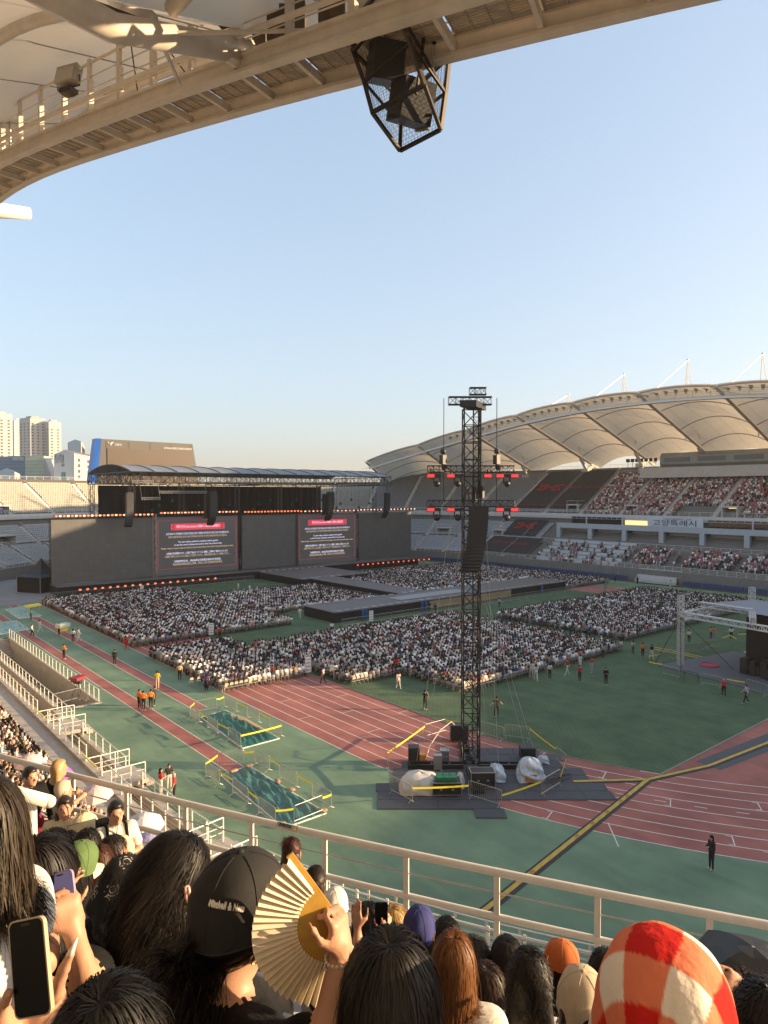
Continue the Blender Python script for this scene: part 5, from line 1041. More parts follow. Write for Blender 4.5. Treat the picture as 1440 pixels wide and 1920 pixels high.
for k, (pts_, lb) in enumerate((([(10, 1143), (45, 1137), (78, 1155), (35, 1160)], 'pale teal tarpaulin at the far end of the near runway'), ([(0, 1167), (30, 1164), (55, 1180), (0, 1190)], 'pale teal tarpaulin at the left picture edge'))):
    c_ = [gp(*p) for p in pts_]; tarp([c_[0], c_[1], c_[2], c_[3]], lb, mat('pale_tarp', (.20, .36, .30), .35, var=.3, scale=.8), 20 + k)
# equipment under an umbrella by the ramp on the left
up_ = gp(146, 1306); r = thing('camera_position', 'camera on tripod under a red cover by the near stair', 'camera', up_, .6); m = MB(); m.box((0, 0, 1.75), (1.3, .9, .18)); m.box((0, 0, 1.6), (1.0, .7, .15)); m.build('cover', mat('cover_red', (.25, .02, .03), .6), r); m = MB(); [m.tube((0, 0, 1.3), (.5 * math.cos(a), .5 * math.sin(a), 0), .03, 5) for a in (0, 2.1, 4.2)]; m.build('tripod', BLACK, r); m = MB(); m.box((0, 0, 1.35), (.35, .7, .35)); m.tube((0, .35, 1.35), (0, .7, 1.35), .1, 8); m.build('camera_body', BLACK, r)
b0 = barrier(gp(100, 1325), gp(150, 1312), 'steel crowd barrier in front of the covered camera', 'barriers by the near stair'); barrier(gp(152, 1312), gp(165, 1313), 'short-seen steel barrier beside the covered camera', 'barriers by the near stair')
# ================================================================ near stand: front rail of the upper tier
NU0, NU1 = 384.0, 412.0          # plan range around the viewer
nus = urange(340, 425, .9)
m = MB(); m.path([pp(u, nearR(u), 14.34) for u in nus], .043, 10); adopt(m.build('top_rail', CREAM, smooth=True), near)
m = MB(); m.path([pp(u, nearR(u), 13.86) for u in nus], .036, 10); adopt(m.build('lower_rail', CREAM, smooth=True), near)
for z in (14.12, 13.68, 13.52):
    m = MB(); m.path([pp(u, nearR(u), z) for u in nus], .009, 5); adopt(m.build('wire', GALV), near)
pm = MB(); pm.box((0, 0, .5), (.026, .06, 1.0));  pme = pm.mesh('post', CREAM)
u = 340.0
while u < 425:
    p = pp(u, nearR(u), 13.34); nx, ny = frame(u)[2:4]; o = link('post', pme, None, p, math.atan2(ny, nx)); adopt(o, near); u += 1.02 / arc_factor(u, 77.4)
st = pp(392.6, 77.4 - .056, 14.34); nx, ny = frame(392.6)[2:4]; tn = Vector((ny, -nx, 0)) * -1
# sticker on the rail
def rail_sticker():
    c = None; best = 1e9
    for uu in np.arange(384, 402, .05):
        p = Vector(pp(uu, nearR(uu), 14.34)); d = p - Vector((0, 0, CAMH)); r = d.dot(Vector((math.cos(THETA), -math.sin(THETA), 0))) / d.dot(Vector((math.sin(THETA), math.cos(THETA), 0))); x = 720 + FPX * r
        if abs(x - 540) < best: best = abs(x - 540); c = uu
    nx, ny = frame(c)[2:4]; n = (Vector((nx, ny, 0)) * .8 + Vector((0, 0, .6))).normalized(); t = Vector((-ny, nx, 0)); up = n.cross(t) * -1
    if up.z < 0: up = -up
    rt = up.cross(n); o = Vector(pp(c, nearR(c), 14.34)) + n * .051
    m = MB(); q = [o - rt * .15 - up * .03, o + rt * .15 - up * .03, o + rt * .15 + up * .03, o - rt * .15 + up * .03]; m.add([tuple(x) for x in q], [(0, 1, 2, 3)]); s_ = adopt(m.build('sticker', mat('sticker_grey', (.45, .44, .42), .5)), near)
    m = MB(); k = o + rt * .115 + n * .003; m.add([tuple(k - rt * .03 - up * .024), tuple(k + rt * .03 - up * .024), tuple(k + up * .026)], [(0, 1, 2)]); adopt(m.build('warning_triangle', YTAPE), near)
    text('lettering', '추락주의', .05, plane_mat(o - rt * .03 + n * .004, rt, up), BLACK, near, .17)
rail_sticker()
# short fat aisle rail at the left
a, c = dp(-60, 1462, 6.0), dp(93, 1503, 6.0); m = MB(); m.path([a, c], .055, 10); m.ball(c, .055, 10, 6); m.tube(dp(60, 1497, 6.0), dp(60, 1497, 6.0) - Vector((0, 0, 1.0)), .04, 8); adopt(m.build('aisle_rail', CREAM, smooth=True), near)
# lower front: moat, rails, bridges
def sweepn(mb, prof, us): mb.grid([[pp(u, R + lowdR(u), z) for R, z in prof] for u in us])
m = MB(); us = urange(338.7, 430, 1.5); sweepn(m, [(59.5, -2.6), (59.5, .10), (59.9, .10), (59.9, -2.6)], us); adopt(m.build('moat_kerb', CONC), near)
m = MB(); sweep(m, [(55.9, -2.6), (55.9, .10), (56.2, .10), (56.2, -2.6)], urange(302.7, 338.7, 2)); m.box((X0 - 57.8, 62.0, -1.3), (3.8, .3, 2.7)); adopt(m.build('ramp_wall', CONC), near)
m = MB(); sweep(m, [(59.4, -2.6), (59.4, .35), (59.8, .35), (59.8, -2.6)], urange(300, 338.7, 2)); adopt(m.build('middle_wall', CONC), near)
m = MB(); sweepn(m, [(62.0, 1.2), (61.9, 1.2), (61.9, 1.5), (62.4, 1.5), (62.4, 1.3)], urange(290, 430, 1.5)); adopt(m.build('front_coping', CONC), near)
def stand_rail(ua, ub, R, z, h=1.05, post=1.35, bars=3):
    us = urange(ua, ub, 1.2); m = MB(); m.path([pp(u, R + lowdR(u), z + h) for u in us], .035, 7); adopt(m.build('top_rail', WHITE, smooth=True), near)
    m = MB()
    for k in range(bars): m.path([pp(u, R + lowdR(u), z + h * (.22 + .22 * k)) for u in us], .013, 4)
    adopt(m.build('wire', WHITE), near)
    n = int((ub - ua) * arc_factor((ua + ub) / 2, R) / post)
    for i in range(n + 1):
        u = ua + (ub - ua) * i / n; o = link('post', SPOST, None, pp(u, R + lowdR(u), z), math.atan2(frame(u)[3], frame(u)[2])); adopt(o, near)
SP_ = MB(); SP_.box((0, 0, .52), (.05, .11, 1.04)); SPOST = SP_.mesh('post', WHITE)
GAPS = (345.0, 357.2, 372.0)
prev = 300.0
for g_ in GAPS + (428.0,):
    stand_rail(prev, g_ - 1.5, 62.15, 1.5, .95); stand_rail(prev, g_ - 1.5, 59.7, .10 if prev > 302 else .3, 1.05)
    prev = g_ + 1.5
stand_rail(303, 338.5, 56.05, .1, 1.05)
for g_ in GAPS:      # bridges over the moat with rails
    bx, by, nx, ny = frame(g_); a_ = math.atan2(ny, nx); T = Vector((-ny, nx, 0)); n = Vector((nx, ny, 0)); c = Vector((bx, by, 0))
    m = MB(); m.box(c + n * 60.8 + Vector((0, 0, .45)), (3.0, 2.9, .25), a_); m.box(c + n * 62.3 + Vector((0, 0, .8)), (.5, 2.9, .9), a_); m.box(c + n * 59.1 + Vector((0, 0, .15)), (.5, 2.4, .3), a_); adopt(m.build('bridge', CONC), near)
    for s_ in (-1, 1):
        m = MB()
        for k in range(4): m.tube(c + n * (59.5 + .9 * k) + T * s_ * 1.42 + Vector((0, 0, .5)), c + n * (59.5 + .9 * k) + T * s_ * 1.42 + Vector((0, 0, 1.65)), .035, 6)
        for h in (.9, 1.2, 1.65): m.tube(c + n * 59.5 + T * s_ * 1.42 + Vector((0, 0, h)), c + n * 62.2 + T * s_ * 1.42 + Vector((0, 0, h)), .035 if h > 1.6 else .018, 6)
        adopt(m.build('bridge_rail', WHITE), near)
    m = MB(); m.box(c + n * 62.4 + Vector((0, 0, 2.0)), (.05, 3.0, .09), a_); tag(m.build('caution_tape', YTAPE), 'yellow tape closing the stand gate at the %s bridge' % {345.0: 'farthest', 357.2: 'middle', 372.0: 'nearest'}[g_], 'tape', 'tapes at the stand gates')
# sunken ramp beside the runways
m = MB(); 
for k in range(9): m.box((X0 - 57.7, 97.5 - .4 * k, -.2 - .24 * k), (3.3, .4, .24))
tag(m.build('sunken_stair', CONC), 'concrete steps going down beside the stand at the left edge', 'stairs')
# ================================================================ people: smooth-blended body surfaces
def cone(a, b, ra, rb, tag_, k=.03): return ('c', np.array(a, float), np.array(b, float), ra, rb, tag_, k)
def ell(c, r, tag_, k=.03, rot=None): return ('e', np.array(c, float), np.array(r, float), rot, None, tag_, k)
def body_mesh(prims, h):
    lo = np.full(3, 1e9); hi = -lo.copy()
    bb = []
    for p in prims:
        if p[0] == 'c': r = max(p[3], p[4]); l, u = np.minimum(p[1], p[2]) - r, np.maximum(p[1], p[2]) + r
        else: r = p[2].max() if p[3] is not None else p[2]; l, u = p[1] - r, p[1] + r
        bb.append((l, u)); lo = np.minimum(lo, l); hi = np.maximum(hi, u)
    lo -= 2.5 * h; hi += 2.5 * h; n = np.ceil((hi - lo) / h).astype(int) + 1
    D = np.full(n, 1.0, np.float32); M = np.full(n, 9.0, np.float32); G = np.zeros(n, np.int8)
    ax = [lo[i] + np.arange(n[i]) * h for i in range(3)]
    for p, (l, u) in zip(prims, bb):
        k = p[6]; mg = k + 2.5 * h; i0 = np.maximum(0, np.floor((l - mg - lo) / h).astype(int)); i1 = np.minimum(n, np.ceil((u + mg - lo) / h).astype(int) + 1)
        X = ax[0][i0[0]:i1[0]][:, None, None]; Y = ax[1][i0[1]:i1[1]][None, :, None]; Z = ax[2][i0[2]:i1[2]][None, None, :]
        if p[0] == 'c':
            ba = p[2] - p[1]; L2 = max(1e-9, ba @ ba); t = np.clip(((X - p[1][0]) * ba[0] + (Y - p[1][1]) * ba[1] + (Z - p[1][2]) * ba[2]) / L2, 0, 1)
            d = np.sqrt((X - p[1][0] - t * ba[0]) ** 2 + (Y - p[1][1] - t * ba[1]) ** 2 + (Z - p[1][2] - t * ba[2]) ** 2) - (p[3] + (p[4] - p[3]) * t)
        else:
            x, y, z = X - p[1][0], Y - p[1][1], Z - p[1][2]
            if p[3] is not None:
                R = p[3]; x, y, z = R[0][0] * x + R[0][1] * y + R[0][2] * z, R[1][0] * x + R[1][1] * y + R[1][2] * z, R[2][0] * x + R[2][1] * y + R[2][2] * z
            k0 = np.sqrt((x / p[2][0]) ** 2 + (y / p[2][1]) ** 2 + (z / p[2][2]) ** 2); k1 = np.sqrt((x / p[2][0] ** 2) ** 2 + (y / p[2][1] ** 2) ** 2 + (z / p[2][2] ** 2) ** 2); d = k0 * (k0 - 1) / np.maximum(k1, 1e-6)
        d = d.astype(np.float32); sl = tuple(slice(i0[i], i1[i]) for i in range(3)); o = D[sl]; mm = M[sl]; g = G[sl]
        w = d < mm; g[w] = p[5]; mm[w] = d[w]
        if k > 0: hh = np.maximum(k - np.abs(o - d), 0) / k; D[sl] = np.minimum(o, d) - hh * hh * k * .25
        else: D[sl] = np.minimum(o, d)
    cs = np.zeros((n[0] - 1, n[1] - 1, n[2] - 1, 4), np.float32); quads = []
    inside = D < 0
    for a in range(3):
        s0 = [slice(None)] * 3; s1 = [slice(None)] * 3; s0[a] = slice(None, -1); s1[a] = slice(1, None); A, B = D[tuple(s0)], D[tuple(s1)]; mk = inside[tuple(s0)] != inside[tuple(s1)]
        I = np.argwhere(mk)
        b1, b2 = [(1, 2), (2, 0), (0, 1)][a]; ok = (I[:, b1] > 0) & (I[:, b2] > 0) & (I[:, b1] < n[b1] - 1) & (I[:, b2] < n[b2] - 1); I = I[ok]
        av = A[I[:, 0], I[:, 1], I[:, 2]]; bv = B[I[:, 0], I[:, 1], I[:, 2]]; t = av / (av - bv); P_ = I.astype(np.float32); P_[:, a] += t
        cells = []
        for d1, d2 in ((-1, -1), (0, -1), (0, 0), (-1, 0)):
            C = I.copy(); C[:, b1] += d1; C[:, b2] += d2; cells.append(C); np.add.at(cs, (C[:, 0], C[:, 1], C[:, 2]), np.concatenate([P_, np.ones((len(P_), 1), np.float32)], 1))
        q = np.stack(cells, 1); fl = av < 0; q[~fl] = q[~fl][:, ::-1]; quads.append(q)
    Q = np.concatenate(quads); act = cs[..., 3] > 0; idx = -np.ones(act.shape, np.int64); idx[act] = np.arange(act.sum())
    V = (cs[act][:, :3] / cs[act][:, 3:4]) * h + lo; F = idx[Q[..., 0], Q[..., 1], Q[..., 2]]
    ci = np.argwhere(act); T = G[ci[:, 0], ci[:, 1], ci[:, 2]]
    # tag from the nearest corner of each vertex
    vi = np.clip(np.round((V - lo) / h).astype(int), 0, n - 1); T = G[vi[:, 0], vi[:, 1], vi[:, 2]]
    return V, F, T
SK, TP, BT, SH, HR, EY_, LP, XX = range(8)      # tags: skin, top, bottom, shoe, hair, eye, lip, extra
def rot_xyz(rx=0, ry=0, rz=0): return np.array(Matrix.Rotation(rz, 3, 'Z') @ Matrix.Rotation(ry, 3, 'Y') @ Matrix.Rotation(rx, 3, 'X'))
def head_prims(c, R=None, hair=True, style='short', s=1.0, face=True):
    """c head centre, R 3x3 local->body"""
    R = np.eye(3) if R is None else R; c = np.array(c, float); W = lambda x, y, z: c + R @ (np.array((x, y, z)) * s); RT = R.T
    P_ = [ell(c, np.array((.076, .096, .112)) * s, SK, .02, RT), ell(W(0, .030, -.070), np.array((.054, .062, .058)) * s, SK, .03, RT), cone(W(0, -.02, -.07), W(0, -.035, -.19), .054 * s, .058 * s, SK, .03)]
    if face:
        P_ += [cone(W(0, .088, .005), W(0, .112, -.028), .008 * s, .014 * s, SK, .012), ell(W(.078, -.004, -.018), np.array((.012, .024, .034)) * s, SK, .008, RT), ell(W(-.078, -.004, -.018), np.array((.012, .024, .034)) * s, SK, .008, RT),
               ell(W(0, .086, -.062), np.array((.024, .010, .008)) * s, LP, .004, RT), ell(W(0, .076, -.1), np.array((.022, .016, .016)) * s, SK, .015, RT)]
        for sx in (-1, 1): P_ += [ell(W(.030 * sx, .0835, .004), np.array((.011, .006, .005)) * s, EY_, .002, RT), ell(W(.032 * sx, .088, .026), np.array((.016, .005, .003)) * s, HR, .003, RT)]
    if hair:
        P_ += [ell(W(0, -.016, .020), np.array((.086, .100, .112)) * s, HR, .005, RT), ell(W(0, .022, .086), np.array((.068, .062, .036)) * s, HR, .02, RT)]
        if style in ('long', 'bob'):
            L = .42 if style == 'long' else .16
            for sx in (-1, 0, 1): P_.append(cone(W(.05 * sx, -.045, .0), W(.075 * sx, -.07 + .01 * abs(sx), -L), .05 * s, .035 * s, HR, .03))
        if style == 'pony': P_ += [cone(W(0, -.09, .04), W(0, -.15, -.06), .03, .035, HR, .02), cone(W(0, -.15, -.06), W(0, -.13, -.25), .035, .012, HR, .02)]
        if style == 'cap': pass
    return P_
def hand_prims(w, d, n, sgn, curl=.5, grip=None, tg=SK, s=1.0):
    """simple five-finger hand at wrist w, pointing d, palm normal n"""
    w = np.array(w, float); d = np.array(d, float) / np.linalg.norm(d); n = np.array(n, float); n = n - d * (n @ d); n /= np.linalg.norm(n); t = np.cross(d, n) * sgn; P_ = []
    P_.append(cone(w, w + d * .035 * s, .024 * s, .028 * s, tg, .015))
    for i, off in enumerate((-.030, -.010, .010, .029)): P_.append(cone(w + d * .03 * s + t * off * .8 * s, w + d * .085 * s + t * off * s, .014 * s, .0115 * s, tg, .012))
    for i, (off, L) in enumerate(((-.030, .062), (-.010, .074), (.010, .070), (.029, .054))):
        b = w + d * .088 * s + t * off * s; c1 = curl * (1 + .08 * i); d1 = d * math.cos(c1 * .7) + n * math.sin(c1 * .7); d2 = d * math.cos(c1 * 1.7) + n * math.sin(c1 * 1.7); d3 = d * math.cos(c1 * 2.4) + n * math.sin(c1 * 2.4)
        k1 = b + d1 * L * .45 * s; k2 = k1 + d2 * L * .32 * s; k3 = k2 + d3 * L * .26 * s
        P_ += [cone(b, k1, .0100 * s, .0088 * s, tg, .004), cone(k1, k2, .0088 * s, .0080 * s, tg, .003), cone(k2, k3, .0080 * s, .0066 * s, tg, .003)]
    b = w + d * .03 * s - t * .024 * s; k1 = b + (d * .6 - t * .75 + n * .35) * .042 * s; k2 = k1 + (d * .85 - t * .25 + n * .45) * .034 * s; k3 = k2 + (d * .9 + t * .05 + n * .4) * .026 * s
    P_ += [cone(b, k1, .0155 * s, .0115 * s, tg, .008), cone(k1, k2, .0112 * s, .0095 * s, tg, .003), cone(k2, k3, .0095 * s, .0075 * s, tg, .003)]
    return P_
def arm_prims(sh, el, wr, sleeve='short', tg=TP, hand=None, s=1.0):
    sh, el, wr = (np.array(p, float) for p in (sh, el, wr)); P_ = []
    if sleeve == 'long': P_ += [cone(sh, el, .056 * s, .046 * s, tg, .03), cone(el, el + (wr - el) * .9, .047 * s, .038 * s, tg, .02), cone(el + (wr - el) * .85, wr, .028 * s, .024 * s, SK, .01)]
    else:
        f = .62 if sleeve == 'short' else .0
        if f: P_.append(cone(sh, sh + (el - sh) * f, .060 * s, .058 * s, tg, .03))
        P_ += [cone(sh + (el - sh) * (f * .8), el, .043 * s, .038 * s, SK, .012), cone(el, wr, .039 * s, .025 * s, SK, .02)]
    if hand is None: d = (wr - el) / np.linalg.norm(wr - el); P_ += [ell(wr + d * .06, (.03, .045, .045), SK, .02), cone(wr, wr + d * .10, .026 * s, .022 * s, SK, .01)]
    else: P_ += hand
    return P_
def torso_prims(P0, P1, w=1.0, tg=TP, k=.06):
    """pelvis P0 to neck base P1"""
    P0, P1 = np.array(P0, float), np.array(P1, float); d = P1 - P0; at = lambda t: P0 + d * t; R = None
    return [cone(at(.78) + np.array((-.115 * w, 0, 0)), at(.78) + np.array((.115 * w, 0, 0)), .095 * w, .095 * w, tg, k), cone(at(.40) + np.array((-.065 * w, 0, 0)), at(.40) + np.array((.065 * w, 0, 0)), .098 * w, .098 * w, tg, k), cone(at(.02) + np.array((-.07 * w, 0, 0)), at(.02) + np.array((.07 * w, 0, 0)), .105 * w, .105 * w, BT, k), cone(at(.92) + np.array((-.15 * w, -.0, -.02)), at(.92) + np.array((.15 * w, 0, -.02)), .055 * w, .055 * w, tg, k), cone(at(.9), at(1.04), .075 * w, .055, tg, .03)]
def standing(pose='stand', style='long', sleeve='short', skirt=False, s=1.0, face=True):
    hx = .09; P_ = torso_prims((0, 0, .93), (0, -.01, 1.42)); P_ += head_prims((0, .02, 1.57), style=style, face=face)
    legs = {'stand': ((-.10, .0, .05), (.10, .02, .05), (-.1, .01, .5), (.1, .02, .5)), 'walk': ((-.09, .26, .06), (.09, -.28, .09), (-.09, .14, .5), (.09, -.06, .49)), 'wide': ((-.2, 0, .05), (.2, .02, .05), (-.15, .02, .5), (.15, .02, .5))}[pose if pose in ('walk', 'wide') else 'stand']
    for i, sx in enumerate((-1, 1)):
        an, kn = np.array(legs[i]), np.array(legs[2 + i]); hp = np.array((sx * hx, 0, .90)); P_ += [cone(hp, kn, .088, .062, BT, .04), cone(kn, an, .060, .040, BT, .02), cone(an + (0, -.02, -.01), an + (0, .14, -.02), .038, .034, SH, .01)]
    if skirt: P_ += [cone((0, 0, .95), (0, 0, .52), .14, .24, BT, .03)]
    arms = {'stand': (((-.27, .0, 1.12), (-.26, .08, .86)), ((.27, 0, 1.12), (.26, .08, .86))), 'walk': (((-.25, -.1, 1.13), (-.25, .02, .88)), ((.25, .1, 1.13), (.24, .28, .95))), 'photo': (((-.24, .10, 1.15), (-.1, .30, 1.38)), ((.24, .10, 1.15), (.1, .30, 1.38))), 'wide': (((-.36, .0, 1.18), (-.55, .1, 1.0)), ((.36, 0, 1.18), (.55, .05, 1.02))), 'phone': (((-.24, .02, 1.10), (-.1, .26, 1.12)), ((.24, .02, 1.1), (.12, .26, 1.12))), 'fold': (((-.25, .06, 1.10), (.08, .2, 1.14)), ((.25, .06, 1.1), (-.08, .22, 1.10)))}[pose]
    for i, sx in enumerate((-1, 1)): P_ += arm_prims((sx * .175, 0, 1.37), arms[i][0], arms[i][1], sleeve)
    return P_
def seated(style='long', sleeve='short', lean=0.0, arms='lap', s=1.0):
    P_ = torso_prims((0, 0, .56), (0, lean, 1.04)); P_ += head_prims((0, .03 + lean * 1.15, 1.20), style=style)
    for sx in (-1, 1): P_ += [cone((sx * .09, 0, .54), (sx * .11, .42, .53), .092, .065, BT, .04), cone((sx * .11, .42, .52), (sx * .11, .40, .08), .060, .042, BT, .02), cone((sx * .11, .38, .04), (sx * .12, .54, .03), .038, .034, SH, .01)]
    A = {'lap': (((-.25, .06, .78), (-.08, .28, .66)), ((.25, .06, .78), (.08, .28, .66))), 'phone': (((-.24, .06, .80), (-.06, .30, .92)), ((.24, .06, .80), (.06, .30, .92))), 'up': (((-.25, .14, .84), (-.12, .24, 1.16)), ((.25, .06, .78), (.08, .28, .68)))}[arms]
    for i, sx in enumerate((-1, 1)): P_ += arm_prims((sx * .175, lean, .99), A[i][0], A[i][1], sleeve)
    return P_
PAL_TOP = [((.02, .02, .022), 'black', 5), ((.80, .77, .72), 'white', 9), ((.20, .20, .21), 'grey', 2), ((.03, .04, .09), 'navy', 2), ((.42, .36, .28), 'beige', 2), ((.42, .07, .07), 'red', 1.1), ((.62, .42, .40), 'pink', 2.2), ((.45, .20, .09), 'orange', .4), ((.16, .11, .24), 'purple', .4), ((.32, .38, .46), 'light blue', .8), ((.12, .17, .10), 'olive', .6), ((.10, .05, .03), 'brown', .8)]
PAL_BOT = [((.03, .035, .05), 'dark'), ((.05, .07, .13), 'denim'), ((.30, .26, .20), 'beige'), ((.45, .44, .42), 'white')]
PAL_HAIR = [((.010, .008, .007), 'black', 8), ((.035, .02, .012), 'dark brown', 3), ((.12, .06, .03), 'light brown', 1), ((.28, .18, .08), 'blond', .5), ((.6, .58, .54), 'white-capped', 1.2), ((.45, .30, .28), 'pink-hatted', .4)]
SKINC = (.50, .30, .20)
def wchoice(r, P_): w = [p[2] for p in P_]; return r.choices(P_, w)[0]
def paint(V, T, top, bot, hair, shoe=(.5, .5, .48), skin=SKINC):
    C = np.array([skin, top, bot, shoe, hair, (.01, .008, .008), (.35, .10, .08), (.5, .5, .5)])[np.clip(T, 0, 7)]; return C
PERSONM = mat('person_surface', (.5, .5, .5), .75, attr=True, spec=.25, bump=.12, bscale=60)
SOLIDS = {}
def solid(key, fn, h):
    if key not in SOLIDS: SOLIDS[key] = body_mesh(fn(), h)
    return SOLIDS[key]
def person_obj(key, fn, h, top, bot, hair, loc, rz, label, group=None, shoe=(.5, .5, .48), skin=SKINC, scale=1.0, cat='person'):
    V, F, T = solid(key, fn, h); ck = (key, tuple(top), tuple(bot), tuple(hair), tuple(shoe))
    if ck not in SOLIDS: SOLIDS[ck] = raw_mesh('person', V, F, PERSONM, None, paint(V, T, top, bot, hair, shoe, skin), True)
    o = link('person', SOLIDS[ck], None, loc, rz); o.scale = (scale,) * 3; return tag(o, label, cat, group)
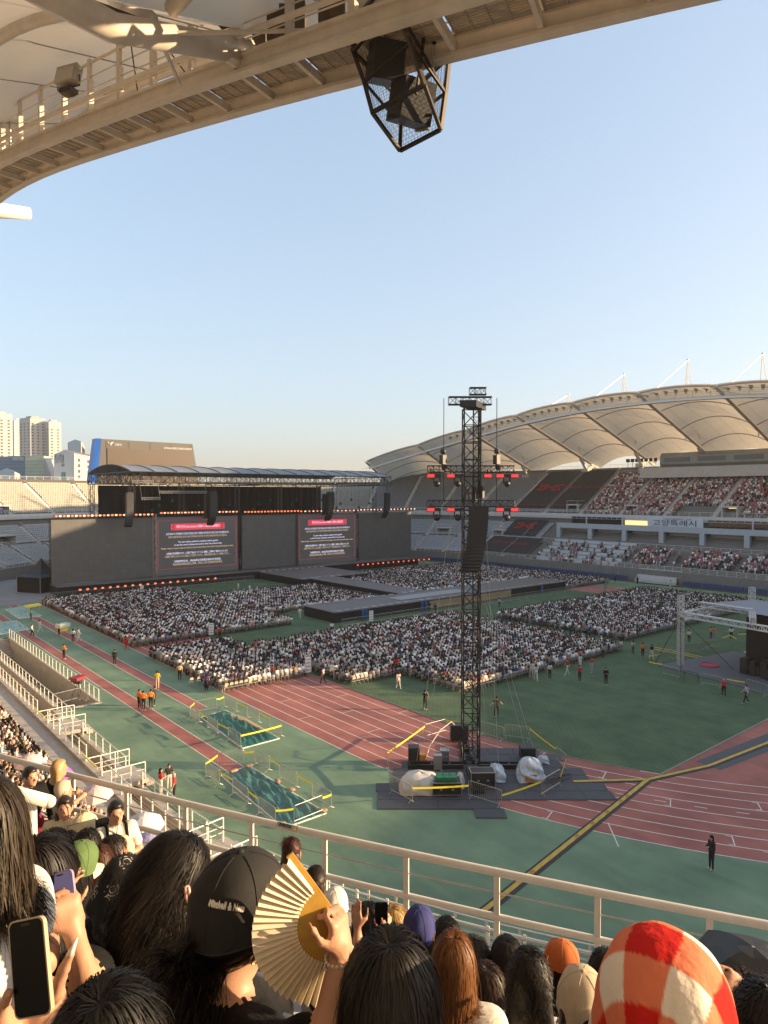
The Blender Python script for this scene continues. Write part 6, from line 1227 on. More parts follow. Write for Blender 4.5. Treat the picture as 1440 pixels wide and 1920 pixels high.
# ---------------------------------------------------------------- standing people on the ground
def facing(p, tx, ty): return math.atan2(ty - p.y, tx - p.x) - math.pi / 2
HB = (.010, .008, .007)
STAND = [  # px, py feet, pose, style, top, bottom, label, facing bearing deg from +Y cw, sleeve, skirt
 (120, 1236, 'phone', 'short', (.75, .16, .03), (.02, .02, .02), 'person in orange vest and black trousers on the outer runway', 60, 'long'),
 (215, 1247, 'stand', 'short', (.03, .03, .03), (.02, .02, .02), 'guard in black with green reflective harness on the inner runway', 40, 'long'),
 (60, 1195, 'walk', 'long', (.65, .6, .5), (.02, .02, .02), 'person in white top and black trousers at the left edge of the runway', 120, 'long'),
 (75, 1185, 'walk', 'long', (.65, .65, .62), (.6, .6, .58), 'person all in white walking near the pale tarpaulins', 100, 'long'),
 (58, 1163, 'stand', 'short', (.25, .5, .08), (.02, .02, .02), 'steward in lime vest by the yellow-topped cart', 90, 'long'),
 (111, 1192, 'stand', 'long', (.02, .02, .02), (.02, .02, .02), 'person in black beside the white camera cart', 60, 'long'),
 (137, 1204, 'stand', 'long', (.62, .6, .56), (.05, .05, .06), 'woman in white top standing beside the camera cart', 40, 'short'),
 (147, 1203, 'walk', 'short', (.65, .64, .62), (.6, .6, .58), 'person all in white walking away from the camera cart', 90, 'long'),
 (236, 1218, 'stand', 'long', (.5, .03, .03), (.5, .03, .03), 'person in long red coat at the corner of the seated block', 60, 'long'),
 (295, 1291, 'phone', 'short', (.75, .42, .02), (.6, .4, .25), 'person in yellow raincoat walking on the inner runway', 30, 'long'),
 (261, 1329, 'stand', 'short', (.75, .18, .03), (.012, .012, .012), 'steward in orange vest, leftmost of the group on the runway', 70, 'long'),
 (269, 1332, 'stand', 'short', (.75, .18, .03), (.012, .012, .012), 'steward in orange vest with his back to the viewer, second in the runway group', 30, 'long'),
 (283, 1329, 'stand', 'short', (.75, .20, .04), (.012, .012, .012), 'steward in orange vest, third in the runway group', 20, 'long'),
 (290, 1323, 'stand', 'short', (.05, .03, .02), (.012, .012, .012), 'person in black at the back of the runway group', 300, 'long'),
 (301, 1492, 'phone', 'long', (.5, .03, .03), (.55, .5, .45), 'woman in red vest and pale trousers below the near rail', 90, 'short'),
 (317, 1483, 'stand', 'short', (.03, .03, .03), (.5, .45, .4), 'person in black top between two red vests', 190, 'short'),
 (327, 1502, 'stand', 'cap', (.5, .03, .03), (.02, .02, .02), 'person in red vest and grey cap below the near rail', 300, 'short'),
 (606, 1283, 'walk', 'short', (.55, .35, .42), (.02, .02, .02), 'walker in pink shirt and black shorts at the grass corner', 330, 'short'),
 (628, 1274, 'stand', 'long', (.62, .58, .45), (.6, .56, .45), 'person in long cream coat at the edge of the seated block', 20, 'long'),
 (747, 1292, 'walk', 'long', (.6, .42, .38), (.6, .5, .45), 'woman in pale flowered outfit on the turf', 10, 'short'),
 (743, 1262, 'stand', 'long', (.65, .02, .02), (.65, .02, .02), 'person in bright red coat at the front of the seated crowd', 20, 'long'),
 (797, 1331, 'photo', 'short', (.012, .012, .012), (.02, .02, .02), 'photographer in black stepping across the turf left of the tower', 70, 'short'),
 (931, 1344, 'wide', 'short', (.012, .012, .012), (.012, .012, .012), 'man in black with arms spread right of the tower', 20, 'short'),
 (1136, 1284, 'phone', 'short', (.012, .012, .012), (.012, .012, .012), 'person in black standing alone on the turf', 220, 'long'),
 (1087, 1279, 'stand', 'short', (.42, .03, .04), (.03, .03, .03), 'steward in red vest and dark trousers nearest the lone figure in black', 20, 'short'),
 (1064, 1266, 'walk', 'short', (.42, .03, .04), (.5, .5, .5), 'steward in red vest with pale trousers by the seats', 300, 'short'),
 (1031, 1274, 'stand', 'long', (.62, .6, .56), (.03, .03, .03), 'woman in white top and dark trousers behind the seats', 20, 'short'),
 (1005, 1277, 'walk', 'long', (.62, .6, .58), (.55, .53, .5), 'woman in pale clothes walking behind the seats', 40, 'short'),
 (996, 1270, 'wide', 'long', (.6, .58, .55), (.5, .5, .48), 'second woman in pale clothes bending behind the seats', 90, 'short'),
 (1110, 1262, 'stand', 'short', (.45, .05, .05), (.3, .34, .42), 'person in red top and light jeans at the block corner', 0, 'short'),
 (1088, 1256, 'stand', 'long', (.6, .62, .66), (.55, .6, .66), 'woman in pale blue dress behind the seats', 0, 'short'),
 (1131, 1236, 'stand', 'short', (.3, .3, .32), (.05, .05, .06), 'person in striped grey top at the block end', 30, 'short'),
 (1187, 1228, 'stand', 'long', (.5, .5, .5), (.1, .12, .1), 'person with grey bag beside the cable cover', 20, 'short'),
 (1205, 1233, 'stand', 'short', (.72, .18, .03), (.012, .012, .012), 'steward in orange vest near the mixing tent queue', 30, 'long'),
 (1222, 1236, 'walk', 'short', (.02, .02, .02), (.6, .58, .55), 'person in black top and white trousers near the mixing tent', 30, 'short'),
 (1292, 1208, 'phone', 'short', (.62, .62, .62), (.02, .02, .025), 'person in white shirt standing behind the leg truss', 60, 'short'),
 (1333, 1200, 'stand', 'short', (.45, .28, .1), (.05, .1, .1), 'person in tan top beside the orange shirt', 30, 'short'),
 (1339, 1200, 'stand', 'short', (.6, .14, .05), (.2, .25, .35), 'person in orange shirt and jeans behind the tent barriers', 200, 'short'),
 (1371, 1200, 'stand', 'long', (.62, .64, .66), (.02, .02, .02), 'woman in pale blue top behind the mixing tent', 60, 'short'),
 (1357, 1307, 'walk', 'cap', (.5, .04, .07), (.02, .02, .02), 'steward in red vest and white cap walking before the mixing tent', 60, 'short'),
 (1399, 1319, 'walk', 'short', (.48, .38, .55), (.012, .012, .012), 'person in lilac top and wide black trousers at the right edge', 320, 'long'),
 (1334, 1630, 'phone', 'long', (.02, .022, .03), (.02, .02, .03), 'girl in dark dress holding a phone on the outermost lane', 300, 'long'),
 (1153, 1093, 'walk', 'short', (.02, .02, .025), (.02, .02, .02), 'guard in black walking at the far track edge', 90, 'long'),
 (1161, 1084, 'stand', 'short', (.5, .55, .56), (.1, .1, .1), 'person in pale shirt at the far barrier', 200, 'short'),
 (1195, 1096, 'stand', 'short', (.02, .02, .025), (.02, .02, .02), 'guard in black before the tunnel stairs', 200, 'long'),
 (1235, 1087, 'stand', 'short', (.02, .02, .025), (.02, .02, .02), 'guard in black at the foot of the tunnel stairs', 200, 'long'),
 (1257, 1088, 'stand', 'short', (.72, .2, .05), (.02, .02, .02), 'steward in orange vest under the far stand, left one', 200, 'long'),
 (1265, 1088, 'stand', 'short', (.72, .2, .05), (.02, .02, .02), 'steward in orange vest under the far stand, right one', 200, 'long'),
 (1270, 1098, 'stand', 'short', (.3, .03, .06), (.02, .02, .03), 'steward in maroon at the far barrier', 200, 'short'),
 (1045, 1069, 'stand', 'short', (.72, .2, .05), (.02, .02, .02), 'steward in orange vest on the far track, left of two', 200, 'long'),
 (1051, 1069, 'stand', 'short', (.72, .2, .05), (.02, .02, .02), 'steward in orange vest on the far track, right of two', 200, 'long'),
 (1257, 1104, 'stand', 'long', (.55, .6, .62), (.5, .5, .5), 'person in pale clothes behind the farthest seated block', 20, 'short'),
 (622, 1190, 'stand', 'short', (.65, .65, .62), (.02, .02, .02), 'person in white shirt on the green aisle', 30, 'short'),
 (562, 1160, 'walk', 'short', (.65, .63, .5), (.5, .5, .45), 'person in pale raincoat at the cross-stage corner', 30, 'long'),
 (412, 1200, 'stand', 'short', (.5, .03, .04), (.02, .02, .02), 'steward in red vest in the aisle of the first block', 30, 'short'),
 (805, 1148, 'stand', 'short', (.02, .02, .02), (.02, .02, .02), 'stagehand in black beside the sand-coloured skirt', 200, 'short'),
 (816, 1152, 'walk', 'short', (.02, .02, .02), (.04, .04, .05), 'stagehand in black walking along the cross stage', 90, 'short'),
 (936, 1140, 'walk', 'long', (.5, .5, .4), (.05, .05, .06), 'person in patterned top behind the tower', 90, 'short'),
 (387, 1296, 'stand', 'long', (.10, .05, .20), (.012, .012, .02), 'woman in purple top and long dark skirt at the lit front seats', 30, 'short', True),
 (337, 1276, 'stand', 'short', (.6, .45, .25), (.012, .012, .012), 'person in cream and yellow top beside the front block', 30, 'short')]
for st_ in STAND:
    px, py, pose, style, top, bot, lb, fb, slv = st_[:9]; sk = len(st_) > 9; p = gp(px, py, .015)
    if px > 1275 and 1200 < py < 1260: p.z = .12
    fn = lambda pose=pose, style=style, slv=slv, sk=sk: standing(pose, style, slv, sk)
    hair = HB if style != 'cap' else (.4, .4, .42)
    person_obj(('st', pose, style, slv, sk), fn, .021, top, bot, hair, p, -math.radians(fb), lb, 'people standing on the field')
# crew before the stage
rr = random.Random(5)
for i, (px, py) in enumerate(((468, 1112), (482, 1114), (497, 1116), (511, 1117), (527, 1118), (541, 1117), (549, 1113), (565, 1112), (640, 1101), (655, 1099), (668, 1097), (682, 1096), (590, 1108), (447, 1108))):
    p = gp(px, py); person_obj(('st', 'stand', 'short', 'long', False), lambda: standing('stand', 'short', 'long'), .021, (.6, .6, .6) if i % 4 != 3 else (.03, .03, .03), (.5, .5, .5) if i % 4 != 3 else (.02, .02, .02), HB, p, rr.uniform(0, 6), 'photographer in %s raincoat in the pit before the main stage deck' % ('white' if i % 4 != 3 else 'black'), 'people in the pit before the stage')
# ---------------------------------------------------------------- seated audience
LOW = MB(); parts = []
def lowadd(fn, t): a = len(LOW.v); fn(); parts.extend([t] * (len(LOW.v) - a))
lowadd(lambda: LOW.ball((0, .0, 1.20), (.095, .105, .125), 6, 4), 0)
lowadd(lambda: LOW.box((0, .085, 1.165), (.10, .05, .12)), 1)
def tors():
    LOW.add([(-.15, -.10, .5), (.15, -.10, .5), (.15, .12, .5), (-.15, .12, .5), (-.22, -.10, .98), (.22, -.10, .98), (.22, .09, .98), (-.22, .09, .98), (-.08, -.06, 1.07), (.08, -.06, 1.07), (.08, .05, 1.07), (-.08, .05, 1.07)], [(0, 1, 5, 4), (1, 2, 6, 5), (2, 3, 7, 6), (3, 0, 4, 7), (4, 5, 9, 8), (5, 6, 10, 9), (6, 7, 11, 10), (7, 4, 8, 11)])
lowadd(tors, 2)
lowadd(lambda: LOW.box((-.2, .14, .74), (.09, .32, .10)), 4); lowadd(lambda: LOW.box((.2, .14, .74), (.09, .32, .10)), 4)
lowadd(lambda: LOW.box((0, .26, .52), (.34, .42, .14)), 3); lowadd(lambda: LOW.box((0, .42, .25), (.28, .12, .46)), 3)
lowadd(lambda: LOW.box((0, -.17, .68), (.42, .03, .30)), 5); lowadd(lambda: LOW.box((0, .02, .43), (.42, .40, .03)), 5)
for sx in (-.19, .19): lowadd(lambda: LOW.box((sx, -.17, .42), (.025, .025, .84)), 5); lowadd(lambda: LOW.box((sx, .17, .21), (.025, .025, .42)), 5)
LOWV, LOWF = np.array(LOW.v), np.array(LOW.f); LOWP = np.array(parts)
def crowd_cols(N, rng, chair=(.28, .27, .25), warm=0.0):
    def pick(P_, n): w = np.array([p[2] if len(p) > 2 else 1 for p in P_], float); k = rng.choice(len(P_), n, p=w / w.sum()); return np.array([p[0] for p in P_])[k]
    top, hair = pick(PAL_TOP, N), pick(PAL_HAIR, N); bot = pick(PAL_BOT, N); j = rng.uniform(.75, 1.25, (N, 1)); top = top * j
    if warm: w_ = rng.random((N, 1)) < warm; top = np.where(w_, np.array((.42, .16, .17)) * j, top)
    arm = np.where(rng.random((N, 1)) < .6, np.array(SKINC), top); C = np.empty((N, len(LOWV), 3)); S = np.stack([hair, np.tile(SKINC, (N, 1)), top, bot, arm, np.tile(chair, (N, 1))], 1); return S[:, LOWP, :]
rng = np.random.default_rng(11)
def block(x0, x1, y0, y1, dx=.50, dy=.86, fill=.965, skip=None):
    xs = np.arange(x0, x1, dx); ys = np.arange(y0, y1, dy); X, Y = np.meshgrid(xs, ys); P_ = np.stack([X.ravel(), Y.ravel()], 1); k = rng.random(len(P_)) < fill
    if skip is not None: k &= ~skip(P_)
    return P_[k]
BL = [block(29.5, 52.0, 82.0, 125), block(53.2, 73.8, 91.0, 111.5), block(29.2, 38.2, 57.8, 76.0), block(39.6, 46.0, 52.0, 71.5), block(46.0, 72.6, 43.5, 71.5, skip=lambda p: (np.abs(p[:, 0] - 59.3) < .6) | (p[:, 1] < 43.5 + np.abs(p[:, 0] - 47) * .0)),
      block(78.0, 120.0, 46.0, 67.0, skip=lambda p: np.abs(p[:, 0] - 99) < .6), block(86.0, 127.5, 91.5, 122.0, skip=lambda p: (np.abs(p[:, 0] - 106) < .7)), block(112.5, 127, 79, 90)]
ALLP = np.concatenate(BL); dist = np.hypot(ALLP[:, 0], ALLP[:, 1]); order = np.argsort(dist)
FLOOR_IND = 48
near_i, rest = order[:FLOOR_IND], order[FLOOR_IND:]
def crowd_mesh(name, P3, rot, label, cat, chair=(.28, .27, .25), warm=0.0):
    N = len(P3); o = scatter(name, LOWV, LOWF, P3 + rng.normal(0, .02, P3.shape) * np.array((1, 1.4, 0)), rot + rng.normal(0, .25, N), rng.uniform(.92, 1.06, (N, 1)), CROWDM, crowd_cols(N, rng, chair, warm)); return tag(o, label, cat, kind='stuff')
P3 = np.concatenate([ALLP[rest], np.full((len(rest), 1), .015)], 1)
crowd_mesh('crowd', P3, np.zeros(len(P3)), 'dense seated audience in blocks filling the pitch before the stage', 'crowd')
# far stand spectators
FP = []; FR = []
def stand_people(ua, ub, R0, z0, rows, d, r, fill, aisle=11.5, pitch=.5, skip=None):
    for i in range(*rows) if isinstance(rows, tuple) else range(rows):
        R = R0 + d * i + d * .45; z = z0 + r * i; f = arc_factor((ua + ub) / 2, R); u = ua
        while u < ub:
            if (u % aisle) > 1.25 and rng.random() < fill and not (skip and skip(u, i)):
                p = pp(u, R, z); FP.append(p); FR.append(math.atan2(frame(u)[3], frame(u)[2]) + math.pi / 2)
            u += pitch / f
stand_people(-75, 23.4, UP_R, UP_Z, 23, UP_D, UP_S, .97, skip=lambda u, i: (-17 < u < -1.5 and i < 5) or i > 21 and u > 6)
stand_people(-33, 2, 61, 2.4, 9, .78, .4, .8, skip=lambda u, i: i < 2 or -9.5 < u < -7.5 or (-30 > u)); stand_people(2, 25, 61, 2.4, 9, .78, .4, .33, skip=lambda u, i: i % 2 == 1); stand_people(-62, -33, 61, 2.4, 9, .78, .4, .35, skip=lambda u, i: i % 2 == 1)
crowd_mesh('crowd', np.array(FP), np.array(FR), 'spectators filling the seats of the far grandstand', 'crowd', (.2, .2, .21), .28)
# individuals: nearest rows on the floor and the lower tier below the viewer
KINDS_ = [('long', 'short', 0, 'lap'), ('long', 'long', .05, 'phone'), ('short', 'short', 0, 'phone'), ('bob', 'short', .02, 'lap'), ('pony', 'short', .0, 'up'), ('cap', 'long', .04, 'lap')]
CHF = MB(); CHF.box((0, -.02, .44), (.42, .40, .025)); CHS = MB(); CHB = MB()
CHB.path([(-.19, -.20, .62), (-.17, -.215, .84), (-.10, -.225, .90), (.10, -.225, .90), (.17, -.215, .84), (.19, -.20, .62)], .012, 5); CHB.add([(-.17, -.205, .64), (.17, -.205, .64), (.16, -.222, .86), (-.16, -.222, .86), (-.17, -.19, .64), (.17, -.19, .64), (.16, -.207, .86), (-.16, -.207, .86)], [(3, 2, 1, 0), (4, 5, 6, 7), (0, 1, 5, 4), (2, 3, 7, 6), (1, 2, 6, 5), (3, 0, 4, 7)])
CHL = MB()
for sx in (-.2, .2): CHL.path([(sx, -.21, .75), (sx, .0, .40), (sx, .20, .01)], .012, 5); CHL.path([(sx, -.26, .01), (sx, -.02, .42), (sx, .15, .44)], .012, 5)
CHM = mat('chair_tan', (.46, .40, .31), .5, var=.06); CHK = [CHF.mesh('seat', CHM), CHB.mesh('backrest', CHM), CHL.mesh('leg_frame', GALV)]
def folding_chair(p, rz, lb):
    r = thing('folding_chair', lb, 'chair', p, rz, 'folding chairs in the front rows')
    for nme, me in zip(('seat', 'backrest', 'leg_frame'), CHK): link(nme, me, r)
def seated_person(p, rz, r_, where, grp):
    kd = r_.choice(KINDS_); top = wchoice(r_, PAL_TOP); bot = r_.choice(PAL_BOT); hr = wchoice(r_, PAL_HAIR[:4])
    hair, hn = (hr[0], hr[1] + '-haired')
    if kd[0] == 'cap': hair, hn = r_.choice([((.62, .6, .56), 'white-capped'), ((.03, .03, .035), 'black-capped'), ((.45, .38, .3), 'beige-capped'), ((.5, .3, .32), 'pink-capped')])
    person_obj(('se',) + kd, lambda: seated(kd[0], kd[1], kd[2], kd[3]), .026, top[0], bot[0], hair, p, rz + r_.uniform(-.25, .25), '%s spectator in %s top %s' % (hn, top[1], where), grp, scale=r_.uniform(.95, 1.05))
r_ = random.Random(21)
for i in near_i:
    x, y = ALLP[i]; w = 'in the front rows on the track' if x < 39 else ('in the front rows beside the tower' if x < 60 else 'in the front rows beyond the tower')
    p = (x + r_.uniform(-.03, .03), y, .015)
    seated_person(p, 0, r_, w, 'seated spectators in the nearest floor rows'); folding_chair((x, y, .015), r_.uniform(-.05, .05), 'tan folding chair ' + w)
# empty chairs at the lit front corner
for i in range(15):
    p = gp(358 + i * 13.6, 1287 - i * 2.1 - (i ** 2) * .03); folding_chair((p.x, p.y, .01), r_.uniform(-.06, .06), 'empty tan folding chair in the sunlit front row on the track')
LT = []
for i in range(14):
    R, z = 64.3 + .78 * i + .35, 1.35 + .42 * i
    u = 330.0
    while u < 402:
        p = Vector(pp(u, R, z)); d = p + Vector((0, 0, 1.0)) - Vector((0, 0, CAMH)); zf = d.x * math.sin(THETA) + d.y * math.cos(THETA)
        if zf > 3:
            x = 720 + FPX * (d.x * math.cos(THETA) - d.y * math.sin(THETA)) / zf; y = HORY - FPX * d.z / zf
            if -15 < x < 420 and 1230 < y < 1640 and (u % 11.5) > 1.2: LT.append((zf, u, R, z, x, y))
        u += .52 / arc_factor(u, R)
LT.sort(); kept = []
for zf, u, R, z, x, y in LT:      # those not hidden by the parapet of the upper tier
    p = Vector(pp(u, R, z)) + Vector((0, 0, 1.15)); c = Vector((0, 0, CAMH)); dv = p - c; hid = False
    for t in np.linspace(.15, .95, 40):
        q_ = c + dv * t; RR_ = math.hypot(q_.x - X0, q_.y - YC1) if q_.y < YC1 else X0 - q_.x
        if RR_ > 77.2 and q_.z < 13.3: hid = True; break
    if not hid: kept.append((u, R, z))
kept = [k for k in kept if r_.random() < .93]; far_kept = kept[138:]; kept = kept[:138]
for u, R, z in kept:
    p = pp(u, R, z); seated_person(p, math.atan2(frame(u)[3], frame(u)[2]) + math.pi / 2 - .35, r_, 'in the lower tier below the near rail', 'spectators in the lower tier below the viewer')
crowd_mesh('crowd', np.array([pp(u, R, z) for u, R, z in far_kept]), np.array([math.atan2(frame(u)[3], frame(u)[2]) + math.pi / 2 - .35 for u, R, z in far_kept]), 'farther spectators packed in the lower tier at the left edge', 'crowd', (.3, .3, .3))
# parasols in the lower tier
def parasol(p, col, lb, r=.5):
    root = thing('parasol', lb, 'parasol', p); m = MB(); n = 8; rows = []
    for k in range(5):
        a = k / 4; rows.append([(r * a * math.cos(2 * math.pi * j / n) * (1 if k < 4 else 1), r * a * math.sin(2 * math.pi * j / n), .28 * (1 - a ** 1.8) + .75) for j in range(n + 1)])
    m.slab(rows, .006); m.build('canopy', mat('parasol_' + lb.split()[0], col, .6), root); m = MB(); m.tube((0, 0, 0), (0, 0, 1.1), .01, 5); m.build('shaft', GALV, root); root.rotation_euler = (.15, -.12, .3)
for px, py, z, col, lb in ((55, 1418, 24, (.62, .46, .46), 'rose pale parasol among the lower-tier crowd at the left edge'), (270, 1530, 17.0, (.66, .66, .7), 'white parasol held up behind the standing women'), (282, 1565, 16, (.42, .40, .66), 'lilac parasol beneath the white one'), (180, 1476, 20, (.62, .50, .5), 'pinkish parasol behind the woman with the cap'), (118, 1440, 23, (.65, .12, .5), 'magenta small parasol beside the blond woman')):
    parasol(dp(px, py, z) - Vector((0, 0, .9)), col, lb, .5 if 'small' not in lb else .35)
# ================================================================ foreground people
def skin_mat():
    m = mat('skin', (.50, .27, .175), .5, var=.06, scale=25, bump=.05, bscale=200, spec=.4); m.node_tree.nodes['Principled BSDF'].inputs['Subsurface Weight'].default_value = .12; m.node_tree.nodes['Principled BSDF'].inputs['Subsurface Radius'].default_value = (.02, .008, .004); return m
SKINM = skin_mat()
def cloth(name, col, rough=.9):
    m = mat('cloth_' + name, col, rough, var=.10, scale=14, spec=.15); nt = m.node_tree; n, l = nt.nodes, nt.links
    tc = n.new('ShaderNodeTexCoord'); w = n.new('ShaderNodeTexNoise'); w.inputs['Scale'].default_value = 9; w.inputs['Detail'].default_value = 3; w.inputs['Distortion'].default_value = 1.4
    b_ = n.new('ShaderNodeBump'); b_.inputs['Strength'].default_value = .55; b_.inputs['Distance'].default_value = .03; l.new(tc.outputs['Object'], w.inputs[0]); l.new(w.outputs[0], b_.inputs['Height']); l.new(b_.outputs[0], n['Principled BSDF'].inputs['Normal']); return m
HAIRM = mat('hair', (.02, .015, .01), .52, attr=True, spec=.38)
BOTM = cloth('dark_trousers', (.02, .02, .025)); EYEM = mat('eye_dark', (.012, .01, .009), .2); LIPM = mat('lip', (.36, .10, .09), .4); SHOEM = mat('shoe', (.4, .4, .4), .6); BROWM = mat('brow', (.02, .014, .01), .7)
def build_person(prims, h, topm, loc, rz, label, botm=None, hairm=None, group='spectators in the near upper tier'):
    V, F, T = body_mesh(prims, h); ft = T[F[:, 0]]; me = raw_mesh('person', V, F, [SKINM, topm, botm or BOTM, SHOEM, hairm or BROWM, EYEM, LIPM, WHITE], ft, None, True)
    o = link('person', me, None, loc, rz); return tag(o, label, 'person', group)
def strands(N, L, col, R=None, wave=.0, seed=1, width=.0045, drop=None, stiff=.6, pony=None, back=0.0, spread=1.0, crown=(0, -.03, .12), zmin=-.02, cut=None, K=15, curl=0.0, torso=True, jit=.3, zmax=2.0, tuck=0.0):
    N = int(N * 1.7); width *= .62; g = np.random.default_rng(seed); dirs = []
    while len(dirs) < N:
        d = g.normal(size=3); d /= np.linalg.norm(d)
        if d[2] < zmin: continue
        if d[1] > .50 and d[2] < .62: continue
        if d[2] > zmax: continue
        dirs.append(d)
    D = np.array(dirs); rad = np.array((.082, .100, .114)); off = np.array((0, -.012, .014)); P_ = D * rad * 1.02 + off; nrm = D / rad; nrm /= np.linalg.norm(nrm, axis=1, keepdims=True)
    Rg = np.eye(3) if R is None else np.array(R).T; GD = Rg @ np.array((0, 0, -1.0)); BK = Rg @ np.array((0, 1.0, 0))
    cr = np.array(crown); d = P_ - cr; d -= nrm * (d * nrm).sum(1, keepdims=True); d /= np.maximum(1e-6, np.linalg.norm(d, axis=1, keepdims=True)); layer = g.uniform(0, 1, (N, 1)); Ls = L * g.uniform(.82, 1.05, (N, 1)); out = [P_.copy()]; p = P_.copy(); ph = g.uniform(0, 6.28, (N, 3)); cl = np.round(np.arctan2(D[:, 0], D[:, 1]) * 5) * 2.3
    inside_r = 1.05 + .13 * layer * (L > .1)
    step = Ls / K
    for i in range(K):
        t = (i + 1) / K
        if pony is not None:
            tgt = np.array(pony); v = tgt - p; dist_ = np.linalg.norm(v, axis=1, keepdims=True); nd = np.where(dist_ > .035, v / np.maximum(dist_, 1e-6), GD - .25 * BK); d = d * .45 + nd * .55 if i < K * .45 else d * .7 + (GD - .12 * BK) * .3
            stp = np.where(i < K * .45, .26 / K, step * 1.1)
        else:
            d = d * stiff + (GD + back * BK) * (1 - stiff); stp = step
        if tuck and t < .45: d = d + np.array((0, -tuck, 0)) * (D[:, 1:2] > -.35)
        d = d + g.normal(0, jit * .12, d.shape); d /= np.linalg.norm(d, axis=1, keepdims=True); p = p + d * stp
        q = (p - off) / rad; r = np.linalg.norm(q, axis=1, keepdims=True); ins = r < inside_r
        if pony is None or i < K * .45: p = np.where(ins, off + q / r * rad * inside_r, p)
        if torso:
            tc = Rg @ np.array((0, -.05, -.385)); tr = np.array((.235, .135, .24)); q = (p - tc) / tr; r = np.linalg.norm(q, axis=1, keepdims=True); rr_ = 1.02 + .08 * layer; p = np.where(r < rr_, tc + q / r * tr * rr_, p)
        out.append(p.copy())
    A = np.stack(out, 1); tt = np.linspace(0, 1, K + 1)[None, :]
    ck = g.normal(0, 1, (40, 3)); cid = g.integers(0, 40, N); fly = (g.random((N, 1, 1)) < .05)
    A += (ck[cid][:, None, :] * np.array((.006, .006, .003)) * (1 + wave * 20)) * (tt ** 1.2)[..., None]
    A += np.where(fly, g.normal(0, .012, (N, 1, 3)), 0) * tt[..., None] + np.where(fly, (A - off) * g.uniform(0, .10, (N, 1, 1)), 0) * np.clip(tt * 3, 0, 1)[..., None]
    if wave > 0:
        am = wave * np.clip(tt * 1.6 - .2, 0, 1); f = 9 + 5 * g.random((N, 1)); A[..., 0] += am * np.sin(f * tt + cl[:, None] + ph[:, :1] * .5); A[..., 1] += am * .8 * np.cos(f * tt + cl[:, None] * 1.3 + ph[:, 1:2] * .5)
    if curl > 0: A += curl * np.stack([np.sin(24 * tt + ph[:, :1]), np.cos(24 * tt + ph[:, :1]), .6 * np.sin(19 * tt + ph[:, 1:2])], -1) * np.clip(tt * 3, 0, 1)[..., None]
    if R is not None: A = A @ np.array(R).T
    tan = np.gradient(A, axis=1); ctr = (np.array(R) @ off if R is not None else off); outw = A - ctr; side = np.cross(tan, outw); side /= np.maximum(1e-6, np.linalg.norm(side, axis=2, keepdims=True)); w = width * (1 - .75 * tt ** 2)[..., None] / 2 * g.uniform(.6, 1.3, (N, 1, 1))
    V = np.stack([A - side * w, A + side * w], 2).reshape(-1, 3); k1 = K + 1; base = (np.arange(N) * k1 * 2)[:, None] + (np.arange(K) * 2)[None, :]; F = np.stack([base, base + 1, base + 3, base + 2], -1).reshape(-1, 4)
    c = np.array(col) * g.uniform(.72, 1.35, (N, 1)); C = np.repeat(c, k1 * 2, 0); return V, F, C
def hair_obj(parent, shell, S, col, h=.010):
    V, F, T = body_mesh(shell, h); C = np.tile(np.array(col) * .8, (len(V), 1)); Vs, Fs, Cs = S; me = raw_mesh('hair', np.concatenate([V, Vs]), np.concatenate([F, Fs + len(V)]), HAIRM, None, np.concatenate([C, Cs]), True); return link('hair', me, parent)
def shell_prims(R=None, kind='long', L=.3, thick=1.0):
    R = np.eye(3) if R is None else np.array(R); W = lambda x, y, z: R @ np.array((x, y, z)); RT = R.T
    P_ = [ell(W(0, -.020, .020), (.082, .094, .106), 0, .01, RT)]
    if kind == 'long':
        for sx in (-1, -.5, 0, .5, 1): a = W(.055 * sx, -.055 + .02 * abs(sx), -.02); P_.append(cone(a, a + np.array((.030 * sx, -.035, -L * .9)), .042 * thick, .030 * thick, 0, .03))
    return P_
